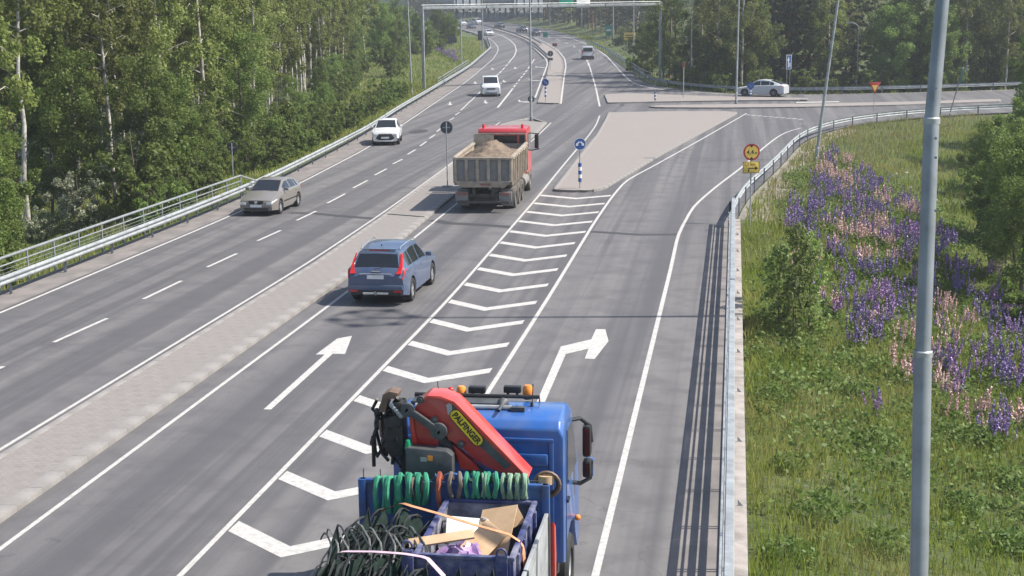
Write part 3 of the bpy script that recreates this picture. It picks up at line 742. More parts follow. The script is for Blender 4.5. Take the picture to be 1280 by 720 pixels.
def gsign(x0, x1, ytop, ybot, mat_, back, label, extra=None):
    f0 = (x0 - 528)/(826 - 528); fm = (x0 + x1)/2; fm = (fm - 528)/298
    c0 = gz(x0, ybot, f0); c1 = gz(x1, ybot, (x1-528)/298); w = (Vector((c1.x, c1.y, 0)) - Vector((c0.x, c0.y, 0))).length
    z0 = c0.z; z1 = z0 + (ybot - ytop)/FPX*((c0 - Vector((0, 0, CH))).dot(FW))
    mid = (c0 + c1)/2; s = -1 if not back else 1
    root = thing('gantry_sign', label, 'sign', (mid.x, mid.y + (.32 if back else -.36), z0), rzg, 'signs on the gantry')
    mb = MB(); mb.box((0, 0, (z1-z0)/2), (w, .06, z1 - z0)); mb.build('panel', MAT[mat_], root, bevel=.01)
    if back:
        n = max(3, round(w/.85))
        for i in range(n):
            x = -w/2 + w*(i+.5)/n; mb = MB(); mb.box((x, -.085, (z1-z0)/2), (.1, .11, z1 - z0 - .05)); mb.build('stiffener', MAT['galv'], root)
        for i in range(3):
            x = -w/2 + w*(i+.5)/3; mb = MB(); mb.box((x, -.5, .62), (.5, .22, .14)); mb.bar((x, -.3, .7), (x, -.05, .75), .05); mb.build('sign_light', MAT['sign_back'], root, bevel=.02)
    return root, w, z1 - z0
gsign(567, 600, -9, 22, 'sign_back', True, 'ribbed grey back of the leftmost gantry sign over the inbound lanes')
gsign(607, 636, 8, 22, 'sign_back', True, 'low ribbed grey sign back hung below the gantry beam')
gsign(642, 678, -9, 22, 'sign_back', True, 'ribbed grey back of the gantry sign behind the middle lamp post')
r_, w_, h_ = gsign(699, 716.5, -14, 10, 'sign_green', False, 'green and white direction sign on the gantry over the outbound lanes')
mb = MB(); mb.box((0, -.034, .12), (w_ - .1, .004, .1)); mb.build('white_border', MAT['sign_white'], r_); mb = MB(); mb.box((0, -.034, h_*.62), (w_ - .3, .004, .5)); mb.build('legend_band', MAT['sign_white'], r_)
r_, w_, h_ = gsign(721, 738, -14, 10, 'sign_white', False, 'white direction sign on the gantry right of the green one')
for zz, ww in ((.35, .7), (.62, .5), (1.0, .8)):
    mb = MB(); mb.box((-w_*.05, -.034, zz), (w_*ww, .004, .1)); mb.build('legend_line', MAT['dark_back'], r_)

# ---------------------------------------------------------------- road signs
def text_mesh(name, s, size, mat_, parent, loc, flat_rot=(R(90), 0, 0), extrude=.002, bold=.0):
    cu = bpy.data.curves.new(name, 'FONT'); cu.body = s; cu.size = size; cu.align_x = 'CENTER'; cu.align_y = 'CENTER'; cu.extrude = extrude; cu.offset = bold
    tmp = bpy.data.objects.new('tmp', cu); C.objects.link(tmp)
    me = bpy.data.meshes.new_from_object(tmp.evaluated_get(bpy.context.evaluated_depsgraph_get()))
    bpy.data.objects.remove(tmp, do_unlink=True)
    me.materials.clear(); me.materials.append(mat_)
    o = link(name, me, parent); o.location = loc; o.rotation_euler = flat_rot; return o
def disc(mb, r, y0, y1, z, n=28, x=0.0): return mb.prism([(x + r*math.cos(2*math.pi*k/n), z + r*math.sin(2*math.pi*k/n)) for k in range(n)], 'y', y0, y1)
def sign_root(base, label, cat='sign', h=2.6, r=.03, rz=0.0, group=None, lean=(0, 0)):
    root = thing('road_sign', label, cat, base, rz, group)
    mb = MB(); mb.tube([(0, 0, -.3), (lean[0]*h, lean[1]*h, h)], r, 8); mb.build('post', MAT['galv'], root)
    return root
def face(base):                    # angle that turns a sign's -y side to the viewer
    return math.atan2(-(0 - base[0]), (0 - base[1]) * -1) * -1 if False else -math.atan2(base[0], base[1])
def hgt_at(base, x, y): return on_v(x, y, base[1]).z - base[2]
# round blue keep-either-side sign with banded post
b_ = gp(725, 238); b_ = (b_.x, b_.y, .1); zc = hgt_at(b_, 726, 180)
root = sign_root(b_, 'round blue sign with two white arrows and banded post on the triangular island', h=zc + .28, rz=R(14))
D_ = (Vector(b_) - Vector((0, 0, CH))).dot(FW); rad = 7.6/FPX*D_
mb = MB(); disc(mb, rad, -.06, -.035, zc); mb.build('sign_face', MAT['sign_blue'], root)
mb = MB(); n = 28; vs = []
for r2, r1, in ((rad, rad*.93),):
    for k in range(n):
        k2 = (k+1) % n; P = lambda r_, kk: (r_*math.cos(2*math.pi*kk/n), -.0625, zc + r_*math.sin(2*math.pi*kk/n))
        mb.add([P(r1, k), P(r1, k2), P(r2, k2), P(r2, k)], [(0, 1, 2, 3)])
mb.build('sign_rim', MAT['sign_white'], root)
for s_ in (-1, 1):
    mb = MB(); k = rad
    pts = [(.05, .42), (.28, .42), (.5, .12), (.62, .2), (.72, -.32), (.2, -.18), (.33, -.08), (.18, .18), (.05, .2)]
    pts = [(s_*x*k, zc + z*k) for x, z in pts]
    if s_ < 0: pts = pts[::-1]
    mb.prism(pts, 'y', -.066, -.061); mb.build('white_arrow', MAT['sign_white'], root)
z0, z1 = hgt_at(b_, 725, 227.2), hgt_at(b_, 725, 203.8)
for i in range(5):
    mb = MB(); mb.tube([(0, 0, z0 + (z1-z0)*i/5), (0, 0, z0 + (z1-z0)*(i+1)/5)], .085, 12); mb.build('band', MAT['sign_blue' if i % 2 == 0 else 'sign_white'], root)
# yellow height limit sign with distance plate
b_ = gb(937.5, 281); D_ = (Vector(b_) - Vector((0, 0, CH))).dot(FW); zc = hgt_at(b_, 939, 190)
root = sign_root(b_, 'round yellow height limit sign 4,4m with a yellow plate beneath by the guardrail', h=zc + .25, rz=R(14))
rad = 10.4/FPX*D_
mb = MB(); disc(mb, rad, -.06, -.035, zc); mb.build('sign_face', MAT['sign_red'], root)
mb = MB(); disc(mb, rad*.8, -.064, -.061, zc); mb.build('yellow_field', MAT['sign_yellow'], root)
for s_ in (-1, 1):
    mb = MB(); t = [(-.26*rad, zc + s_*rad*.84), (.26*rad, zc + s_*rad*.84), (0, zc + s_*rad*.55)]; mb.prism(t if s_ < 0 else t[::-1], 'y', -.068, -.065); mb.build('triangle_mark', MAT['ink'], root)
text_mesh('legend', '4,4', rad*.72, MAT['ink'], root, (-.16*rad, -.067, zc), bold=.001); text_mesh('legend', 'm', rad*.4, MAT['ink'], root, (.53*rad, -.067, zc - .07*rad), bold=.001)
zp = hgt_at(b_, 939, 209); pw, ph = 21/FPX*D_, 14.5/FPX*D_
mb = MB(); mb.box((-.01, -.05, zp), (pw, .025, ph)); mb.build('plate', MAT['sign_yellow'], root, bevel=.006)
for dx, dz, sx, sz in ((0, ph/2 - .012, pw - .02, .016), (0, -ph/2 + .012, pw - .02, .016), (-pw/2 + .012, 0, .016, ph - .02), (pw/2 - .012, 0, .016, ph - .02)):
    mb = MB(); mb.box((-.01 + dx, -.065, zp + dz), (sx, .004, sz)); mb.build('plate_border', MAT['ink'], root)
text_mesh('legend', '1,1 km', ph*.36, MAT['ink'], root, (-.1*pw, -.066, zp + ph*.26), bold=.003)
mb = MB(); mb.box((-.16*pw, -.066, zp - .22*ph), (.06*pw, .004, .36*ph)); mb.box((.05*pw, -.0665, zp - .08*ph), (.42*pw, .004, .09*ph)); mb.prism([(.22*pw, zp - .24*ph), (.42*pw, zp - .08*ph), (.22*pw, zp + .1*ph)], 'y', -.068, -.064); mb.build('arrow_print', MAT['ink'], root)
# give-way sign
b_ = gb(1092, 150); D_ = (Vector(b_) - Vector((0, 0, CH))).dot(FW); zt, zb_ = hgt_at(b_, 1093, 102.8), hgt_at(b_, 1093, 117.5)
root = sign_root(b_, 'red and yellow give way triangle sign behind the right guardrail', h=zt, rz=R(16))
w2 = 7.6/FPX*D_
mb = MB(); mb.prism([(-w2, zt), (0, zb_), (w2, zt)], 'y', -.06, -.035); mb.build('sign_face', MAT['sign_red'], root, bevel=.01)
zi0, zi1 = zt - .24*(zt-zb_), zb_ + .22*(zt-zb_); mb = MB(); mb.prism([(-w2*.56, zi0), (0, zi1), (w2*.56, zi0)], 'y', -.067, -.061); mb.build('yellow_field', MAT['sign_yellow'], root)
# keep right sign with banded post on the far median
b_ = gp(682, 129); b_ = (b_.x, b_.y, b_.z + .11); D_ = (Vector(b_) - Vector((0, 0, CH))).dot(FW); zc = hgt_at(b_, 681, 103); rad = 4.4/FPX*D_
root = sign_root(b_, 'round blue keep right sign with banded post at the near end of the far median', h=zc)
mb = MB(); disc(mb, rad, -.06, -.035, zc); mb.build('sign_face', MAT['sign_blue'], root)
mb = MB(); mb.bar((-rad*.5, -.066, zc + rad*.45), (rad*.5, -.066, zc - rad*.35), rad*.28, .006); mb.build('white_arrow', MAT['sign_white'], root)
z0, z1 = hgt_at(b_, 682, 121), hgt_at(b_, 682, 109)
for i in range(5):
    mb = MB(); mb.tube([(0, 0, z0 + (z1-z0)*i/5), (0, 0, z0 + (z1-z0)*(i+1)/5)], .09, 10); mb.build('band', MAT['sign_blue' if i % 2 == 0 else 'sign_white'], root)
# small banded marker posts
for x, y, y1, lab in ((819, 129, 115, 'blue and white banded marker post on the far side island'), (938, 123.5, 111, 'blue and white banded marker post in front of the silver car')):
    b_ = gp(x, y); b_ = (b_.x, b_.y, b_.z + .11); z1 = hgt_at(b_, x, y1)
    root = sign_root(b_, lab, h=z1 + .1, group='banded marker posts'); 
    for i in range(5):
        mb = MB(); mb.tube([(0, 0, .2 + (z1-.2)*i/5), (0, 0, .2 + (z1-.2)*(i+1)/5)], .09, 10); mb.build('band', MAT['sign_blue' if i % 2 == 0 else 'sign_white'], root)
    if x > 900:
        mb = MB(); disc(mb, .34, -.06, -.035, z1 + .3); mb.build('sign_face', MAT['sign_blue'], root); mb = MB(); mb.bar((-.15, -.066, z1 + .4), (.15, -.066, z1 + .2), .09, .006); mb.build('white_arrow', MAT['sign_white'], root)
# signs seen from behind
for x, yb, yc, rpx, mat_, lab, onr in ((559.5, 236, 159.5, 7.8, 'dark_back', 'dark round sign back on the median left of the dump truck', 1), (291.5, 222, 184.5, 7, 'dark_back', 'round grey sign back at the forest edge behind the left railing', 0),
                                  (662, 126, 124, 4.2, 'dark_back', 'dark round sign back low behind the median lamp post', 2), (688, 88, 67, 3.6, 'dark_back', 'round sign back with a box on the far median', 1)):
    if onr == 2: b_ = gp(664, 147); b_ = (b_.x, b_.y, .1)
    else: b_ = gp(x, yb) if onr else Vector(gb(x, yb)); b_ = (b_.x, b_.y, b_.z + (.1 if onr else 0))
    D_ = (Vector(b_) - Vector((0, 0, CH))).dot(FW); zc = hgt_at(b_, x, yc); rad = rpx/FPX*D_
    root = sign_root(b_, lab, h=zc + rad*.8, group='round signs seen from behind')
    mb = MB(); disc(mb, rad, .035, .06, zc); mb.build('sign_panel', MAT[mat_], root)
    mb = MB(); mb.box((0, .02, zc), (rad*1.2, .03, .05)); mb.build('clamp', MAT['galv'], root)
    if x == 559.5:
        mb = MB(); mb.lathe([(.28, -.0), (.28, .05), (.06, .07)], (0, 0, 0)); mb.build('foot_plate', MAT['galv_dark'], root)
    if x == 688: mb = MB(); mb.box((0, .05, zc - rad*1.9), (rad*1.7, .04, rad*.9)); mb.build('plate', MAT['dark_back'], root)
# blue rectangular sign on two posts behind the silver car
b_ = gp(985, 112); b_ = Vector((b_.x, b_.y, tz(b_.x, b_.y))); zt, zb_ = hgt_at(b_, 984.5, 68.5), hgt_at(b_, 984.5, 86.5); D_ = (b_ - Vector((0, 0, CH))).dot(FW); w2 = 3.5/FPX*D_
root = thing('road_sign', 'upright blue lane sign with a white arrow on two posts behind the silver car', 'sign', b_, R(22))
for s_ in (-1, 1):
    mb = MB(); mb.tube([(s_*w2*.6, 0, -.3), (s_*w2*.6, 0, zt)], .04, 8); mb.build('post', MAT['galv'], root)
mb = MB(); mb.box((0, -.06, (zt+zb_)/2), (2*w2, .03, zt - zb_)); mb.build('sign_face', MAT['sign_white'], root); mb = MB(); mb.box((0, -.078, (zt+zb_)/2), (2*w2 - .1, .004, zt - zb_ - .1)); mb.build('blue_field', MAT['sign_blue'], root)
hh = zt - zb_
mb = MB(); mb.box((-.05, -.083, zb_ + hh*.4), (.1, .004, hh*.55)); mb.prism([(-.05 - w2*.45, zb_ + hh*.6), (-.05 + w2*.45, zb_ + hh*.6), (-.05, zb_ + hh*.88)], 'y', -.086, -.082); mb.box((w2*.4, -.083, zb_ + hh*.3), (.1, .004, hh*.3)); mb.build('white_arrow', MAT['sign_white'], root)
# small green and yellow signs on the outbound bank, red give-way back
def flat_sign(x0, x1, y0, y1, xb, yb, mat_, lab, thick=.04, posts=1, base=None):
    b_ = base or Vector(gb(xb, yb)); b_ = Vector(b_); D_ = (b_ - Vector((0, 0, CH))).dot(FW); zt, zb_ = hgt_at(b_, xb, y0), hgt_at(b_, xb, y1); cx = ((x0+x1)/2 - xb)/FPX*D_; w = (x1-x0)/FPX*D_
    root = thing('road_sign', lab, 'sign', b_)
    for k in range(posts):
        px_ = cx + (0 if posts == 1 else (k - .5)*w*.5); mb = MB(); mb.tube([(px_, 0, -.3), (px_, 0, zt)], .045, 8); mb.build('post', MAT['galv'], root)
    mb = MB(); mb.box((cx, -.07, (zt+zb_)/2), (w, thick, zt - zb_)); mb.build('sign_face', MAT[mat_], root, bevel=.01)
    return root, cx, w, zb_, zt
r_, cx, w, a, b = flat_sign(757, 764.5, 31.5, 44, 761.5, 55, 'sign_green', 'small green sign with white band on the outbound bank', posts=2)
mb = MB(); mb.box((cx, -.093, a + (b-a)*.5), (w*.8, .004, (b-a)*.18)); mb.build('legend_band', MAT['sign_white'], r_)
r_, cx, w, a, b = flat_sign(780, 795, 40.8, 50, 787.5, 70, 'sign_yellow', 'yellow rectangular sign above the outbound guardrail', posts=2)
for k in range(2):
    mb = MB(); mb.box((cx - w*.05, -.093, a + (b-a)*(.35 + .3*k)), (w*.6, .004, (b-a)*.12)); mb.build('legend_line', MAT['ink'], r_)
MAT['rust'] = plain('faded_sign_back', (.2, .075, .05), .6)
r_, cx, w, a, b = flat_sign(852, 856.5, 77.5, 84, 853, 123.5, 'rust', 'small red and yellow sign on the far side island', base=gp(853, 123.5) + Vector((0, 0, .1)))
flat_sign(690.6, 696.5, 54, 58, 693.5, 61, 'rust', 'small red marker board beside the far median', base=gp(693.5, 61) + Vector((0, 0, .1)))
flat_sign(679, 684.5, 40, 46.5, 682, 51, 'sign_green', 'small green marker sign at the start of the far median', base=gp(682, 51) + Vector((0, 0, .1)))
# grey sign backs on the left verge
r_, cx, w, a, b = flat_sign(560.3, 571, 45.5, 53.5, 572, 66, 'dark_back', 'pair of dark sign backs on the left grass bank', thick=.05)
flat_sign(597.5, 604, 38.5, 50.5, 603, 62, 'dark_back', 'dark upright sign back beside the inner bend')
# leaning turquoise reflector sign by the right guardrail
b_ = Vector(gb(1185.5, 148)); tp = on_v(1204, 85, b_.y) - b_; mdp = on_v(1200, 104, b_.y) - b_
root = thing('road_sign', 'leaning sign post with a turquoise wrapped panel behind the right guardrail', 'sign', b_)
mb = MB(); mb.tube([-tp*.05, tp], .045, 8); mb.build('post', MAT['galv_dark'], root)
mb = MB(); mb.bar(mdp + Vector((0, -.07, 0)), tp + Vector((0, -.07, 0)), .42, .05); mb.build('sign_face', plain('turquoise_wrap', (.02, .22, .22), .4), root, bevel=.015)
mb = MB(); mb.bar(tp*.985 + Vector((0, -.07, 0)), tp*1.02 + Vector((0, -.07, 0)), .44, .07); mb.build('top_cap', MAT['sign_white'], root)

# overpass closing the view at the far end of the road: concrete abutment in shade, deck and parapet above
ov = Vector((-83.0, 482.0, hz(482) - .2)); op_ = thing('overpass', 'grey concrete overpass crossing at the far end behind the gantry signs', 'bridge', ov, R(-8))
MAT['shade_concrete'] = vary('old_concrete', (.16, .165, .175), (.24, .245, .255), 1.2, .9, grime=(.1, .105, .115), gscale=.6)
mb = MB(); mb.box((12, 3, 2.6), (26, 6, 5.4)); mb.build('abutment', MAT['shade_concrete'], op_, bevel=.05)
mb = MB(); mb.box((-32, 3, 2.6), (10, 6, 5.4)); mb.build('abutment', MAT['shade_concrete'], op_, bevel=.05)
mb = MB(); mb.box((-6, 4, 5.95), (74, 10, 1.3)); mb.build('deck', MAT['shade_concrete'], op_, bevel=.05)
for k in range(9):
    mb = MB(); mb.box((1.2 + k*2.7, -.08, 2.6), (.35, .18, 5.2)); mb.build('wall_rib', MAT['shade_concrete'], op_)
for y in (-.9, 8.9):
    mb = MB(); mb.box((-6, y, 7.1), (74, .12, 1.0)); mb.build('parapet', MAT['galv_rail'], op_)
# ---------------------------------------------------------------- cars (local axes: x right, y forward, z up)
_wheel = {}
def add_wheel(root, x, y, r, w, side, rim='rim', spokes=5, dirty=None):
    key = (r, w, side, rim, spokes)
    if key not in _wheel:
        mb = MB(); mb.lathe([(r*.62, -w/2), (r*.93, -w/2), (r, -w*.32), (r, w*.32), (r*.93, w/2), (r*.62, w/2), (r*.6, w*.3), (r*.6, -w*.3), (r*.62, -w/2)], axis='x', n=24); ty = mb.mesh('tyre', MAT['rubber'] if not dirty else MAT[dirty])
        mb = MB(); o = side*w*.36
        mb.lathe([(r*.66, o - side*.03), (r*.66, o), (r*.58, o), (r*.56, o - side*.05)], axis='x', n=24)
        mb.lathe([(0, o), (r*.16, o), (r*.18, o - side*.04)], axis='x', n=12)
        for k in range(spokes):
            a = 2*math.pi*k/spokes; d = Vector((0, math.cos(a), math.sin(a))); n_ = Vector((0, -math.sin(a), math.cos(a)))
            p0, p1 = d*r*.12, d*r*.6; wd0, wd1 = r*.12, r*.085
            mb.add([p0 + n_*wd0 + Vector((o, 0, 0)), p0 - n_*wd0 + Vector((o, 0, 0)), p1 - n_*wd1 + Vector((o - side*.008, 0, 0)), p1 + n_*wd1 + Vector((o - side*.008, 0, 0)),
                    p0 + n_*wd0 + Vector((o - side*.04, 0, 0)), p0 - n_*wd0 + Vector((o - side*.04, 0, 0)), p1 - n_*wd1 + Vector((o - side*.045, 0, 0)), p1 + n_*wd1 + Vector((o - side*.045, 0, 0))],
                   [(0, 1, 2, 3), (4, 7, 6, 5), (0, 3, 7, 4), (1, 5, 6, 2)])
        rm = mb.mesh('rim', MAT[rim])
        mb = MB(); mb.lathe([(0, o - side*.06), (r*.6, o - side*.06)], axis='x', n=20); bk = mb.mesh('brake_disc', MAT['black'])
        _wheel[key] = (ty, rm, bk)
    ty, rm, bk = _wheel[key]
    t = link('wheel', None, root); t.location = (x, y, r); t.rotation_euler = (random.uniform(0, 6), 0, 0); t.empty_display_size = .1
    link('tyre', ty, t); link('rim', rm, t); link('brake_disc', bk, t)
class Car: pass
def make_car(label, cat, loc, rz, paint_mat, S, group=None, name='car', detail=True):
    """S: L W H wb fo r hood0 hood1 belt0 belt1 cowl rf rr rb tail (y measured from the front bumper) wr gc"""
    root = thing(name, label, cat, loc, rz, group)
    L, W, H = S['L'], S['W']/2, S['H']; r = S['r']; wb = S['wb']; fo = S['fo']; gc = S.get('gc', .2)
    yw = (fo, fo + wb)
    rr_ = r*1.13
    lp = lambda x, xs, ys: float(np.interp(x, xs, ys))
    nose = S.get('nose', .55)
    rk = S.get('roofdrop', .05)
    ysT = [0, .05, .18, S['cowl'], S['rf'], (S['rf']*.6 + S['rr']*.4), S['rr'], S['rb'], L - .06, L]
    zsT = [S['hood0'] - .16, S['hood0'] - .05, S['hood0'], S['hood1'], H - .045, H, H - rk, S['deck0'], S['tail'], S['tail'] - .08]
    ztop = lambda y: lp(y, ysT, zsT)
    ysW = [0, .18, S['cowl'], S['rf'], S['rr'], S['rb'], L]
    wr = S['wr']; wsW = [W*.8, W*.82, W*.84, W*wr, W*wr*.97, W*S.get('wdeck', .82), W*.8]
    wtop = lambda y: lp(y, ysW, wsW)
    belt = lambda y: lp(y, [S['cowl'] - .3, L], [S['belt0'], S['belt1']])
    endt = S.get('endt', .11)
    def wid(y):
        a = max(0, 1 - y/.55); b = max(0, 1 - (L - y)/.5); return W*(1 - endt*a**2.2 - endt*.8*b**2.4)
    def zbot(y):
        z = gc + .05*max(0, 1 - y/.5) + .1*max(0, 1 - (L - y)/.45)
        for c in yw:
            d = abs(y - c)
            if d < rr_: z = max(z, r + math.sqrt(rr_**2 - d**2))
        return z
    def ring(y):
        w = wid(y); zt = ztop(y); bl = min(belt(y), zt - .07); zb = zbot(y); zl = min(max(zb + .12, .48), bl - .12); wt = min(wtop(y), w*.93)
        q = lambda t: (w*.945 + (wt - w*.945)*t, bl + (zt - .05 - bl)*t)
        return [(0, zb), (w*.9, zb), (w*.985, min(zb + .035, zl - .02)), (w, zl), (w*.992, (zl + bl)/2 + .04), (w*.975, bl - .04), (w*.945, bl), q(.08), q(.87), (wt, zt - .035), (wt*.9, zt - .004), (0, zt + .012*(1 if zt > 1.2 else 1.5))]
    st = set([0, .02, .05, .1, .18, .3, L, L - .02, L - .06, L - .14, L - .25, L - .4])
    for c in yw:
        for a in (-1, -.98, -.86, -.62, -.3, 0, .3, .62, .86, .98, 1): st.add(c + a*rr_)
    gl_ = []
    for a, b in S['win']: st.add(a); st.add(b); gl_.append((a, b))
    for y in (S['cowl'], S['cowl'] + .06, S['rf'] - .05, S['rf'], S['rr'], S['rr'] + .05, S['rb'] - .05, S['rb'], (S['rf']*.6 + S['rr']*.4)): st.add(y)
    st = sorted(st); st = [y for i, y in enumerate(st) if i == 0 or y - st[i-1] > .004]
    rings = [ring(y) for y in st]; NR = len(rings[0])
    cy = (yw[0] + yw[1])/2        # local origin midway between the axles
    parts = {}
    def quad(part, pts):
        m_ = parts.setdefault(part, MB()); m_.add(pts, [(0, 1, 2, 3)])
    for i in range(len(st)-1):
        ym = (st[i] + st[i+1])/2
        for k in range(NR-1):
            part = 'body'
            if k == 7 and any(a - 1e-4 <= ym <= b + 1e-4 for a, b in gl_): part = 'side_window'
            if k == 10 and S['cowl'] + .05 < ym < S['rf'] - .04: part = 'windscreen'
            if k == 10 and S['rr'] + .04 < ym < S['rb'] - .04: part = 'rear_window'
            if k <= 1 or (k == 2 and zbot(ym) < .45 and S.get('clad')): part = 'sill'
            for s in (-1, 1):
                pts = [(s*rings[i][k][0], cy - st[i], rings[i][k][1]), (s*rings[i+1][k][0], cy - st[i+1], rings[i+1][k][1]), (s*rings[i+1][k+1][0], cy - st[i+1], rings[i+1][k+1][1]), (s*rings[i][k+1][0], cy - st[i], rings[i][k+1][1])]
                nm = part if part in ('body', 'windscreen', 'rear_window', 'sill') else part + ('L' if s < 0 else 'R')
                if part == 'side_window': nm += str([j for j, (a, b) in enumerate(gl_) if a - 1e-4 <= ym <= b + 1e-4][0])
                quad(nm, pts if s > 0 else pts[::-1])
    for i in (0, len(st)-1):
        rg = rings[i]; y = cy - st[i]; m_ = parts['body']
        poly = [(x, y, z) for x, z in rg] + [(-x, y, z) for x, z in rg[::-1][1:-1]]
        m_.add(poly, [tuple(range(len(poly)))])
    for nm, m_ in parts.items():
        base = 'side_window' if nm.startswith('side') else nm
        mt = paint_mat if base == 'body' else (MAT['black'] if base == 'sill' else MAT['glass'])
        m_.build(base, mt, root, smooth=28, weld=True)
    for c in yw:
        for s in (-1, 1): add_wheel(root, s*(W - .115), cy - c, r, .22, s, S.get('rim', 'rim'), S.get('spokes', 5))
    # underbody
    mb = MB(); mb.box((0, cy - L/2, gc + .1), (W*1.5, L - .5, .12)); mb.build('underbody', MAT['black'], root)
    K = Car(); K.root = root; K.cy = cy; K.ring = ring; K.L = L; K.W = W; K.H = H; K.ztop = ztop; K.yw = yw
    if detail:
        for s in (-1, 1):          # mirrors
            mb = MB(); yc = cy - S['cowl'] - .42; xb = W*.95; mb.box((s*(xb + .1), yc, S['belt0'] + .1), (.19, .11, .14)); mb.build('mirror', S.get('mirror', paint_mat), root, bevel=.035)
            for a, b in gl_[:2]:   # door handles
                mb = MB(); yy = cy - (b - .12); rg = ring(b - .12); mb.box((s*(rg[5][0] + .012), yy, rg[5][1] - .09), (.03, .17, .03)); mb.build('door_handle', paint_mat, root, bevel=.01)
    return K
def slab(K, nm, mat_, pts, y, t=.02, bevel=0.0):
    """flat piece on the front (y at the nose) or rear face: pts (x, z)"""
    mb = MB(); mb.prism(pts, 'y', y - t/2, y + t/2); return mb.build(nm, mat_, K.root, bevel=bevel)
def wrap(K, nm, mat_, y0, y1, k0, k1, side, out=.012, n=6):
    """a lamp or trim that follows the body between stations y0..y1 and ring rows k0..k1"""
    mb = MB(); g = []
    for i in range(n+1):
        y = y0 + (y1-y0)*i/n; rg = K.ring(y); row = []
        for j in range(4):
            k = k0 + (k1-k0)*j/3; a = int(min(k, len(rg)-2)); f = k - a
            x = rg[a][0]*(1-f) + rg[a+1][0]*f; z = rg[a][1]*(1-f) + rg[a+1][1]*f
            yo = out if y < K.L/2 else -out
            row.append((side*(x + out), K.cy - y + (yo if (y < .12 or y > K.L - .12) else 0), z))
        g.append(row)
    vs = [p for r_ in g for p in r_]; fs = [(i*4+j, (i+1)*4+j, (i+1)*4+j+1, i*4+j+1) for i in range(n) for j in range(3)]
    mb.add(vs, fs); return mb.build(nm, mat_, K.root)
def rect(x0, x1, z0, z1): return [(x0, z0), (x1, z0), (x1, z1), (x0, z1)]
def plate(K, front, z, x=0.0, y=None):
    y = y if y is not None else (K.cy + .022 if front else K.cy - K.L - .022)
    p = slab(K, 'number_plate', MAT['plate'], rect(x - .26, x + .26, z, z + .115), y, .012)
    return p
def heading(du, dv): return math.atan2(-du, dv)

# --- blue estate SUV seen from behind
SUV = dict(L=4.63, W=1.89, H=1.71, wb=2.77, fo=.90, r=.36, hood0=.92, hood1=1.08, belt0=1.06, belt1=1.13, cowl=1.28, rf=2.12, rr=4.12, rb=4.52, deck0=1.1, tail=1.0, wr=.70, wdeck=.84, gc=.24, roofdrop=.11,
           win=((1.72, 2.55), (2.63, 3.42), (3.48, 4.02)), clad=False, endt=.1)
M_blue = paint('blue_grey_car_paint', (.05, .08, .15), .3)
a, b = gp(514.4, 375.6), gp(536.6, 355.6); dr = (b - a); dr = Vector((.02, 1, 0)).normalized()
mid = (a + b)/2; c = mid + Vector((-dr.y, dr.x, 0))*.84
K = make_car('metallic blue estate SUV seen from behind beside the median', 'car', (c.x, c.y, 0.005), heading(dr.x, dr.y), M_blue, SUV)
yr = K.cy - K.L
for s in (-1, 1):
    wrap(K, 'tail_light', MAT['red_lamp'], K.L - .3, K.L - .01, 5.0, 6.0, s, .012)
    mb = MB(); pts = [(.80, 1.0), (.63, 1.0), (.69, 1.12), (.725, 1.3), (.685, 1.55), (.722, 1.55), (.775, 1.32), (.80, 1.15)]
    def yz(z): return K.cy - float(np.interp(z, [.97, 1.1, 1.6, 1.71], [K.L, K.L - .1, K.L - .53, K.L - .6])) - .014
    vs = [(s*x, yz(z), z) for x, z in pts] + [(s*(x + .01), yz(z) + .09, z) for x, z in pts]; n = len(pts)
    mb.add(vs, [tuple(range(n)), tuple(range(2*n-1, n-1, -1))] + [(i, (i+1) % n, n+(i+1) % n, n+i) for i in range(n)]); mb.build('tail_light', MAT['red_lamp'], K.root)
    slab(K, 'reflector', MAT['red_lamp'], rect(min(s*.56, s*.8), max(s*.56, s*.8), .44, .5), yr - .02, .03)
    mb = MB(); mb.tube([(s*.63, K.cy - 2.2, 1.715), (s*.63, K.cy - 2.3, 1.75), (s*.62, K.cy - 3.8, 1.72), (s*.61, K.cy - 3.95, 1.66)], .02, 6); mb.build('roof_rail', MAT['chrome'], K.root)
slab(K, 'bumper', MAT['black'], rect(-.78, .78, .34, .5), yr - .004, .03, .01); slab(K, 'bumper', M_blue, [(-.86, .5), (.86, .5), (.84, .66), (-.84, .66)], yr - .02, .07, .025)
slab(K, 'skid_plate', MAT['chrome'], rect(-.4, .4, .36, .43), yr - .022, .03, .01); slab(K, 'chrome_strip', MAT['chrome'], rect(-.5, .5, .985, 1.01), yr + .005, .04, .005)
plate(K, False, .84); slab(K, 'badge', MAT['chrome'], rect(-.12, .12, 1.05, 1.075), yr + .06, .03)
mb = MB(); mb.box((0, yr + .62, 1.665), (1.06, .2, .03)); mb.build('spoiler', M_blue, K.root, bevel=.01); mb = MB(); mb.box((0, yr + .535, 1.64), (.66, .02, .03)); mb.build('brake_light', MAT['red_lamp'], K.root)
mb = MB(); mb.tube([(0, yr + .1, .38), (0, yr - .08, .36), (0, yr - .1, .46)], .025, 6); mb.build('tow_hitch', MAT['galv_dark'], K.root)
mb = MB(); mb.prism([(yr + 1.0, 1.71), (yr + .86, 1.71), (yr + .82, 1.77), (yr + .85, 1.77)], 'x', -.02, .02); mb.build('antenna_fin', M_blue, K.root)
mb = MB(); mb.tube([(-.05, yr + .02, 1.14), (.3, yr + .09, 1.2)], .012, 6); mb.build('wiper', MAT['black'], K.root)

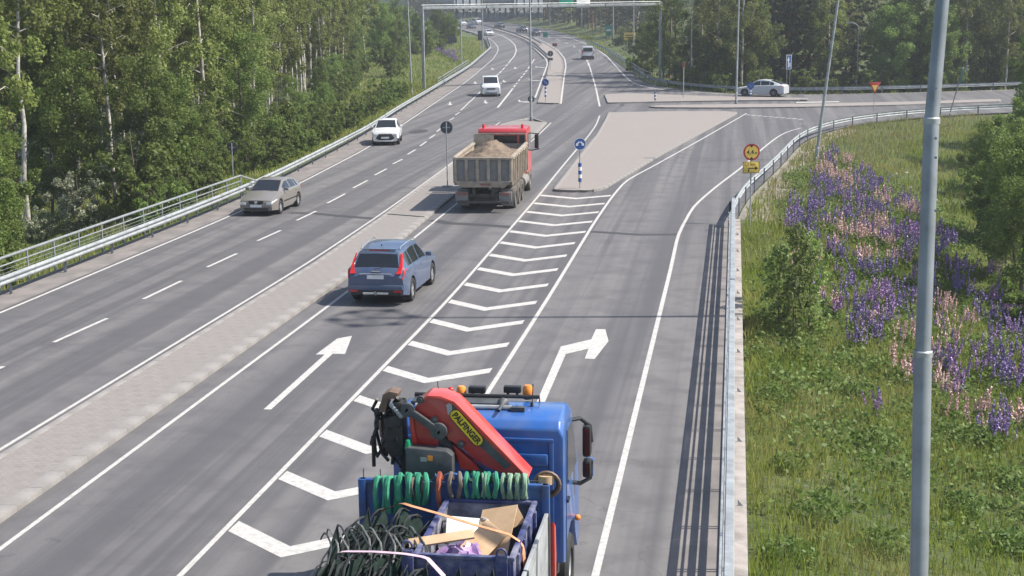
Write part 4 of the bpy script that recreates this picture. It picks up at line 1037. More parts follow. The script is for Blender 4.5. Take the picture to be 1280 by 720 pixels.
# --- champagne hatchback coming towards the viewer
HATCH = dict(L=4.2, W=1.71, H=1.45, wb=2.535, fo=.9, r=.31, hood0=.74, hood1=.95, belt0=.93, belt1=.98, cowl=1.12, rf=2.02, rr=3.5, rb=4.08, deck0=.98, tail=.92, wr=.68, wdeck=.84, gc=.19, roofdrop=.1, rim='rim', spokes=7,
             win=((1.6, 2.42), (2.5, 3.22), (3.28, 3.56)), endt=.15)
M_champ = paint('champagne_car_paint', (.165, .153, .138), .25)
def front_kit(K, grille, plate_z, lamps, inlet=None, lampmat='clear_lamp'):
    y0 = K.cy
    for pts in grille: slab(K, 'grille', MAT['black'], pts, y0 + .012, .03, .004)
    for a, b, k0, k1 in lamps:
        for s in (-1, 1):
            wrap(K, 'headlight', MAT[lampmat], a, b, k0, k1, s, .016)
            zz = K.ring(.06)[6][1]; x0, x1 = K.W*.52, K.W*.84; pts = [(x0, zz - .13), (x1, zz - .12), (x1 + .01, zz - .01), (x0 + .04, zz - .02)]
            pts = pts if s > 0 else [(-x, z) for x, z in pts][::-1]
            slab(K, 'headlight', MAT[lampmat], pts, K.cy - .01, .05, .008)
    if inlet: slab(K, 'air_inlet', MAT['black'], inlet, y0 + .01, .03, .004)
    plate(K, True, plate_z)
def tail_kit(K, k0=4.6, k1=6, d=.3):
    for s in (-1, 1): wrap(K, 'tail_light', MAT['red_lamp'], K.L - d, K.L - .01, k0, k1, s, .012)
def place(K_lab, cat, px_front_l, px_front_r, dirv, mat_, S, group=None, name='car', detail=True):
    """put a car with its front (or rear) bumper over the two given ground pixels"""
    a, b = gp(*px_front_l), gp(*px_front_r); m_ = (a + b)/2; d = Vector((dirv[0], dirv[1], 0)).normalized()
    back = S['fo'] + S['wb']/2
    c = m_ - d*back
    return make_car(K_lab, cat, (c.x, c.y, hz(c.y) + .005), heading(d.x, d.y), mat_, S, group, name, detail)
K = place('champagne silver hatchback driving towards the viewer along the left guardrail', 'car', (298.5, 270), (343, 271), (-.02, -1), M_champ, HATCH)
front_kit(K, [[(-.3, .56), (-.08, .52), (-.08, .68), (-.36, .68)], [(.3, .56), (.36, .68), (.08, .68), (.08, .52)]], .4, [(.03, .42, 5.2, 6.6)], rect(-.55, .55, .26, .36))
slab(K, 'bumper_strip', M_champ, [(-.7, .38), (.7, .38), (.7, .5), (-.7, .5)], K.cy + .002, .05, .02)
slab(K, 'badge', MAT['chrome'], rect(-.05, .05, .56, .66), K.cy + .03, .02, .01); tail_kit(K)
for s in (-1, 1):
    mb = MB(); mb.box((s*(K.W + .006), K.cy - 2.3, .52), (.02, 1.9, .05)); mb.build('side_moulding', MAT['black'], K.root)
mb = MB(); mb.tube([(-.4, K.cy - 1.15, .965), (.3, K.cy - 1.3, 1.03)], .012, 5); mb.build('wiper', MAT['black'], K.root)

# --- white crossover
XOVER = dict(L=4.46, W=1.825, H=1.62, wb=2.64, fo=.95, r=.355, hood0=.92, hood1=1.06, belt0=1.02, belt1=1.1, cowl=1.2, rf=2.05, rr=3.75, rb=4.34, deck0=1.05, tail=.98, wr=.69, wdeck=.84, gc=.24, roofdrop=.09,
             win=((1.65, 2.45), (2.52, 3.3), (3.36, 3.75)), clad=True, endt=.13)
M_white = paint('white_car_paint', (.62, .62, .615), .12)
K = place('white crossover car driving towards the viewer in the left lane', 'car', (466, 182.5), (497.5, 182), (.17, -1), M_white, XOVER)
front_kit(K, [[(-.42, .38), (.42, .38), (.62, .5), (.42, .78), (-.42, .78), (-.62, .5)]], .47, [(.03, .42, 5.3, 6.8)])
slab(K, 'skid_plate', M_white, rect(-.5, .5, .27, .345), K.cy + .012, .03, .01); tail_kit(K)
mb = MB(); mb.box((.35, K.cy - 2.2, 1.63), (.05, .1, .05)); mb.build('antenna_fin', M_white, K.root, bevel=.01)

# --- white vans
VAN = dict(L=4.9, W=1.92, H=1.96, wb=3.0, fo=.95, r=.33, hood0=1.05, hood1=1.25, belt0=1.14, belt1=1.18, cowl=.78, rf=1.75, rr=4.6, rb=4.84, deck0=1.2, tail=1.1, wr=.80, wdeck=.9, gc=.22, roofdrop=.06,
           win=((1.3, 2.2), (2.3, 3.4), (3.5, 4.5)), endt=.1)
M_vsil = paint('silver_white_van_paint', (.56, .58, .61), .15)
K = place('white van driving towards the viewer over the junction', 'van', (603.5, 121.3), (624.5, 121), (.2, -1), M_vsil, VAN, name='van')
front_kit(K, [rect(-.45, .45, .72, .86)], .45, [(.02, .35, 5, 6.3)], rect(-.6, .6, .32, .42)); tail_kit(K)
K = place('white van driving away in the outbound lane', 'van', (727, 74.5), (743.2, 74.5), (.0, -1), M_vsil, VAN, name='van')
K.root.rotation_euler.z = heading(-.13, 1); m_ = gp(735, 74.6); d = Vector((-.13, 1, 0)).normalized(); c = m_ + d*(VAN['L'] - VAN['fo'] - VAN['wb']/2); K.root.location = (c.x, c.y, hz(c.y))
yr = K.cy - K.L
slab(K, 'rear_window', MAT['glass'], [(-.74, 1.22), (.74, 1.22), (.66, 1.76), (-.66, 1.76)], yr + .06, .16, .02); slab(K, 'bumper', MAT['black'], rect(-.9, .9, .32, .52), yr - .01, .06, .02); plate(K, False, .88)
for s in (-1, 1): slab(K, 'tail_light', MAT['red_lamp'], rect(min(s*.8, s*.93), max(s*.8, s*.93), .85, 1.35), yr - .004, .04)

# --- silver fastback crossing on the side road
FAST = dict(L=4.75, W=1.92, H=1.62, wb=2.89, fo=.86, r=.36, hood0=.85, hood1=1.0, belt0=1.0, belt1=1.13, cowl=1.05, rf=2.05, rr=3.3, rb=4.5, deck0=1.16, tail=1.1, wr=.70, wdeck=.8, gc=.2, roofdrop=.05,
            win=((1.55, 2.4), (2.47, 3.3), (3.35, 3.75)), endt=.13, rim='galv_dark')
M_fast = paint('pearl_silver_car_paint', (.50, .52, .54), .1)
a, b = gp(929.5, 120.5), gp(968.5, 121.2); c = (a + b)/2; d = (a - b).normalized(); nrm = Vector((d.y, -d.x, 0)); nrm = nrm if nrm.y > 0 else -nrm; c = c + nrm*.85
K = make_car('silver fastback car passing left on the side road beyond the islands', 'car', (c.x, c.y, hz(c.y)), heading(d.x, d.y), M_fast, FAST)
tail_kit(K, 5, 6.2, .35); front_kit(K, [], .4, [(.03, .4, 5.2, 6.6)])

# --- far traffic
M_dark = paint('dark_grey_car_paint', (.03, .034, .045), .15); M_navy = paint('navy_car_paint', (.035, .045, .075), .15)
def far_car(x, y, d, mat_, S, label, away):
    c = gp(x, y); d = Vector((d[0], d[1], 0)).normalized(); back = S['fo'] + S['wb']/2 if not away else S['L'] - S['fo'] - S['wb']/2
    c = c - d*back if not away else c + d*back
    K = make_car(label, 'car', (c.x, c.y, hz(c.y)), heading(d.x, d.y), mat_, S, 'cars on the far bend', detail=False)
    if away: tail_kit(K); plate(K, False, .7)
    else: front_kit(K, [rect(-.4, .4, .5, .65)], .4, [(.03, .4, 5.2, 6.6)]); 
    return K
far_car(613, 45, (.35, -1), M_white, HATCH, 'white car coming round the far bend in the inbound lane', False)
far_car(580.5, 32, (.6, -1), M_vsil, XOVER, 'silver car farthest back on the left approaching the bend', False)
far_car(600, 31, (.6, -1), M_white, VAN, 'white van partly hidden behind the gantry signs far away', False)
far_car(627.5, 35.5, (-.5, 1), M_dark, XOVER, 'dark car leaving on the far bend, first of three', True)
far_car(655, 40.5, (-.42, 1), M_navy, XOVER, 'dark blue car leaving on the far bend, left of the middle lamp post', True)
far_car(671, 45, (-.38, 1), M_navy, XOVER, 'dark blue car leaving on the far bend, nearest of three', True)
far_car(592, 36, (.5, -1), M_dark, HATCH, 'small dark car behind the sign posts on the far left bend', False)
# ---------------------------------------------------------------- dump truck with a load of soil
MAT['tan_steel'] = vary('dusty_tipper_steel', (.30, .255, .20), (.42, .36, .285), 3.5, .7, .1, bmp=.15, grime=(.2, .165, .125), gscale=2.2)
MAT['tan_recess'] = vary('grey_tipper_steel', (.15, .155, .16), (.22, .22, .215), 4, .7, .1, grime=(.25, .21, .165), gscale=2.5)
MAT['soil'] = vary('dry_soil', (.115, .085, .062), (.225, .172, .125), 5, .95, bmp=.8, grime=(.08, .06, .045), gscale=2.0)
MAT['red_cab'] = paint('red_cab_paint', (.46, .035, .04), .15)
MAT['dusty_lens'] = vary('dusty_red_lens', (.2, .05, .04), (.26, .13, .1), 9, .6)
MAT['dusty_tyre'] = vary('dusty_tyre', (.05, .045, .04), (.16, .145, .125), 7, .9)
MAT['dusty_rim'] = vary('dusty_rim', (.3, .29, .27), (.46, .44, .41), 7, .6)
MAT['chassis'] = vary('dusty_chassis', (.03, .028, .027), (.09, .08, .07), 5, .8)
def truck_wheel(root, x, y, r, w, side, ty='rubber', rm='galv'):
    key = ('t', r, w, side, ty, rm)
    if key not in _wheel:
        mb = MB(); mb.lathe([(r*.55, -w/2), (r*.92, -w/2), (r, -w*.36), (r, w*.36), (r*.92, w/2), (r*.55, w/2), (r*.55, -w/2)], axis='x', n=28); t_ = mb.mesh('tyre', MAT[ty])
        o = side*w*.4; mb = MB(); mb.lathe([(0, o - side*.02), (r*.16, o - side*.02), (r*.2, o - side*.09), (r*.42, o - side*.12), (r*.5, o), (r*.57, o), (r*.57, o - side*.05)], axis='x', n=28)
        for k in range(10):
            a = 2*math.pi*k/10; mb.lathe([(0, o - side*.06), (.02, o - side*.06), (.02, o - side*.12)], (0, r*.3*math.cos(a), r*.3*math.sin(a)), 'x', 6)
        r_ = mb.mesh('rim', MAT[rm]); _wheel[key] = (t_, r_)
    t_, r_ = _wheel[key]; e = link('wheel', None, root); e.location = (x, y, r); e.empty_display_size = .1; link('tyre', t_, e); link('rim', r_, e)
def part(root, name, mat_, fn, bevel=0.0, smooth=35):
    mb = MB(); fn(mb); return mb.build(name, MAT[mat_] if isinstance(mat_, str) else mat_, root, bevel=bevel, smooth=smooth)
dt = thing('dump_truck', 'red dump truck carrying soil in a dusty ribbed steel body', 'truck', (-10.86, 63.75, 0), heading(-.03, 1))
BX, BZ0, BZ1, BL = 1.27, 1.22, 2.42, 6.1
part(dt, 'body_floor', 'tan_steel', lambda m: m.box((0, BL/2, BZ0 + .04), (2*BX - .1, BL - .1, .08)))
for s in (-1, 1):
    part(dt, 'body_side', 'tan_steel', lambda m: m.prism([(0.04, BZ0), (BL, BZ0), (BL, BZ1 + .08), (.04, BZ1)], 'x', s*BX - .03, s*BX + .03))
    part(dt, 'top_rail', 'tan_steel', lambda m: m.bar((s*(BX - .01), .0, BZ1 + .02), (s*(BX - .01), BL, BZ1 + .1), .15, .1), .015)
    for k in range(9):
        part(dt, 'side_rib', 'tan_steel', lambda m: m.prism([(BX + .03, BZ0 + .02), (BX + .1, BZ0 + .08), (BX + .1, BZ1 - .06), (BX + .03, BZ1 - .02)] if s > 0 else [(-BX - .03, BZ0 + .02), (-BX - .03, BZ1 - .02), (-BX - .1, BZ1 - .06), (-BX - .1, BZ0 + .08)], 'y', .25 + k*.68, .36 + k*.68))
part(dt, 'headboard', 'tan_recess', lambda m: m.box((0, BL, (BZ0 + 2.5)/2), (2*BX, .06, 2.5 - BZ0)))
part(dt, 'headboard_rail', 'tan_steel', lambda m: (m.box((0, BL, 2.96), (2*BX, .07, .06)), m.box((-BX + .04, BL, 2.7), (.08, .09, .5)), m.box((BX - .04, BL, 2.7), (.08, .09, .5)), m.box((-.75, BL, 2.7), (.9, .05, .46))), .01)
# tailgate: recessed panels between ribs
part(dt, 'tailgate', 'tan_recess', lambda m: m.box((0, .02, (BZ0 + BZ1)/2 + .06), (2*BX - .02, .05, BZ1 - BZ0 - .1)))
for k in range(6):
    x = -BX + .05 + k*(2*BX - .1)/5
    part(dt, 'tailgate_rib', 'tan_steel', lambda m: m.box((x, -.045, (BZ0 + BZ1)/2 + .08), (.14 if 0 < k < 5 else .1, .1, BZ1 - BZ0 - .2)), .012)
part(dt, 'tailgate_rail', 'tan_steel', lambda m: m.box((0, -.05, BZ1 - .01), (2*BX + .06, .14, .1)), .015)
part(dt, 'tailgate_rail', 'tan_steel', lambda m: m.prism([(-BX - .02, BZ0 + .2), (-BX + .3, BZ0 - .08), (BX - .3, BZ0 - .08), (BX + .02, BZ0 + .2)], 'y', -.12, .02), .012)
part(dt, 'reflector_board', MAT['dusty_lens'], lambda m: m.box((.1, -.125, BZ0 + .06), (.5, .01, .08)))
# soil heap
rng = np.random.default_rng(8); nx, ny = 40, 80
gx, gy = np.meshgrid(np.linspace(-BX + .04, BX - .04, nx), np.linspace(.06, BL - .06, ny))
hz_ = 2.28 + .62*np.exp(-((gx/.85)**2 + ((gy - 3.0)/1.5)**2)) + .2*np.exp(-((gx + .4)/.5)**2 - ((gy - 4.6)/.8)**2) - .12*(np.abs(gx)/BX)**2
hz_ += rng.normal(0, .022, gx.shape) + .05*np.sin(gx*7 + gy*3)*np.cos(gy*5)
ii = np.arange(nx*ny).reshape(ny, nx); fcs = np.stack([ii[:-1, :-1], ii[:-1, 1:], ii[1:, 1:], ii[1:, :-1]], -1).reshape(-1, 4)
so = link('soil_load', np_mesh('soil_load', np.stack([gx.ravel(), gy.ravel(), hz_.ravel()], -1), fcs, MAT['soil'])); so.location = dt.location; so.rotation_euler = dt.rotation_euler
tag(so, 'heap of dry brown soil lying in the dump truck body', 'soil')
# chassis, rear lamps, mudguards
part(dt, 'chassis_frame', 'chassis', lambda m: (m.box((-.42, 4.2, .95), (.14, 8.4, .3)), m.box((.42, 4.2, .95), (.14, 8.4, .3)), m.box((0, .2, .75), (2.2, .16, .18)), m.box((0, .5, .55), (1.0, .5, .35)), m.box((0, 1.7, .52), (1.7, .18, .18)), m.box((0, 3.1, .52), (1.7, .18, .18))), .02)
part(dt, 'bumper_bar', 'chassis', lambda m: m.box((0, -.02, .48), (2.3, .12, .12)), .02)
for s in (-1, 1):
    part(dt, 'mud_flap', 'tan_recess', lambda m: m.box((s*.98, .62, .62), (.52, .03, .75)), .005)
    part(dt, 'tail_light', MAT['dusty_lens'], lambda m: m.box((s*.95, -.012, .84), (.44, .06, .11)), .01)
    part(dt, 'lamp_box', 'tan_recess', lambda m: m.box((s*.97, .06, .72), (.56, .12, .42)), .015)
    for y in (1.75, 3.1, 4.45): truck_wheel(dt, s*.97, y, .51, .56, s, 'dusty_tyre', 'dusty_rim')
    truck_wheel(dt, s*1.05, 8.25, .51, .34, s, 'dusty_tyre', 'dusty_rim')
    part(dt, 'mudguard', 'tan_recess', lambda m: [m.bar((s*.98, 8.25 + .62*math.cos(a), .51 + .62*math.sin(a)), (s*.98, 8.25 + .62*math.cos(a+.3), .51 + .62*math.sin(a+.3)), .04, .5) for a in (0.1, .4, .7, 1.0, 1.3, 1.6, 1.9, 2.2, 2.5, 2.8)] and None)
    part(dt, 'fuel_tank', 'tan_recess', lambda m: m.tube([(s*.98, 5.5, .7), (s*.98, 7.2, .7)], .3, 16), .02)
# cab
cabprof = [(6.95, .95), (6.95, 3.0), (7.05, 3.14), (8.35, 3.2), (8.75, 3.05), (9.05, 2.0), (9.15, 1.9), (9.2, .75), (8.95, .6), (8.9, .95)]
part(dt, 'cab', 'red_cab', lambda m: m.prism(cabprof, 'x', -1.19, 1.19), .07)
part(dt, 'rear_window', 'glass', lambda m: m.prism([(-.72, 2.25), (.72, 2.25), (.72, 2.82), (-.72, 2.82)], 'y', 6.935, 6.965))
part(dt, 'rear_trim', 'black', lambda m: (m.box((0, 6.955, 2.05), (2.2, .04, .3)), m.box((-1.0, 6.955, 2.5), (.34, .04, .66)), m.box((1.0, 6.955, 2.5), (.34, .04, .66))))
part(dt, 'windscreen', 'glass', lambda m: m.prism([(8.74, 2.98), (8.78, 3.0), (9.075, 2.05), (9.04, 2.04)], 'x', -1.1, 1.1))
for s in (-1, 1):
    part(dt, 'side_window', 'glass', lambda m: m.prism([(7.35, 2.0), (8.85, 1.95), (8.62, 2.85), (7.35, 2.88)], 'x', s*1.195 - .006, s*1.195 + .006))
    part(dt, 'mirror', 'black', lambda m: m.box((s*1.46, 8.95, 2.35), (.2, .14, .7)), .04)
    [part(dt, 'mirror_arm', 'black', lambda m: m.bar((s*1.17, 8.75, 2.78 - .86*q), (s*1.6, 8.95, 2.72 - .74*q), .05)) for q in (0, 1)]
    part(dt, 'beacon', 'red_lamp', lambda m: m.lathe([(0, .22), (.06, .2), (.07, .05), (.09, .0)], (s*.95, 7.25, 3.13)))
part(dt, 'air_stack', 'chassis', lambda m: m.box((-.85, 6.6, 2.1), (.5, .4, 1.6)), .04)

# ---------------------------------------------------------------- blue crane truck in the foreground (origin: foot of the headboard)
MAT['truck_blue'] = paint('truck_blue_paint', (.02, .105, .36), .28)
MAT['board_blue'] = vary('worn_blue_steel', (.02, .075, .24), (.035, .11, .32), 4, .55, .1, grime=(.06, .07, .1), gscale=3)
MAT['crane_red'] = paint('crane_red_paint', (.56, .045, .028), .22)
MAT['crane_red_shaded'] = paint('crane_red_shaded_side', (.40, .028, .026), .3)  # same red, darker: shade on the crane's sides put into the colour
MAT['alu'] = vary('brushed_aluminium', (.36, .38, .39), (.5, .52, .53), 6, .5, .35, stretch=(1, .2, 6), grime=(.27, .27, .27), gscale=2)
MAT['dark_grey'] = vary('dark_grey_casting', (.05, .055, .06), (.095, .1, .105), 6, .5, .2)
MAT['bin_blue'] = vary('scuffed_blue_bin', (.03, .04, .12), (.06, .075, .2), 5, .6, .1, grime=(.27, .26, .3), gscale=3.2)
MAT['bin_in'] = vary('scraped_bin_inside', (.06, .065, .11), (.17, .17, .21), 5, .65, .1, grime=(.42, .41, .45), gscale=2.6)
MAT['strap_green'] = vary('green_webbing', (.02, .20, .11), (.06, .33, .2), 9, .85)
MAT['strap_pale'] = vary('faded_green_webbing', (.16, .29, .19), (.3, .42, .3), 9, .85)
MAT['strap_orange'] = vary('orange_webbing', (.50, .20, .09), (.64, .33, .18), 9, .85)
MAT['strap_red'] = vary('red_webbing', (.32, .07, .04), (.46, .13, .07), 9, .85)
MAT['strap_pink'] = vary('lilac_webbing', (.5, .33, .42), (.62, .46, .52), 9, .85)
MAT['strap_brown'] = vary('brown_webbing', (.13, .1, .08), (.22, .18, .14), 9, .85)
MAT['cardboard'] = vary('cardboard', (.42, .28, .16), (.52, .37, .23), 5, .85)
MAT['foam'] = vary('white_foam', (.5, .485, .49), (.62, .6, .6), 6, .8)
MAT['purple_bag'] = vary('purple_plastic_bag', (.17, .09, .26), (.42, .3, .5), 7, .35)
MAT['green_net'] = vary('dark_green_net', (.006, .018, .014), (.016, .04, .03), 12, .75)
MAT['hoop'] = vary('black_hoop_edge', (.014, .016, .016), (.06, .064, .062), 9, .45)
MAT['hoop_pale'] = vary('pale_hoop_edge', (.1, .105, .1), (.24, .24, .225), 9, .5)  # paler tone for every second loose bar
MAT['hose'] = vary('black_rubber_hose', (.01, .01, .011), (.03, .03, .03), 9, .5)
MAT['badge_yellow'] = plain('badge_yellow', (.72, .55, .03), .4)
MAT['copper'] = vary('brown_hose', (.1, .065, .045), (.2, .13, .09), 8, .6)
CT = Vector((-3.62, 18.5, 0)); CZ = .18
ct = thing('crane_truck', 'blue flatbed truck with a folded red loading crane behind its cab', 'truck', CT)
def Zk(x, y): return (360 + x/2.769, 460 + y/2.769)
def lv(x, y, v):                   # zoomed photo spot -> local point on the plane y = v - 19
    return on_v(*Zk(x, y), v - .5) - CT
def lvi(x, y, v): return lv(x, y, v) - Vector((0, 0, CZ))
def lxz(pts, v): return [(lv(x, y, v).x, lv(x, y, v).z) for x, y in pts]
# cab
cp = [(1.85, .9), (1.85, 2.86), (1.95, 2.97), (2.2, 3.01), (2.75, 3.03), (3.0, 2.94), (3.72, 1.95), (3.85, 1.85), (4.0, 1.2), (4.0, .6), (3.75, .45), (3.45, .8), (3.32, 1.08), (2.8, 1.18), (2.28, 1.08), (2.12, .8)]
def cabfn(m):
    secs = [(-1.26, .0), (-1.2, .05), (1.2, .05), (1.26, .0)]
    n = len(cp); vs = []
    for x, d in secs:
        for y, z in cp: vs.append((x, y, z + (d if z > 2.8 else 0) - (.06 if (abs(x) > 1.22 and z > 2.8) else 0)))
    fs = [tuple(range(n-1, -1, -1)), tuple(range(3*n, 4*n))] + [(a*n+i, a*n+(i+1) % n, (a+1)*n+(i+1) % n, (a+1)*n+i) for a in range(3) for i in range(n)]
    m.add(vs, fs)
part(ct, 'cab', 'truck_blue', cabfn, .045, 40)
# pressed rear wall: frame and raised ribs
bf = lambda x0, x1, z0, z1, t=.03: (lambda m: m.box(((x0+x1)/2, 1.85 - t/2, (z0+z1)/2), (x1-x0, t, z1-z0)))
for a in ((-1.12, 1.12, 2.72, 2.78), (-1.12, -1.05, 1.0, 2.72), (1.05, 1.12, 1.0, 2.72)): part(ct, 'rear_wall_frame', 'truck_blue', bf(*a, .035), .012)
for cx_ in (-.78, 0, .78):
    for k in range(4): part(ct, 'pressed_rib', 'truck_blue', bf(cx_ - .26, cx_ + .26, 1.42 + k*.32, 1.6 + k*.32, .075), .035)
for cx_ in (-.4, .4): part(ct, 'pressed_rib', 'truck_blue', bf(cx_ - .04, cx_ + .04, 1.1, 2.68, .025), .012)
part(ct, 'roof_hatch', 'dark_grey', lambda m: m.box((-.4, 2.6, 3.1), (1.4, .34, .05)), .015)
part(ct, 'roof_rail', 'black', lambda m: (m.tube([(-1.1, 2.75, 2.95), (-1.1, 2.75, 3.15), (.8, 2.75, 3.15), (.8, 2.75, 2.95)], .03, 8)))
part(ct, 'roof_pipe', 'alu', lambda m: m.tube([(-1.0, 2.3, 3.1), (.45, 2.3, 3.1)], .035, 8))
part(ct, 'air_horn', 'dark_grey', lambda m: (m.lathe([(.02, 0), (.03, .3), (.09, .42)], (.3, 2.0, 3.13), 'y', 12), m.box((.55, 2.25, 3.1), (.2, .1, .06))), .0)
for x in (-.72, .02, .8):
    pass
for k, (zx, zy) in enumerate(((600, 78), (830, 75))):
    q = lv(zx, zy, 21.85); part(ct, 'beacon', 'amber', lambda m: m.lathe([(0, .075), (.05, .07), (.075, .03), (.08, -.06), (.06, -.1)], (q.x, q.y, q.z), n=14)); part(ct, 'beacon_foot', 'black', lambda m: m.lathe([(.06, -.09), (.07, -.14), (.03, -.15)], (q.x, q.y, q.z)))
for zx, zy in ((655, 74), (777, 73)):
    q = lv(zx, zy, 21.85); part(ct, 'work_light', 'black', lambda m: (m.box((q.x, q.y, q.z), (.26, .12, .1)), m.box((q.x - .07, q.y, q.z - .07), (.04, .05, .1)), m.box((q.x + .07, q.y, q.z - .07), (.04, .05, .1))), .015)
q = lv(563, 75, 21.7); part(ct, 'marker_lamp', 'red_lamp', lambda m: m.ball(q, .045))
part(ct, 'antenna', 'black', lambda m: (m.tube([(.72, 2.5, 3.05), (.74, 2.5, 3.42)], .008, 5), m.lathe([(.03, 0), (.02, .08)], (.72, 2.5, 3.05))))
for s in (-1, 1):
    part(ct, 'side_window', 'glass', lambda m: m.prism([(2.35, 1.95), (3.6, 1.9), (3.0, 2.74), (2.35, 2.76)], 'x', s*1.262 - .006, s*1.262 + .006))
    part(ct, 'door_seam', 'black', lambda m: m.box((s*1.262, 2.2, 1.8), (.006, .02, 2.0)))
    part(ct, 'door_handle', 'black', lambda m: m.box((s*1.275, 2.36, 1.7), (.03, .2, .05)), .01)
    part(ct, 'mirror', 'black', lambda m: m.box((s*1.46, 3.3, 2.34), (.13, .24, .5)), .05); part(ct, 'mirror', 'black', lambda m: m.box((s*1.46, 3.3, 1.9), (.13, .24, .28)), .05)
    part(ct, 'mirror_glass', MAT['glass'], lambda m: m.box((s*1.46, 3.176, 2.34), (.1, .008, .42))); part(ct, 'mirror_glass', MAT['glass'], lambda m: m.box((s*1.46, 3.176, 1.9), (.1, .008, .2)))
    part(ct, 'mirror_shell', 'truck_blue', lambda m: m.box((s*1.48, 3.4, 1.88), (.14, .1, .3)), .03)
    for q in (0, 1): part(ct, 'mirror_arm', 'black', lambda m: m.tube([(s*1.22, 3.05, 2.72 - q*.98), (s*1.36, 3.25, 2.7 - q*1.04), (s*1.5, 3.34, 2.56 - q*.84), (s*1.52, 3.34, 2.3 - q*.3)], .035, 8))
    part(ct, 'marker_lamp', 'amber', lambda m: m.ball((s*1.3, 3.4, 1.05), .05))
    truck_wheel(ct, s*1.1, 2.8, .5, .32, s)
    for y in (-2.4, -3.75): truck_wheel(ct, s*1.0, y, .5, .56, s)
    part(ct, 'wheel_arch', 'dark_grey', lambda m: [m.bar((s*1.12, 2.8 + .6*math.cos(a), .52 + .6*math.sin(a)), (s*1.12, 2.8 + .6*math.cos(a+.25), .52 + .6*math.sin(a+.25)), .03, .34) for a in np.arange(0, 3.0, .25)] and None)
part(ct, 'windscreen', 'glass', lambda m: m.prism([(3.02, 2.92), (3.05, 2.93), (3.74, 2.0), (3.71, 1.99)], 'x', -1.12, 1.12))
part(ct, 'chassis_frame', 'chassis', lambda m: (m.box((-.42, -1.4, .85), (.12, 10.2, .28)), m.box((.42, -1.4, .85), (.12, 10.2, .28)), m.box((0, -2.4, .5), (1.7, .18, .18)), m.box((0, -3.75, .5), (1.7, .18, .18)), m.box((0, 2.8, .5), (1.8, .14, .14))), .015)
# bed
part(ct, 'bed_floor', 'dark_grey', lambda m: m.box((0, -3.1, 1.14), (2.5, 6.15, .12)), .01)
for s in (1,):
    for k in range(3):
        part(ct, 'side_board', 'alu', lambda m: m.box((s*1.255, -1.08 - k*2.05, 1.66), (.035, 2.0, .92)), .008)
        part(ct, 'board_rail', 'alu', lambda m: m.box((s*1.255, -1.08 - k*2.05, 2.135), (.05, 2.0, .045)), .008)
    for k in range(4): part(ct, 'stake', 'dark_grey', lambda m: m.box((s*1.26, -.04 - k*2.05, 1.65), (.07, .08, .98)), .01)
part(ct, 'tail_board', 'alu', lambda m: m.box((0, -6.2, 1.66), (2.5, .035, .92)), .008)
# headboard
HB = 2.5
part(ct, 'headboard', 'board_blue', lambda m: m.box((0, .0, 1.84), (2.55, .05, 1.3)), .008)
for x in (-1.24, -.25, .22, 1.24): part(ct, 'headboard_post', 'board_blue', lambda m: m.box((x, -.02, 1.86), (.1, .1, 1.34)), .01)
part(ct, 'headboard_rail', 'board_blue', lambda m: m.box((0, -.01, HB), (2.55, .09, .06)), .01)
for zx in (510, 618):
    q = lv(zx, 352, 19.0); part(ct, 'headboard_horn', 'board_blue', lambda m: m.prism([(q.x - .05, HB), (q.x + .05, HB), (q.x, HB + .13)], 'y', -.03, .03), .008)
part(ct, 'headboard_hoop', 'board_blue', lambda m: m.prism([(lv(568, 360, 19).x + .16*math.cos(a), HB + .02 + .12*math.sin(a)) for a in np.linspace(0, math.pi, 9)], 'y', -.03, .03))
for zx in (262, 320): q = lv(zx, 375, 19.0); part(ct, 'pin', 'dark_grey', lambda m: m.tube([(q.x, 0, HB), (q.x, 0, HB + .16)], .008, 5))
part(ct, 'wire_rack', 'dark_grey', lambda m: m.tube([(.15, .02, HB + .06), (1.16, .02, HB + .06), (1.2, .02, HB)], .008, 5))
# crane: base column, folded booms in the plane behind the cab
V0, V1 = .72, 1.12
main = [(424, 170), (448, 122), (482, 101), (528, 104), (572, 122), (596, 146), (826, 384), (820, 388), (800, 388), (742, 366), (690, 346), (640, 312), (598, 272), (556, 250), (530, 205), (470, 165)]
part(ct, 'crane_boom', 'crane_red_shaded', lambda m: m.prism(lxz(main, 19.0 + V0), 'y', V0, V1), .02)
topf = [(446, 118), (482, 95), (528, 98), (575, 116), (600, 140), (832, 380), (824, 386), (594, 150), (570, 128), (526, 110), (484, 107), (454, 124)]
part(ct, 'boom_top_plate', 'crane_red', lambda m: m.prism(lxz(topf, 19.0 + V0 - .02), 'y', V0 - .02, V1 + .02), .006)  # brighter red strip: sunlight on the boom's top put into the colour
part(ct, 'crane_arm', 'crane_red_shaded', lambda m: m.prism(lxz([(420, 165), (470, 160), (528, 205), (522, 262), (514, 272), (434, 274), (426, 222)], 19.0 + V0 + .1), 'y', V0 + .06, V1 - .06), .02)
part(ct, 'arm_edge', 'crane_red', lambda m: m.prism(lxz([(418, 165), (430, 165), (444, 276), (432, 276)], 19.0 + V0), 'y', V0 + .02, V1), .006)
part(ct, 'boom_decal', 'dark_grey', lambda m: m.prism(lxz([(566, 128), (676, 244), (770, 340), (752, 352), (660, 270), (568, 178)], 19.0 + V0 - .035), 'y', V0 - .012, V0 - .001))
part(ct, 'decal_edge', 'alu', lambda m: m.prism(lxz([(546, 130), (560, 120), (566, 128), (568, 178), (552, 160)], 19.0 + V0 - .035), 'y', V0 - .012, V0 - .001))
pa_, pb_ = lv(580, 164, 19.7), lv(656, 250, 19.7); dd = (pb_ - pa_); ang = math.atan2(dd.z, dd.x); mid = (pa_ + pb_)/2; Lh = Vector((dd.x, 0, dd.z)).length/2; rr = .072
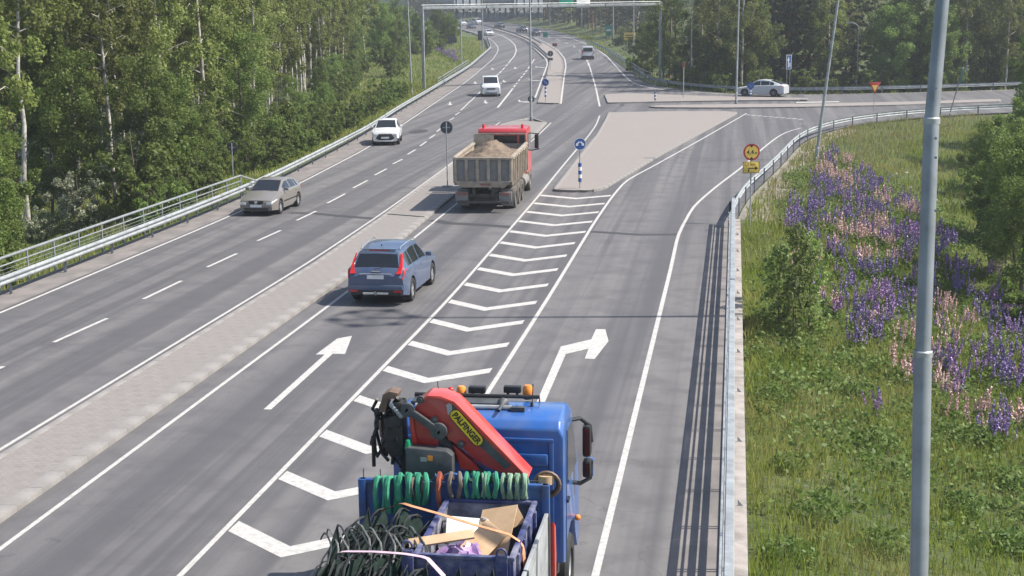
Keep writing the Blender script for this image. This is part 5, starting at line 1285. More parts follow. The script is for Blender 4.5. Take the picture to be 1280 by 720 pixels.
cap = [(Lh*s_ + rr*math.cos(a), rr*math.sin(a)) for s_, a0 in ((1, -math.pi/2), (-1, math.pi/2)) for a in np.linspace(a0, a0 + math.pi, 9)]
def capsule(k):
    return [(mid.x + (x*1.0 + (k-1)*0)*math.cos(ang) - z*k*math.sin(ang), mid.z + x*math.sin(ang) + z*k*math.cos(ang)) for x, z in [(Lh*np.sign(px_)*1.0 + (px_ - Lh*np.sign(px_))*k, pz_) for px_, pz_ in cap]]
bp = part(ct, 'badge_plate', 'ink', lambda m: m.prism(capsule(1.16), 'y', V0 - .022, V0 - .013)); 
part(ct, 'badge', 'badge_yellow', lambda m: m.prism(capsule(1.0), 'y', V0 - .028, V0 - .0225))
tm = text_mesh('badge_legend', 'PALFINGER', .118, MAT['ink'], ct, (mid.x, V0 - .03, mid.z - .004), (R(90), -ang, 0), bold=.004); tm.scale = (.9, 1, 1)
q = lv(722, 312, 19.7); tm = text_mesh('model_legend', 'PK', .06, MAT['alu'], ct, (q.x, V0 - .016, q.z), (R(90), -ang, 0)) if False else None
def pin(zx, zy, r_, y0=V0 - .05, y1=V0, mt='dark_grey'):
    q = lv(zx, zy, 19.0 + V0); part(ct, 'pivot_pin', mt, lambda m: (disc(m, r_, y0, y1, q.z, 14, q.x), disc(m, r_*.5, y0 - .02, y0 + .001, q.z, 10, q.x)))
for z_ in ((460, 108, .055), (508, 178, .05), (600, 262, .05), (418, 142, .06), (524, 215, .06)): pin(*z_, V0 - .08 if z_[0] in (418, 524) else V0 - .05)
qa, qb = lv(418, 142, 19.7), lv(524, 215, 19.7)
part(ct, 'link_lever', 'dark_grey', lambda m: (m.bar((qa.x, V0 - .07, qa.z), (qb.x, V0 - .07, qb.z), .07, .1), disc(m, .1, V0 - .1, V0 - .04, qa.z, 16, qa.x), disc(m, .12, V0 - .1, V0 - .04, qb.z, 16, qb.x)), .012)
qa, qb = lv(575, 262, 19.8), lv(655, 345, 19.8)
part(ct, 'lift_cylinder', 'crane_red', lambda m: m.prism(lxz([(572, 258), (590, 275), (640, 318), (662, 350), (600, 345), (586, 300)], 19.85), 'y', V0 + .05, V1 - .1), .015)
part(ct, 'lift_cylinder', 'dark_grey', lambda m: m.tube([lv(520, 235, 19.9), lv(700, 400, 19.9)], .09, 10))
part(ct, 'crane_column', 'dark_grey', lambda m: (m.box((-.12, 1.0, 1.6), (.42, .42, 1.5)), m.box((0, 1.0, .95), (2.3, .5, .3))), .03)
part(ct, 'crane_column', 'black', lambda m: m.box((lv(400, 250, 19.9).x, .95, 2.35), (.1, .2, 1.3)), .02)
q0, q1 = lv(408, 276, 19.55), lv(572, 345, 19.55)
part(ct, 'control_box', 'dark_grey', lambda m: m.prism([(q0.x, q1.z - .25), (q1.x, q1.z - .25), (q1.x, q0.z - .08), (q1.x - .08, q0.z - .02), (q0.x + .02, q0.z + .02), (q0.x, q0.z - .02)], 'y', .5, .72), .025)
part(ct, 'control_label', 'amber', lambda m: m.box((lv(492, 312, 19.5).x, .492, lv(492, 312, 19.5).z), (.07, .008, .07))); part(ct, 'control_label', 'galv', lambda m: m.box((lv(470, 316, 19.5).x, .492, lv(470, 316, 19.5).z), (.09, .008, .06)))
q = lv(413, 267, 19.55); part(ct, 'signal_lamp', plain('green_lens', (.01, .32, .13), .25), lambda m: m.lathe([(0, .07), (.03, .06), (.05, -.06), (.045, -.07)], (q.x, .6, q.z), n=12))
for s, y in ((1, .75), (-1, .75)):
    part(ct, 'stabiliser', 'crane_red', lambda m: m.prism([(y - .04, 1.75), (y + .1, 1.65), (y + .16, 1.2), (y + .1, .6), (y - .02, .55), (y - .02, 1.2)], 'x', s*1.22 - .045, s*1.22 + .045), .02)
    part(ct, 'stabiliser_leg', 'galv', lambda m: m.tube([(s*1.12, y + .05, .9), (s*1.12, y + .05, .45)], .05, 10))
# hoses and grab at the end of the folded crane
rnd = random.Random(5)
for k in range(18):
    x0, y0 = rnd.uniform(330, 385), rnd.uniform(100, 150); pts = []
    for i in range(7):
        t = i/6; pts.append(lv(x0 + 30*math.sin(t*3 + k) - 14*math.sin(t*math.pi) + rnd.uniform(-6, 6), y0 + t*rnd.uniform(120, 210), 19.75 + rnd.uniform(-.12, .18)))
    part(ct, 'hose', 'hose', lambda m: m.tube(pts, rnd.uniform(.016, .03), 6))
part(ct, 'grab_head', 'hose', lambda m: (m.prism(lxz([(335, 170), (400, 150), (405, 300), (360, 305), (330, 260)], 19.75), 'y', .66, 1.0), m.box(lv(385, 130, 19.8), (.16, .3, .16))), .03)
part(ct, 'grab_claw', 'copper', lambda m: (m.prism(lxz([(318, 150), (330, 90), (352, 78), (384, 84), (378, 104), (350, 104), (340, 150)], 19.75), 'y', .7, .95), m.tube([lv(318, 180, 19.7), lv(322, 235, 19.7), lv(328, 240, 19.7)], .02, 6)), .015)
part(ct, 'grab_valve', 'galv', lambda m: [m.ball(lv(360 + 8*i, 128 + 9*i, 19.68), .045, 8, 5) for i in range(5)] and None)
part(ct, 'whip_aerial', 'black', lambda m: m.tube([lv(520, 70, 19.8), lv(517, 46, 19.8)], .006, 5))
# hose coil at the right end of the headboard
for k in range(4):
    q = lv(900 + k*2, 395 + k*3, 19.35); part(ct, 'hose_coil', 'hose' if k % 2 else 'copper', lambda m: m.tube([(q.x + (.17 - k*.02)*math.cos(a), q.y + .05*k - .1, q.z + (.17 - k*.015)*math.sin(a)) for a in np.linspace(0, 2*math.pi, 17)], .025, 6, False))
part(ct, 'hose_core', 'cardboard', lambda m: m.lathe([(0, -.06), (.11, -.06), (.11, .06), (0, .06)], (lv(893, 382, 19.3).x, .28, lv(893, 382, 19.3).z), 'z', 16))

# --- cargo: each item is a thing of its own
for o in ct.children:
    if o.name.split('.')[0] in ('bed_floor', 'side_board', 'board_rail', 'stake', 'tail_board', 'headboard', 'headboard_post', 'headboard_rail', 'headboard_horn', 'headboard_hoop', 'pin', 'wire_rack', 'stabiliser'): o.location.z += CZ
def item(name, label, cat, group=None): return thing(name, label, cat, CT + Vector((0, 0, CZ)), 0, group)
bn_ = item('skip_bin', 'scuffed blue steel bin full of waste on the truck bed', 'bin')
bx0, bx1, by0, by1, bz0, bz1 = -.06, 1.1, -2.12, -.1, 1.22, 2.3
part(bn_, 'bin_wall', 'bin_in', lambda m: m.box((bx0, (by0+by1)/2, (bz0+bz1)/2), (.03, by1-by0, bz1-bz0)))
part(bn_, 'bin_wall', 'bin_blue', lambda m: m.box((bx1, (by0+by1)/2, (bz0+bz1)/2), (.03, by1-by0, bz1-bz0)))
part(bn_, 'bin_wall', 'bin_in', lambda m: m.box(((bx0+bx1)/2, by1, (bz0+bz1)/2), (bx1-bx0-.03, .03, bz1-bz0)))
part(bn_, 'bin_wall', 'bin_blue', lambda m: m.box(((bx0+bx1)/2, by0, (bz0+bz1)/2), (bx1-bx0-.03, .03, bz1-bz0)))
part(bn_, 'bin_floor', 'bin_in', lambda m: m.box(((bx0+bx1)/2, (by0+by1)/2, bz0 + .02), (bx1-bx0-.03, by1-by0-.03, .03)))
for (c, d_) in (((bx0, (by0+by1)/2), (.07, by1-by0+.07)), ((bx1, (by0+by1)/2), (.07, by1-by0+.07)), (((bx0+bx1)/2, by1), (bx1-bx0-.07, .07)), (((bx0+bx1)/2, by0), (bx1-bx0-.07, .07))):
    part(bn_, 'bin_rim', 'bin_blue', lambda m: m.box((*c, bz1), (*d_, .05)), .012)
for k in range(4):
    part(bn_, 'bin_rib', 'bin_blue', lambda m: m.box((bx1 + .035, by0 + .25 + k*.5, (bz0+bz1)/2), (.05, .07, bz1-bz0-.05)), .01)
part(bn_, 'lifting_eye', 'bin_blue', lambda m: (m.tube([(bx1 - .12 + .06*math.cos(a), by0 - .03, bz1 + .06 + .07*math.sin(a)) for a in np.linspace(0, 2*math.pi, 13)], .014, 6, False), m.box((bx1 - .12, by0 - .03, bz1 - .2), (.14, .05, .5))))
def tilt_box(m, c, d_, rx, ry, rz_): m.box(c, d_, rot=(Matrix.Rotation(rz_, 3, 'Z') @ Matrix.Rotation(ry, 3, 'Y') @ Matrix.Rotation(rx, 3, 'X')))
cb = item('cardboard_box', 'folded brown cardboard box sticking out of the blue bin', 'cardboard box', 'waste in the blue bin')
part(cb, 'panel', 'cardboard', lambda m: tilt_box(m, (.68, -.85, 2.12), (.5, .9, .012), .55, -.25, -.2))
part(cb, 'panel', 'cardboard', lambda m: tilt_box(m, (.45, -1.35, 2.02), (.34, 1.1, .012), .5, .5, -.35))
part(cb, 'flap', 'cardboard', lambda m: tilt_box(m, (.85, -.5, 2.2), (.3, .35, .012), .3, -.5, .3))
pk = item('plank', 'long tan cardboard strip lying across the blue bin', 'board', 'waste in the blue bin')
part(pk, 'board', 'cardboard', lambda m: tilt_box(m, (.16, -1.66, 2.34), (.8, .15, .03), .4, -.1, .28), .004)
fm = item('foam_sheet', 'white foam block against the far wall of the blue bin', 'foam block', 'waste in the blue bin')
part(fm, 'sheet', 'foam', lambda m: tilt_box(m, (.28, -.72, 2.1), (.5, .42, .08), .5, .12, .2), .015); part(fm, 'sheet', 'foam', lambda m: tilt_box(m, (.12, -.95, 2.02), (.3, .5, .06), .2, -.3, .1), .015)
def crumple(m, c, r_, seed, sc=(1, 1, .7)):
    g = np.random.default_rng(seed); n0 = len(m.v); m.ball(c, r_, 14, 9, sc)
    for i in range(n0, len(m.v)):
        p = Vector(m.v[i]) - Vector(c); m.v[i] = tuple(Vector(c) + p*(1 + g.uniform(-.22, .22)))
for k, (x, y, z, r_) in enumerate(((.3, -1.45, 1.98, .26), (.1, -1.65, 1.98, .2), (.42, -1.15, 2.0, .2), (.75, -1.75, 1.85, .22))):
    bg_ = item('plastic_bag', ('largest purple plastic bag in the middle of the blue bin', 'lilac plastic bag at the left front corner of the blue bin', 'purple plastic bag beside the cardboard in the blue bin', 'dark purple plastic bag under the cardboard in the blue bin')[k], 'plastic bag', 'waste in the blue bin')
    part(bg_, 'bag', 'purple_bag', lambda m: crumple(m, (x, y, z), r_, k + 1), 0, 25)
wc = item('wire_coil', 'loose coil of pale wire beside the white foam in the bin', 'wire coil', 'waste in the blue bin')
part(wc, 'wire', 'foam', lambda m: [m.tube([(.62 + (.13 + .01*j)*math.cos(a), -.5 + .12*math.sin(a), 2.13 + .02*j + .05*math.sin(a*2)) for a in np.linspace(0, 2*math.pi, 15)], .008, 5, False) for j in range(4)] and None)
# bundle of black hoop frames with dark netting on the left
PLACE = ('outermost left', 'second from the left', 'third from the left', 'fourth from the left', 'fifth from the left', 'sixth from the left', 'seventh from the left', 'eighth from the left', 'middle', 'just right of the middle', 'ninth from the bin', 'eighth from the bin', 'seventh from the bin', 'sixth from the bin', 'fifth from the bin', 'fourth from the bin', 'third from the bin', 'second from the bin', 'nearest the bin')
for k in range(19):
    hp = item('net_hoop', 'black netted hoop on the truck bed, %s of its bundle' % PLACE[k], 'hoop', 'black hoop frames stacked on the truck')
    xa = -1.36 + k*.068
    for j in range(3):
        yb = -3.0 + j*.75 + rnd.uniform(-.1, .1); x0 = xa + rnd.uniform(-.05, .05); hgt_ = rnd.uniform(2.12, 2.36) - .12*abs(k - 9)/9 + .1*(j == 1); lx = rnd.uniform(.12, .34)
        pts = []
        for i in range(10):
            t = i/9; pts.append((x0 + lx*t**1.6 + .03*math.sin(t*9 + k), yb + .95*t + .1*math.sin(t*3), 1.22 + (hgt_ - 1.22)*math.sin(t*math.pi*.62)/math.sin(math.pi*.5)))
        part(hp, 'hoop_bar', 'hoop', lambda m: m.tube(pts, rnd.choice((.01, .013, .016)), 6))
        nv_ = len(pts); vs = [(p[0] + .012, p[1] + .03, max(1.23, p[2] - (.03 if j != 1 else .16) - .06*(i_ % 2))) for i_, p in enumerate(pts)] + [(p[0] + .05, p[1] + .05, 1.21) for p in pts]
        part(hp, 'netting', 'green_net', lambda m: m.add(vs, [(i, i+1, nv_+i+1, nv_+i) for i in range(nv_-1)]))
for k in range(15):
    hp = item('bent_rod', 'loose bent black bar over the hoop bundle, %s' % PLACE[k], 'bar', 'loose bars on the hoop bundle')
    x0 = -1.3 + k*.085; a0 = rnd.uniform(-.3, .3)
    part(hp, 'bar', 'hoop_pale' if k % 2 else 'hoop', lambda m: m.tube([(x0 + .2*math.cos(t*2.6 + a0), -2.3 + .9*t + .15*k % .4, 2.2 + .16*math.sin(t*math.pi) + .03*math.sin(t*11)) for t in np.linspace(0, 1, 9)], .012, 5))
for k in range(5):                 # frames standing in front of the bin
    x = -.05 + k*.2
    hp = item('net_hoop', 'pointed black net frame before the blue bin, %s' % ('leftmost of five', 'second of five', 'middle one of five', 'fourth of five', 'rightmost of five')[k], 'hoop', 'pointed net frames before the bin')
    pts = [(x - .16, -2.35, 1.25), (x + .02, -2.3, 1.9), (x + .14, -2.25, 2.22 - .05*(k % 2)), (x + .2, -2.3, 1.8), (x + .2, -2.36, 1.25)]
    part(hp, 'hoop_bar', 'hoop', lambda m: m.tube(pts, .013, 6)); part(hp, 'netting', 'green_net', lambda m: m.add([(p[0], p[1] + .012, p[2]) for p in pts], [(0, 1, 2, 3, 4)]))
for k, (x, y) in enumerate(((-1.18, -2.0), (-.95, -1.35))):
    hp = item('net_hoop', ('clear pointed frame at the outer left edge of the bundle', 'clear pointed frame behind the outer left one')[k], 'hoop')
    pts = [(x - .06, y, 1.5), (x - .02, y + .1, 2.2), (x + .06, y + .25, 2.5), (x + .12, y + .2, 2.1), (x + .1, y, 1.5)]
    part(hp, 'hoop_bar', 'hoop', lambda m: m.tube(pts, .012, 6)); part(hp, 'netting', 'green_net', lambda m: m.add([(p[0], p[1] + .012, p[2]) for p in pts], [(0, 1, 2, 3, 4)]))
pp_ = item('blue_bracket', 'blue steel bracket with an eye at the front left corner of the bin', 'bracket')
part(pp_, 'plate', 'bin_blue', lambda m: m.box((-.14, -2.22, 1.95), (.14, .06, .9)), .012); part(pp_, 'eye', 'bin_blue', lambda m: m.tube([(-.14 + .06*math.cos(a), -2.22, 2.43 + .08*math.sin(a)) for a in np.linspace(0, math.pi, 9)], .016, 6))
# webbing straps
def ribbon(m, pts, w, nrm=None):
    pts = [Vector(p) for p in pts]; vs = []
    for i, p in enumerate(pts):
        t = (pts[min(i+1, len(pts)-1)] - pts[max(i-1, 0)]).normalized(); n = nrm or Vector((0, 0, 1)); s_ = t.cross(Vector(n)).normalized()
        vs += [p + s_*w/2, p - s_*w/2]
    fs = [(2*i, 2*i+1, 2*i+3, 2*i+2) for i in range(len(pts)-1)]
    n0 = len(vs); off = Vector(nrm or (0, 0, 1))*-.006; vs += [v + off for v in vs]
    fs += [tuple(n0 + i for i in reversed(f)) for f in fs]
    m.add(vs, fs)
st_ = item('lashing_strap', 'orange lashing strap over the hoop bundle and the blue bin', 'strap', 'lashing straps over the cargo')
op = [lvi(265, 530, 18.7), lvi(330, 490, 18.4), lvi(395, 466, 18.1), lvi(430, 478, 18.0), lvi(520, 503, 17.8), lvi(640, 540, 17.6), lvi(765, 575, 17.4)]
op = [Vector(p) for p in op] + [Vector((1.16, -1.6, 2.3)), Vector((1.2, -1.62, 1.7))]
part(st_, 'webbing', 'strap_orange', lambda m: ribbon(m, resample(op, .08), .06))
st_ = item('lashing_strap', 'lilac lashing strap over the front of the hoop bundle', 'strap', 'lashing straps over the cargo')
op = [lvi(140, 660, 17.0), lvi(185, 634, 16.9), lvi(300, 635, 16.75), lvi(400, 642, 16.7), lvi(480, 655, 16.6), lvi(540, 720, 16.4)]
part(st_, 'webbing', 'strap_pink', lambda m: ribbon(m, resample([Vector(p) for p in op], .08), .06))
def sling(zx0, zx1, ytop, ybot, mt, label, n=4, w=.05):
    it = item('lifting_sling', label, 'sling', 'slings hung over the headboard')
    for k in range(n):
        x = zx0 + (zx1 - zx0)*(k + .5)/n; pts = []
        for i in range(9):
            t = i/8; xx = x + rnd.uniform(-1.2, 1.2) + 8*math.sin(t*math.pi)*(1 if k % 2 else -1); pts.append(lvi(xx, ytop + (ybot - ytop)*t + rnd.uniform(-1, 1)*(t > .1), 18.93 - .08*math.sin(t*math.pi) - .02*(k % 3)))
        top = Vector((pts[0].x, .0, HB + .045)); pts = [Vector((top.x, .06, HB - .3)), Vector((top.x, .05, HB)), top] + [p for p in pts[1:]]
        part(it, 'loop', mt, lambda m: m.tube(pts, [w*.62*rnd.uniform(.92, 1.05) for _ in pts], 6))
    return it
sling(300, 400, 366, 500, 'strap_green', 'dark green sling bundle at the left end of the headboard', 5, .06)
sling(385, 480, 354, 470, 'strap_green', 'green sling draped thickly left of the headboard middle', 6, .06)
sling(380, 470, 372, 450, 'strap_brown', 'tan and grey sling hanging among the green ones', 4, .035)
sling(612, 725, 352, 448, 'strap_green', 'green sling loops on the headboard right of the middle', 6, .05)
sling(640, 720, 356, 445, 'strap_pale', 'light green sling edge loops right of the headboard middle', 4, .03)
sling(742, 832, 358, 450, 'strap_pale', 'faded pale green sling at the right end of the headboard', 7, .045)
sling(517, 537, 350, 490, 'strap_red', 'rust red strap hanging down the headboard middle', 1, .06)
sling(556, 600, 352, 450, 'strap_brown', 'pair of brown straps on the headboard middle', 2, .05)
# ---------------------------------------------------------------- foliage
def leaf_mat(name, a, b, c_, trans=.3, rough=.55, obj_var=.35):
    m_, nt, bs = new_mat(name)
    geo = N(nt, 'ShaderNodeNewGeometry'); oi = N(nt, 'ShaderNodeObjectInfo')
    col = ramp(nt, geo.outputs['Random Per Island'], [(0.0, a), (.5, b), (1.0, c_)])
    hs = N(nt, 'ShaderNodeHueSaturation'); nt.links.new(col, hs.inputs['Color'])
    mr = N(nt, 'ShaderNodeMapRange'); mr.inputs[3].default_value = 1 - obj_var; mr.inputs[4].default_value = 1 + obj_var*.8; nt.links.new(oi.outputs['Random'], mr.inputs[0]); nt.links.new(mr.outputs[0], hs.inputs['Value'])
    m2 = N(nt, 'ShaderNodeMath', operation='MULTIPLY_ADD'); m2.inputs[1].default_value = .022; m2.inputs[2].default_value = .482; nt.links.new(oi.outputs['Random'], m2.inputs[0]); nt.links.new(m2.outputs[0], hs.inputs['Hue'])
    nt.links.new(hs.outputs[0], bs.inputs['Base Color']); bs.inputs['Roughness'].default_value = rough; bs.inputs['Specular IOR Level'].default_value = .3
    tr = N(nt, 'ShaderNodeBsdfTranslucent'); nt.links.new(hs.outputs[0], tr.inputs[0])
    mx = N(nt, 'ShaderNodeMixShader'); mx.inputs[0].default_value = trans
    nt.links.new(bs.outputs[0], mx.inputs[1]); nt.links.new(tr.outputs[0], mx.inputs[2]); nt.links.new(mx.outputs[0], nt.nodes['Material Output'].inputs[0])
    return m_
MAT['birch_leaf'] = leaf_mat('birch_leaves', (.135, .175, .042), (.2, .245, .066), (.27, .31, .1), .52)
MAT['alder_leaf'] = leaf_mat('broad_leaves', (.1, .16, .034), (.15, .22, .05), (.21, .285, .075), .5)
MAT['pine_leaf'] = leaf_mat('pine_needles', (.045, .07, .032), (.065, .095, .044), (.09, .125, .056), .2)
MAT['spruce_leaf'] = leaf_mat('spruce_needles', (.032, .054, .026), (.05, .078, .036), (.075, .105, .048), .15)
MAT['shrub_leaf'] = leaf_mat('shrub_leaves', (.095, .15, .03), (.145, .21, .048), (.2, .27, .07), .48)
MAT['sapling_leaf'] = leaf_mat('sapling_leaves', (.13, .2, .05), (.2, .28, .075), (.29, .37, .12), .5)
MAT['pale_leaf'] = leaf_mat('flowering_shrub_leaves', (.1, .13, .06), (.22, .25, .15), (.42, .43, .32))
MAT['birch_bark'] = vary('birch_bark', (.38, .35, .31), (.56, .52, .47), 2.5, .8, stretch=(1, 1, .5), grime=(.06, .055, .05), gscale=2.6)
MAT['bark'] = vary('grey_brown_bark', (.10, .085, .07), (.18, .15, .125), 6, .9, bmp=.5, stretch=(1, 1, .3))
MAT['pine_bark'] = vary('pine_bark', (.16, .095, .06), (.26, .16, .1), 5, .9, bmp=.5, stretch=(1, 1, .3))

def leaf_quads(centres, size, rng, up=.35, outward=None, aspect=.62):
    """one rhombus leaf per centre, random facing with some upward bias"""
    n = len(centres); nr = rng.normal(size=(n, 3)); nr[:, 2] += up
    if outward is not None: nr += outward*.8
    nr /= np.linalg.norm(nr, axis=1, keepdims=True)
    t = rng.normal(size=(n, 3)); t -= nr*np.sum(t*nr, 1, keepdims=True); t /= np.linalg.norm(t, axis=1, keepdims=True)
    b = np.cross(nr, t); s = size*rng.uniform(.6, 1.35, (n, 1))
    v = np.stack([centres - t*s, centres + b*s*aspect - t*s*.1, centres + t*s, centres - b*s*aspect - t*s*.1], 1).reshape(-1, 3)
    return v, np.arange(4*n).reshape(n, 4)
def tree_proto(seed, H, base, R_, trunk_r, n_leaf, leaf, kind, leaf_m, bark_m):
    """trunk mesh (tapered stem, limbs, twigs) and crown mesh (leaf clumps on the limbs)"""
    rng = np.random.default_rng(seed); mb = MB()
    k = 9; sway = rng.normal(0, .09, (k, 2)).cumsum(0)*H/18; sway[0] = 0
    stem = [(sway[i, 0], sway[i, 1], H*i/(k-1) - (.4 if i == 0 else 0)) for i in range(k)]
    mb.tube(stem, [trunk_r*(1 - .9*(i/(k-1))**1.1) + .008 for i in range(k)], 8)
    def at(z):
        t = np.clip(z/H*(k-1), 0, k-1.001); i = int(t); f = t - i
        return np.array(stem[i])*(1-f) + np.array(stem[i+1])*f
    cl = []
    nb = {'birch': 34, 'pine': 26, 'spruce': 46, 'broad': 30, 'shrub': 22}[kind]
    for i in range(nb):
        f = (i + rng.uniform(0, 1))/nb; z = base + (H*.97 - base)*f; az = i*2.4 + rng.uniform(-.5, .5)
        if kind == 'spruce': L = R_*(1 - f)**.85 + .25; rise = -.25
        elif kind == 'pine': L = R_*(.55 + .6*math.sin(math.pi*min(1, f*1.05)))*rng.uniform(.7, 1.1); rise = .25
        elif kind == 'shrub': L = R_*rng.uniform(.65, 1.1)*(1.1 - .35*f); rise = .35 + 1.5*f
        else: L = R_*rng.uniform(.6, 1.1)*math.sqrt(max(.05, math.sin(math.pi*min(.98, .18 + .8*f)))); rise = .45
        p0 = at(z*(.45 if kind == 'shrub' else 1)); d = np.array([math.cos(az), math.sin(az), rise]); p1 = p0 + d*L*.55; p2 = p0 + np.array([math.cos(az), math.sin(az), rise*.75 - (.3 if kind == 'birch' else 0)])*L
        rr = max(.012, trunk_r*.3*(1 - f*.7)); mb.tube([p0, p1, p2], [rr, rr*.6, rr*.2], 5, False)
        m_ = max(2, int(L/(.5 if kind != 'spruce' else .35)))
        for j in range(m_):
            t = .25 + .78*(j + rng.uniform(0, 1))/m_; q = p0*(1-t)**2 + 2*p1*t*(1-t) + p2*t*t; w = rng.uniform(.55, 1.0)
            cl.append((*(q + rng.normal(0, .16*min(L, 2), 3)*[1, 1, .7]), w, L))
            if kind == 'birch' and rng.random() < .6: cl.append((q[0] + rng.normal(0, .25), q[1] + rng.normal(0, .25), q[2] - rng.uniform(.3, 1.0), w*.75, L))
    cl = np.array(cl); W_ = cl[:, 3]; W_ = W_/W_.sum(); ix = rng.choice(len(cl), n_leaf, p=W_)
    rad = {'birch': .34, 'pine': .32, 'spruce': .2, 'broad': .42, 'shrub': .3}[kind]*np.clip(R_/2.2, .35, 1.3)
    off = rng.normal(size=(n_leaf, 3)); off /= np.linalg.norm(off, axis=1, keepdims=True); off *= rad*rng.uniform(.15, 1, (n_leaf, 1))**.6*cl[ix, 3:4]*1.4
    if kind == 'birch': off[:, 2] *= 1.25
    if kind in ('spruce', 'pine'): off[:, 2] *= .55
    cen = cl[ix, :3] + off; cen[:, 2] = np.maximum(cen[:, 2], .05)
    ow = cen.copy(); ow[:, 2] = 0; ow /= (np.linalg.norm(ow, axis=1, keepdims=True) + 1e-6)
    v, f = leaf_quads(cen, leaf, rng, .4, ow, .62 if kind not in ('pine', 'spruce') else .28)
    return mb.mesh('trunk', MAT[bark_m], smooth=60), np_mesh('crown', v, f, MAT[leaf_m])
PROTO = {}
def protos(key, n, *a):
    PROTO[key] = [tree_proto(hash_ + i, *(x[i % len(x)] if isinstance(x, list) else x for x in a)) for i, hash_ in enumerate([sum(map(ord, key))*7]*n)]
protos('birch', 4, [17, 15, 18, 16], [2.6, 4.4, 3.4, 5.2], [2.5, 2.1, 2.7, 2.2], [.13, .11, .14, .12], 14500, .092, 'birch', 'birch_leaf', 'birch_bark')
protos('tall_birch', 3, [18, 19, 17], [6.0, 8.4, 4.6], [2.3, 2.4, 2.1], [.11, .12, .10], 11500, .09, 'birch', 'birch_leaf', 'birch_bark')
protos('alder', 4, [9, 11, 8, 10], [.8, 1.2, .6, 1.0], [2.6, 2.9, 2.3, 2.7], [.11, .13, .1, .12], 16000, .09, 'broad', 'alder_leaf', 'bark')
protos('pine', 2, [17, 19], [6.0, 7.5], [2.4, 2.6], [.17, .19], 9000, .16, 'pine', 'pine_leaf', 'pine_bark')
protos('spruce', 2, [16, 18], [.8, 1.2], [2.7, 2.9], [.16, .18], 12000, .13, 'spruce', 'spruce_leaf', 'bark')
protos('shrub', 4, [3.0, 2.4, 3.6, 2.0], .15, [1.6, 1.4, 1.8, 1.3], [.045, .04, .05, .03], 4500, .085, 'shrub', 'shrub_leaf', 'bark')
protos('sapling', 2, [3.5, 3.2], .15, [.85, .8], [.03, .028], 2300, .064, 'birch', 'sapling_leaf', 'bark')
protos('pale_shrub', 2, [3.0, 2.4], .2, [1.9, 1.6], [.04, .035], 5000, .085, 'shrub', 'pale_leaf', 'bark')
NAMES = {'birch': 'birch_tree', 'tall_birch': 'birch_tree', 'alder': 'leafy_tree', 'pine': 'pine_tree', 'spruce': 'spruce_tree', 'shrub': 'shrub', 'sapling': 'sapling', 'pale_shrub': 'flowering_shrub'}
CATS = {'birch': 'tree', 'tall_birch': 'tree', 'alder': 'tree', 'pine': 'tree', 'spruce': 'tree', 'shrub': 'shrub', 'sapling': 'shrub', 'pale_shrub': 'shrub'}
prnd = random.Random(11)
PLACED = []
def plant(key, x, y, s, label, group, z=None, var=None):
    tr, cr = PROTO[key][prnd.randrange(len(PROTO[key])) if var is None else var]
    o = link(NAMES[key], None); o.location = (x, y, (tz(x, y) if z is None else z) - .03); o.rotation_euler = (prnd.uniform(-.03, .03), prnd.uniform(-.03, .03), prnd.uniform(0, 6.28)); o.scale = (s*prnd.uniform(.9, 1.1), s*prnd.uniform(.9, 1.1), s); o.empty_display_size = .3
    tag(o, label, CATS[key], group)
    link('trunk' if CATS[key] == 'tree' else 'stems', tr, o); link('crown' if CATS[key] == 'tree' else 'foliage', cr, o)
    return o
POSTS = [(gp(x, y).y, x) for x, y in ((528, 112), (514.8, 118.7), (825, 97.5), (864, 108), (1071, 109), (985, 111), (577, 81))] + [(px_on_ground(x, y).y, x) for x, y in ((291.5, 222), (100, 285), (62, 300), (120, 282), (80, 290))]
def blocks(c):
    px_ = pix((c[1], c[2], 3.0)); D_ = max(5, c[2]); rr = {'shrub': 1.2, 'alder': 2.5, 'birch': 2.0, 'tall_birch': 1.0, 'pine': 1.6, 'spruce': 2.3}.get(c[0], 2)*c[3]
    if 972 < px_[0] < 1085 and c[2] < gp(985, 112).y + 8 and c[0] != 'shrub': return True
    return any(abs(px_[0] - x) < rr/D_*FPX + 2 and c[2] < v + rr*.8 for v, x in POSTS)
def zmany(pts):
    a = np.array(pts); return terrain(a[:, 0], a[:, 1])
SPANS = ((60, 'beside the pedestrian railing'), (82, 'level with the champagne hatchback'), (106, 'level with the white crossover'), (135, 'level with the junction'), (165, 'level with the oncoming white van'), (999, 'by the gantry'))
ROWS = ((3.0, 'at the guardrail'), (6.5, 'in the front row'), (10, 'in the second row'), (14, 'in the third row'), (19, 'in the fourth row'), (25, 'well inside'), (999, 'deep inside'))
def where_left(x, v):
    d = edge_u(v) - x - max(0, v - 95)*.075
    return next(t for a, t in ROWS if d < a) + ' of the left forest, ' + next(t for a, t in SPANS if v < a)
def seen(x, y, z=2.0, m=60):
    px_ = pix((x, y, z)); return -m < px_[0] < 1280 + m
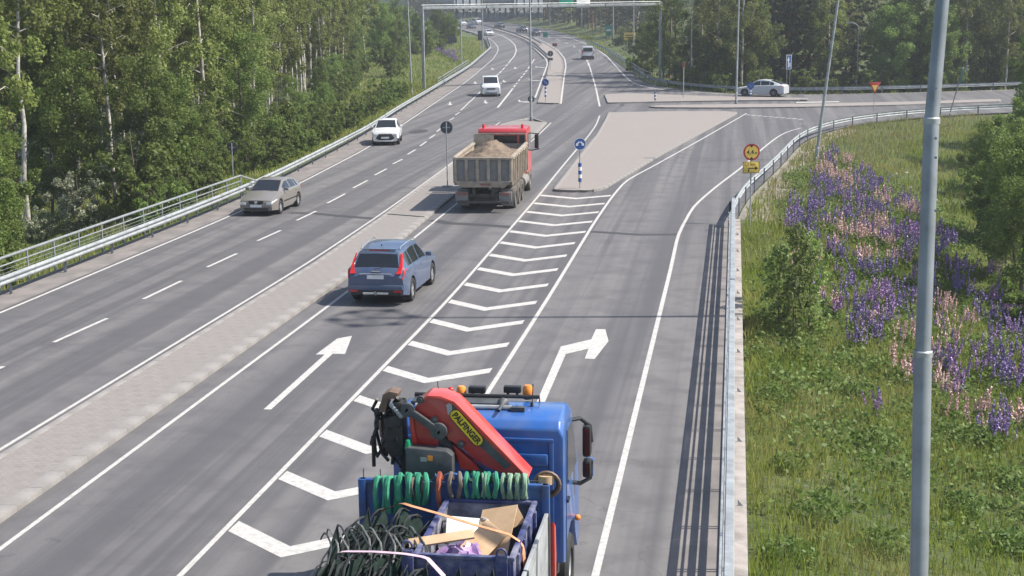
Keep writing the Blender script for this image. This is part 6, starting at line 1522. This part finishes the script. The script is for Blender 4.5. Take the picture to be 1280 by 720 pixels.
# ---- left forest: rows of young growth at the edge, tall birches, pines and spruces behind
def edge_u(v):
    return float(np.interp(v, [p.y for p in LEFT_EDGE], [p.x for p in LEFT_EDGE]))
cand = []
v = 36.0
while v < 178:                    # leafy edge growth
    al = prnd.random() < (.55 if v < 92 else .3); cand.append(('alder' if al else 'shrub', edge_u(v) - (prnd.uniform(3.2, 5.0) + max(0, v - 95)*.09), v, (prnd.uniform(.5, .8) if v < 92 else prnd.uniform(.32, .5)) if al else prnd.uniform(.7, 1.15))); v += prnd.uniform(1.9, 3.0)
v = 38.0
while v < 150:
    cand.append(('shrub', edge_u(v) - prnd.uniform(1.7, 2.4), v, prnd.uniform(.5, .85))); v += prnd.uniform(1.6, 2.6)
for row, (d0, key_w) in enumerate(((7, ('birch', 'alder', 'birch')), (11, ('birch', 'tall_birch', 'alder')), (15, ('tall_birch', 'tall_birch', 'birch', 'alder')), (20, ('tall_birch', 'pine', 'birch')), (26, ('tall_birch', 'pine', 'birch', 'spruce')), (33, ('pine', 'spruce', 'birch')), (41, ('spruce', 'spruce', 'birch')))):
    v = 44 + row*6.0
    while v < 200:
        d = d0 + prnd.uniform(-1.6, 1.6) + max(0, v - 95)*.075; x = edge_u(v) - d
        key = prnd.choice(key_w)
        if 88 < v < 175 and row < 4: key = prnd.choice(('tall_birch', 'tall_birch', 'tall_birch', 'birch' if row > 1 else 'tall_birch'))
        elif row < 2 and v <= 88 and prnd.random() < .3: key = 'tall_birch'
        if key == 'alder': s = prnd.uniform(.55, .9)
        else: s = prnd.uniform(.85, 1.1)
        cand.append((key, x, v, s)); v += prnd.uniform(3.0, 4.6) + row*.35
LAB = {'birch': 'leafy birch', 'tall_birch': 'bare-stemmed birch', 'alder': 'bushy tree', 'pine': 'dark pine', 'spruce': 'dark spruce', 'shrub': 'low shrub'}
def where_end(x, v):
    p = pix((x, v, 5))[0]
    return ('left of the gantry' if p < 528 else 'between gantry leg and first sign' if p < 567 else 'behind the leftmost sign back' if p < 603 else 'behind the low sign back' if p < 640 else 'behind the right sign back' if p < 680 else 'above the outbound lanes') + (', front' if v < 500 else ', back')
def where_bank(x, v):
    d = edge_u(v) - x
    return ('just past the gantry leg' if v < 200 else 'level with the short railing' if v < 230 else 'level with the dark sign backs' if v < 270 else 'along the far bend' if v < 340 else 'farthest along') + (', near the road' if d < 10 else ', farther up' if d < 18 else ', among the back trees')
def where_out(x, v):
    d = x - out_u(v)
    return ('by the yellow sign' if v < 235 else 'by the small green sign' if v < 280 else 'below the white gantry sign' if v < 340 else 'below the green gantry sign' if v < 410 else 'at the far end') + (', near the road' if d < 9 else ', halfway up' if d < 22 else ', high up')
cand = [c for c in cand if seen(c[1], c[2], 3) and not blocks(c)]
zs = zmany([(c[1], c[2]) for c in cand])
for c, z in zip(cand, zs): plant(c[0], c[1], c[2], c[3], LAB[c[0]] + ' ' + where_left(c[1], c[2]), {'shrub': 'shrubs along the left guardrail'}.get(c[0], 'trees of the left forest'), z)
q = px_on_ground(100, 285); plant('pale_shrub', q.x, q.y, .85, 'white flowering shrub behind the left railing', None, None, 0)
q = px_on_ground(62, 300); plant('pale_shrub', q.x - .6, q.y, .55, 'smaller pale flowering shrub left of the larger one behind the railing', None, None, 1)
# ---- far left beyond the gantry and the end of the road
cand = []
for k in range(60):
    v = prnd.uniform(185, 420); d = 13 + (v - 185)*.10 + prnd.uniform(0, 26); cand.append((prnd.choice(('birch', 'pine', 'spruce', 'alder', 'spruce')), edge_u(min(v, 470)) - d, v, prnd.uniform(.8, 1.1)))
for k in range(58):
    v = prnd.uniform(172, 300); cand.append((prnd.choice(('shrub', 'shrub', 'alder')), edge_u(v) - prnd.uniform(6.5, 18) , v, prnd.uniform(.5, .8)))
for k in range(120):
    x = prnd.uniform(-190, 10); cand.append((prnd.choice(('spruce', 'spruce', 'spruce', 'birch')), x, prnd.uniform(476, 540) + max(0, x + 60)*.2, prnd.uniform(.95, 1.3)))
cand = [c for c in cand if seen(c[1], c[2], 3) and not blocks(c)]
zs = zmany([(c[1], c[2]) for c in cand])
for c, z in zip(cand, zs):
    far_ = c[2] > 480
    plant(c[0], c[1], c[2], c[3], {'birch': 'birch', 'pine': 'pine', 'spruce': 'dark spruce', 'alder': 'leafy tree', 'shrub': 'shrub'}[c[0]] + ((' at the road end, ' + where_end(c[1], c[2])) if far_ else (' on the left bank, ' + where_bank(c[1], c[2]))), 'trees at the end of the road' if far_ else 'trees beyond the gantry', z)
# ---- right forest behind the side road
cand = []
k0 = next(i for i, p in enumerate(RF) if p.y < 186); rfx = RF[k0:]
def rf_v(x): return float(np.interp(x, [p.x for p in rfx], [p.y for p in rfx]))
for row, d0 in enumerate((5.5, 9.5, 14, 20, 27)):
    x = rfx[0].x + (4.5 if row < 2 else 2.0) + row*.6
    while x < 75:
        cand.append((prnd.choice(('alder', 'alder', 'birch') if row == 0 else ('alder', 'birch', 'birch') if row < 3 else ('spruce', 'birch', 'pine', 'spruce')), x, rf_v(x) + d0 + prnd.uniform(-1.3, 1.3), prnd.uniform(.75, 1.15) if row == 0 else prnd.uniform(.9, 1.2)))
        x += prnd.uniform(2.8, 4.4) + row*.4
x = rfx[0].x + 1.0
while x < 62:
    cand.append(('alder', x, rf_v(x) + prnd.uniform(9.5, 13), prnd.uniform(.7, .95))); x += prnd.uniform(1.8, 2.6)
for k in range(16):
    x = prnd.uniform(-2, 14); cand.append((prnd.choice(('spruce', 'birch', 'spruce')), x, rf_v(x) + prnd.uniform(15, 32), prnd.uniform(.8, 1.1)))
x = rfx[0].x - 1.0
while x < 62:
    cand.append(('shrub', x, rf_v(x) + prnd.uniform(6, 8.5), prnd.uniform(.8, 1.2))); x += prnd.uniform(1.3, 2.0)
for k in range(22):
    x = prnd.uniform(rfx[0].x + 1, 60); cand.append(('shrub', x, rf_v(x) + prnd.uniform(2.2, 3.6), prnd.uniform(.55, .95)))
cand = [c for c in cand if seen(c[1], c[2], 3) and not blocks(c)]
zs = zmany([(c[1], c[2]) for c in cand])
LAB = {'birch': 'birch in the forest behind the side road', 'alder': 'broad leafy tree in the forest behind the side road', 'pine': 'pine at the back of the forest behind the side road', 'spruce': 'dark spruce at the back of the forest behind the side road', 'shrub': 'low shrub behind the side road guardrail'}
def where_right(x, v):
    p = pix((x, v, 2))[0]
    return 'left of the island lamp post' if p < 915 else 'behind the silver car' if p < 1005 else 'between leaning lamp post and give way sign' if p < 1090 else 'near the thick pole' if p < 1190 else 'at the right edge'
for c, z in zip(cand, zs): plant(c[0], c[1], c[2], c[3], LAB[c[0]].replace('the forest behind', 'forest behind').replace(' at the back of forest', '').replace('broad leafy tree in forest', 'leafy tree') + ', ' + where_right(c[1], c[2]), 'shrubs behind the side road' if c[0] == 'shrub' else 'trees behind the side road', z)
# ---- hillside right of the outbound lanes
cand = []
rfy = RF[:k0]; rfy = sorted(rfy, key=lambda p: p.y)
def out_u(v):
    if v <= rfy[-1].y: return float(np.interp(v, [p.y for p in rfy], [p.x for p in rfy]))
    fr = sorted([(p.y, p.x) for p in far_right]); return float(np.interp(v, [a for a, b in fr], [b for a, b in fr])) + 1.5
for k in range(75):
    v = prnd.uniform(196, 470); d = 13 + prnd.uniform(0, 30) + max(0, 230 - v)*.0
    if v < 225: d = 13 + prnd.uniform(0, 16)
    cand.append((prnd.choice(('spruce', 'pine', 'birch', 'alder', 'spruce')), out_u(v) + d, v, prnd.uniform(.85, 1.15)))
for k in range(46):
    v = prnd.uniform(300, 478); cand.append((prnd.choice(('spruce', 'pine', 'spruce', 'birch')), out_u(v) + prnd.uniform(5, 11), v, prnd.uniform(.9, 1.2)))
for k in range(14):
    v = prnd.uniform(190, 300); cand.append(('shrub', out_u(v) + prnd.uniform(3.5, 9), v, prnd.uniform(.6, 1.0)))
cand = [c for c in cand if seen(c[1], c[2], 3) and not blocks(c)]
zs = zmany([(c[1], c[2]) for c in cand])
for c, z in zip(cand, zs): plant(c[0], c[1], c[2], c[3], {'birch': 'birch', 'pine': 'pine', 'spruce': 'dark spruce', 'alder': 'leafy tree', 'shrub': 'green shrub'}[c[0]] + ' on the outbound bank, ' + where_out(c[1], c[2]), 'trees on the outbound bank', z)
# ---- near right: the tree whose branches hang into the frame, and dark bushes in the hollow
def prop(key, px_, py_, s, lab, grp=None, var=None, back=0.0):
    q = px_on_ground(px_, py_); return plant(key, q.x, q.y + back, s, lab, grp, None, var)
q = px_on_ground(1275, 236); plant('alder', q.x + 3.2, q.y + 6, 1.05, 'tall leafy tree hanging into the right edge above the side road', None, None, 1)
for k, (x, y, s) in enumerate(((1255, 310, 1.1), (1268, 352, 1.25), (1228, 268, .8), (1284, 415, .9), (1290, 318, 1.4), (1270, 270, 1.2))):
    prop('shrub' if k not in (1, 4) else 'alder', x, y, s if k not in (1, 4) else s*.42, ('dark leafy bush in the hollow at the right edge', 'broad bush at the right edge above the flowers', 'smaller bush at the head of the hollow', 'bush at the right edge among the lupines', 'bush mostly outside the right edge', 'bush below the hanging tree on the right')[k], 'bushes in the hollow on the right', k % 4)
for k, (x, y, s_) in enumerate(((1245, 300, .62), (1275, 380, .6), (1290, 250, .8), (1225, 250, .42))): prop('alder', x, y, s_, ('dense dark leafy tree in the hollow right of the thick pole', 'dense leafy tree at the right edge below the hollow', 'tall dense tree at the right edge above the hollow', 'small dense tree at the head of the hollow')[k], 'dense trees in the hollow on the right', k % 4)
q = px_on_ground(1285, 190); plant('alder', q.x + 1.0, q.y, 1.0, 'leafy tree at the right edge behind the leaning turquoise sign', None, None, 0)
prop('sapling', 990, 424, 1.0, 'young leafy sapling on the slope beside the parapet, tallest of the slope', None, 0)
prop('sapling', 972, 412, .85, 'young leafy sapling left behind the tallest one on the slope', None, 1)
prop('sapling', 1010, 415, .9, 'young leafy sapling right behind the tallest one on the slope', None, 0)
# ---------------------------------------------------------------- grass (stuff): blades spread over the open ground
def grass_mat(name, a, b, dry, dry_amt):
    m_, nt, bs = new_mat(name); geo = N(nt, 'ShaderNodeNewGeometry'); g = coords(nt)
    col = ramp(nt, geo.outputs['Random Per Island'], [(0, a), (1, b)])
    f = ramp(nt, noise(nt, g, .22, 4, .6), [(.5 - dry_amt*.3, (0, 0, 0)), (.75 - dry_amt*.3, (1, 1, 1))])
    col = mixc(nt, f, col, dry); nt.links.new(col, bs.inputs['Base Color']); bs.inputs['Roughness'].default_value = .6; bs.inputs['Specular IOR Level'].default_value = .25
    tr = N(nt, 'ShaderNodeBsdfTranslucent'); nt.links.new(col, tr.inputs[0]); mx = N(nt, 'ShaderNodeMixShader'); mx.inputs[0].default_value = .35
    nt.links.new(bs.outputs[0], mx.inputs[1]); nt.links.new(tr.outputs[0], mx.inputs[2]); nt.links.new(mx.outputs[0], nt.nodes['Material Output'].inputs[0])
    return m_
MAT['grass'] = grass_mat('green_grass', (.15, .215, .03), (.285, .35, .062), (.32, .32, .1), .35)
MAT['dry_grass'] = grass_mat('dry_grass', (.17, .19, .055), (.29, .29, .105), (.28, .24, .115), .5)
grng = np.random.default_rng(21)
def pix_np(P):
    v = P - np.array([0, 0, CH]); k = v @ np.array(FW); return 640 + FPX*(v @ np.array(RT))/k, 360 - FPX*(v @ np.array(UP))/k
def scatter(u0, u1, v0, v1, n, margin=70, clear=.35):
    u = grng.uniform(u0, u1, n); v = grng.uniform(v0, v1, n); z = terrain(u, v)
    x, y = pix_np(np.stack([u, v, z], -1)); ok = (x > -margin) & (x < 1280 + margin) & (y < 720 + 2*margin) & ~inside(u, v, road_poly)
    u, v, z = u[ok], v[ok], z[ok]; d = poly_dist(u, v, road_poly); ok = d > clear; return u[ok], v[ok], z[ok]
def tuft_noise(u, v, s=1.0): return .5 + .25*np.sin(u*1.7*s + 1.3*np.sin(v*.9*s)) + .25*np.sin(v*1.3*s + 1.7*np.sin(u*1.1*s + 2))
def blades(u, v, z, h, w, lean=.45):
    n = len(u); az = grng.uniform(0, 2*np.pi, n); la = grng.uniform(0, 2*np.pi, n); hh = h*grng.uniform(.5, 1.25, n); ll = lean*hh*grng.uniform(.2, 1.3, n)
    dx, dy = np.cos(az)*w/2, np.sin(az)*w/2; lx, ly = np.cos(la)*ll, np.sin(la)*ll
    a = np.stack([u - dx, v - dy, z - .03], -1); b = np.stack([u + dx, v + dy, z - .03], -1); c1 = np.stack([u + dx*.6 + lx*.35, v + dy*.6 + ly*.35, z + hh*.6], -1); c0 = np.stack([u - dx*.6 + lx*.35, v - dy*.6 + ly*.35, z + hh*.6], -1)
    t = np.stack([u + lx, v + ly, z + hh], -1)
    V = np.stack([a, b, c1, t, c0], 1).reshape(-1, 3); return V, np.arange(5*n).reshape(n, 5)
def grass(name, lab, zones, mat_):
    Vs, Fs, o = [], [], 0
    for (u0, u1, v0, v1, n, h, w, keep) in zones:
        u, v, z = scatter(u0, u1, v0, v1, n); k = keep(u, v) if keep else np.ones(len(u), bool); u, v, z = u[k], v[k], z[k]
        hh = h*(.55 + .9*tuft_noise(u, v))
        V, F = blades(u, v, z, hh, w); Vs.append(V); Fs.append(F + o); o += len(V)
    ob = link(name, np_mesh(name, np.concatenate(Vs), np.concatenate(Fs), mat_)); tag(ob, lab, 'grass', None, 'stuff'); return ob
dryz = lambda u, v: grng.uniform(size=len(u)) < np.clip(.9*sst(v, 56, 74)*(1 - sst(poly_dist(u, v, road_poly), 3, 9)) + .07, 0, 1)
wetz = lambda u, v: grng.uniform(size=len(u)) < np.clip(1 - .75*sst(v, 58, 76)*(1 - sst(poly_dist(u, v, road_poly), 3, 8)), .1, 1)
grass('grass', 'green meadow grass on the right slope and the left verge', [(.4, 24, 14, 36, 80000, .26, .022, None), (.4, 26, 36, 62, 75000, .3, .03, wetz), (.4, 50, 62, 122, 90000, .34, .05, wetz), (-40, -22, 30, 175, 80000, .26, .05, None), (-75, -30, 150, 330, 70000, .3, .09, None), (-70, 60, 150, 420, 90000, .3, .11, lambda u, v: u > np.interp(v, _cv, _cu))], MAT['grass'])
grass('dry_grass', 'straw coloured dry grass along the curved right guardrail', [(.4, 40, 40, 122, 90000, .34, .035, dryz), (-40, -22, 90, 180, 6000, .25, .05, None), (.4, 20, 14, 45, 5000, .36, .02, None)], MAT['dry_grass'])
# ---------------------------------------------------------------- leafy ground cover on the slope (stuff)
MAT['herb_leaf'] = leaf_mat('herb_leaves', (.075, .135, .024), (.12, .19, .042), (.17, .25, .065), .42, obj_var=0)
def in_px(P, poly):
    x, y = pix_np(P); return inside(x, y, poly)
FIELD = [(985, 222), (1035, 196), (1085, 212), (1150, 248), (1215, 290), (1282, 350), (1330, 420), (1330, 545), (1230, 520), (1150, 470), (1060, 425), (1010, 380), (985, 320), (968, 262)]
LOWER = [(945, 300), (1060, 420), (1160, 500), (1290, 560), (1330, 700), (1150, 690), (1040, 560), (945, 520)]
EDGEH = [(938, 440), (985, 440), (1000, 560), (965, 640), (940, 640)]
u = grng.uniform(.6, 26, 9000); v = grng.uniform(18, 95, 9000); z = terrain(u, v); P = np.stack([u, v, z], -1)
k = (in_px(P, FIELD) & (grng.uniform(size=9000) < .55)) | (in_px(P, LOWER) & (grng.uniform(size=9000) < .6)) | (in_px(P, EDGEH) & (grng.uniform(size=9000) < .5)) | (grng.uniform(size=9000) < .16*(1 - sst(v, 50, 60))*(tuft_noise(u, v, .55) > .5))
k &= poly_dist(u, v, road_poly) > .7
cen = P[k]; m_n = 26
off = grng.normal(size=(len(cen), m_n, 3))*np.array([.2, .2, .1]); off[:, :, 2] = np.abs(off[:, :, 2])*1.5 + .08
pts = (cen[:, None, :] + off*grng.uniform(.7, 1.4, (len(cen), 1, 1))).reshape(-1, 3)
Vv, Ff = leaf_quads(pts, .066, grng, 1.3, None, .6)
ob = link('ground_cover', np_mesh('ground_cover', Vv, Ff, MAT['herb_leaf'])); tag(ob, 'dense green leafy herbs between the lupines on the right slope', 'ground cover', None, 'stuff')
# ---------------------------------------------------------------- lupines: every clump a plant with leaves and flower spikes
def petal_mat(name, a, b, c_):
    m_, nt, bs = new_mat(name); geo = N(nt, 'ShaderNodeNewGeometry'); oi = N(nt, 'ShaderNodeObjectInfo')
    col = ramp(nt, geo.outputs['Random Per Island'], [(0, a), (.6, b), (1, c_)]); nt.links.new(col, bs.inputs['Base Color']); bs.inputs['Roughness'].default_value = .6
    return m_
MAT['lupine_purple'] = petal_mat('purple_petals', (.18, .12, .30), (.27, .19, .40), (.40, .30, .50))
MAT['lupine_violet'] = petal_mat('violet_petals', (.25, .13, .30), (.38, .22, .42), (.52, .36, .53))
MAT['lupine_pink'] = petal_mat('pink_petals', (.52, .31, .29), (.70, .47, .42), (.80, .64, .56))
def spike_mesh(seed, mat_, L=.46, r=.058):
    rng = np.random.default_rng(seed); n = 54; t = rng.uniform(0, 1, n)**.9; a = np.arange(n)*2.4; rr = r*(1 - t*.8)*rng.uniform(.55, 1, n)
    c = np.stack([rr*np.cos(a), rr*np.sin(a), .42 + t*L], -1); ow = np.stack([np.cos(a), np.sin(a), np.zeros(n)], -1)
    V, F = leaf_quads(c, .034, rng, .1, ow*1.2, .8)
    return np_mesh('flower_spike', V, F, mat_)
SP = {c_: [spike_mesh(31 + i, MAT['lupine_' + c_], L_, r_) for i, (L_, r_) in enumerate(((.46, .058), (.38, .052), (.52, .06)))] for c_ in ('purple', 'violet', 'pink')}
def lup_leaves(seed):
    rng = np.random.default_rng(seed); n = 70; a = rng.uniform(0, 6.28, n); r_ = .34*rng.uniform(0, 1, n)**.6; c = np.stack([r_*np.cos(a), r_*np.sin(a), .12 + .3*rng.uniform(0, 1, n)*(1 - r_)], -1)
    V, F = leaf_quads(c, .07, rng, 1.2, None, .45); mb = MB()
    return np_mesh('leaves', V, F, MAT['herb_leaf'])
LL = [lup_leaves(50 + i) for i in range(3)]
stem_me = MB().tube([(0, 0, 0), (0, 0, .44)], [.012, .009], 5).mesh('stem', MAT['herb_leaf'])
lr = random.Random(77)
cand = []; tries = 0
while len(cand) < 285 and tries < 30000:
    tries += 1
    uu, vv = lr.uniform(1.5, 26), lr.uniform(24, 100)
    P_ = np.array([[uu, vv, -1.0 if vv < 60 else -.5]]); x_, y_ = pix_np(P_); inF = bool(inside(x_, y_, FIELD)[0]); inL = bool(inside(x_, y_, LOWER)[0])
    if not (inF or (inL and lr.random() < .05) or (uu > 6 and vv > 78 and vv < 92 and 1020 < x_[0] < 1065 and lr.random() < .5)): continue
    if x_[0] < 975 or x_[0] > 1300: continue
    if any((a - uu)**2 + (b - vv)**2 < .42**2 for a, b, _ in cand): continue
    if poly_dist(np.array([uu]), np.array([vv]), road_poly)[0] < 2.2: continue
    pn = math.sin(uu*1.25 + 1.7*math.sin(vv*.33)) + .6*math.sin(vv*.9 + uu*.7) + lr.uniform(-.55, .55)
    cand.append((uu, vv, 'pink' if pn > .42 else ('violet' if lr.random() < .25 else 'purple')))
zs = zmany([(c[0], c[1]) for c in cand])
def where_lup(x, y):
    side_ = 'left of the thick pole' if x < 1140 else 'behind the thick pole' if x < 1178 else 'right of the thick pole'
    lev = 'at the top of the slope' if y < 235 else 'high on the slope' if y < 290 else 'midway up the slope' if y < 360 else 'lower on the slope' if y < 440 else 'low on the slope'
    return lev + ' ' + side_
for (uu, vv, col), z in zip(cand, zs):
    xx, yy = pix((uu, vv, z)); n = lr.randint(6, 13)
    o = link('lupine_plant', None); o.location = (uu, vv, z - .02); o.rotation_euler = (0, 0, lr.uniform(0, 6.28)); sc = lr.uniform(.82, 1.15); o.scale = (sc, sc, sc); o.empty_display_size = .2
    tag(o, col.replace('pink', 'pale pink').replace('purple', 'blue purple') + (' sparse' if n < 8 else ' full' if n > 11 else '') + ' lupine clump ' + where_lup(xx, yy), 'lupine', 'lupines on the right slope')
    link('leaves', lr.choice(LL), o)
    for i in range(n):
        a, r_ = lr.uniform(0, 6.28), .34*lr.random()**.6; sp = link('flower_spike', lr.choice(SP[col if lr.random() < .9 else 'purple']), o); sp.location = (r_*math.cos(a), r_*math.sin(a), lr.uniform(-.12, .1)); sp.rotation_euler = (lr.gauss(0, .14), lr.gauss(0, .14), lr.uniform(0, 6)); s2 = lr.uniform(.55, 1.1); sp.scale = (s2*.85, s2*.85, s2)
        link('stem', stem_me, sp)
for k, (x, y) in enumerate(((547, 66), (552, 69), (557, 72), (562, 75), (567, 78), (559, 68), (565, 72), (571, 77), (553, 62), (569, 69))):
    q = px_on_ground(x, y); o = link('lupine_plant', None); o.location = q; sc = 1.7; o.scale = (sc, sc, sc*.7); o.empty_display_size = .2
    tag(o, 'purple lupine clump on the left bank beyond the gantry, ' + ('uppermost', 'second from the top', 'third in the lower line', 'fourth in the lower line', 'second lowest', 'middle of the patch', 'right of the middle', 'lowest', 'topmost at the back', 'right at the back')[k], 'lupine', 'lupines on the left bank')
    link('leaves', LL[k % 3], o)
    for i in range(7):
        a, r_ = lr.uniform(0, 6.28), .45*lr.random()**.6; sp = link('flower_spike', SP['purple'][i % 3], o); sp.location = (r_*math.cos(a), r_*math.sin(a), lr.uniform(-.15, .05)); link('stem', stem_me, sp)
def weed_leaves(seed):
    rng = np.random.default_rng(seed); n = 320; a = rng.uniform(0, 6.28, n); r_ = .36*rng.uniform(0, 1, n)**.55; c = np.stack([r_*np.cos(a), r_*np.sin(a), .05 + .34*rng.uniform(.2, 1, n)*(1 - r_*1.6)], -1)
    V, F = leaf_quads(c, .036, rng, 1.0, None, .5); return np_mesh('leaves', V, F, MAT['herb_leaf'])
WD = [weed_leaves(90 + i) for i in range(3)]
WL_ = ('at the bottom edge beside the parapet', 'left of the thick pole near the bottom', 'close to the parapet below the saplings', 'between parapet and thick pole, low', 'beside the thick pole, low left', 'below the sapling group', 'right of the thick pole near the bottom', 'at the bottom right corner', 'right of the thick pole, halfway down', 'left of the thick pole below the lupines', 'between saplings and thick pole', 'against the parapet edge, midway', 'at the lower right edge', 'nearest the bottom left of the thick pole')
for k, (x, y) in enumerate(((985, 700), (1025, 650), (965, 505), (988, 588), (1095, 560), (1000, 455), (1205, 640), (1262, 690), (1215, 560), (1075, 500), (1050, 460), (950, 450), (1270, 610), (1100, 690))):
    q = px_on_ground(x, y); o = thing('weed_clump', 'dark leafy weed clump ' + WL_[k], 'weed', q - Vector((0, 0, .03)), lr.uniform(0, 6), 'weed clumps on the slope'); s2 = lr.uniform(1.2, 1.9); o.scale = (s2, s2, s2*lr.uniform(.9, 1.3))
    link('leaves', WD[k % 3], o)
# pale umbel flowers in the grass
MAT['umbel'] = plain('white_umbels', (.42, .44, .34), .7)
for k, (x, y) in enumerate(((1002, 168), (1003, 206), (1187, 154), (1258, 166), (1240, 200), (1135, 232), (1120, 236))):
    q = px_on_ground(x, y); o = thing('umbel_plant', 'pale white umbel flower in the grass, %s' % ('at the curved guardrail', 'beside the leaning lamp post', 'at the foot of the leaning sign', 'at the far right above the hollow', 'at the far right beside the hanging tree', 'in the sunlit grass right of the field top', 'left beside the one right of the field top')[k], 'flower', q, 0, 'white umbels in the grass')
    c = np.random.default_rng(k).normal(size=(16, 3))*np.array([.14, .14, .06]) + np.array([0, 0, .75]); V, F = leaf_quads(c, .045, np.random.default_rng(k), 2.5, None, .9); link('umbels', np_mesh('umbels', V, F, MAT['umbel']), o)
    MB().tube([(0, 0, -.05), (.02, 0, .75)], .012, 5).build('stem', MAT['herb_leaf'], o)
# dusty gravel beside the curved guardrail
gv = [p for p in RR if p.y < 112]; gin = offset2(gv, .15); gout = offset2(gv, 1.5)
ua = np.array([[p.x, p.y] for p in gin]); ub = np.array([[p.x + .3*math.sin(i*1.7), p.y] for i, p in enumerate(gout)])
Vg = []; 
for t in (0, .33, .66, 1):
    m2 = ua*(1-t) + ub*t; zz = terrain(m2[:, 0], m2[:, 1]) + .012; Vg.append(np.column_stack([m2, zz]))
Vg = np.array(Vg); nn = Vg.shape[1]; ii = np.arange(4*nn).reshape(4, nn); ff = np.stack([ii[:-1, :-1], ii[:-1, 1:], ii[1:, 1:], ii[1:, :-1]], -1).reshape(-1, 4)
MAT['gravel'] = vary('dusty_gravel', (.17, .15, .125), (.29, .26, .225), 9, .95, bmp=.5, grime=(.1, .1, .05), gscale=.9)
go = link('gravel_verge', np_mesh('gravel_verge', Vg.reshape(-1, 3), ff, MAT['gravel'])); tag(go, kind='structure')
# ---------------------------------------------------------------- summer haze: one closed box of thin air round everything
zlo = float(ZZ.min()) - 1.0
hb = MB(); hb.box((0, 1300, (zlo + 60)/2), (5600, 4600, 60 - zlo))
hm = bpy.data.materials.new('thin_haze'); hm.use_nodes = True; hm.node_tree.nodes.clear()
ho = hm.node_tree.nodes.new('ShaderNodeOutputMaterial'); hv = hm.node_tree.nodes.new('ShaderNodeVolumePrincipled')
hv.inputs['Color'].default_value = (.86, .90, .96, 1); hv.inputs['Density'].default_value = .00045; hv.inputs['Anisotropy'].default_value = .3
hm.node_tree.links.new(hv.outputs[0], ho.inputs['Volume'])
hob = hb.build('haze', hm, None, smooth=0); tag(hob, 'thin pale summer haze filling the air over the road', 'haze', None, 'stuff')
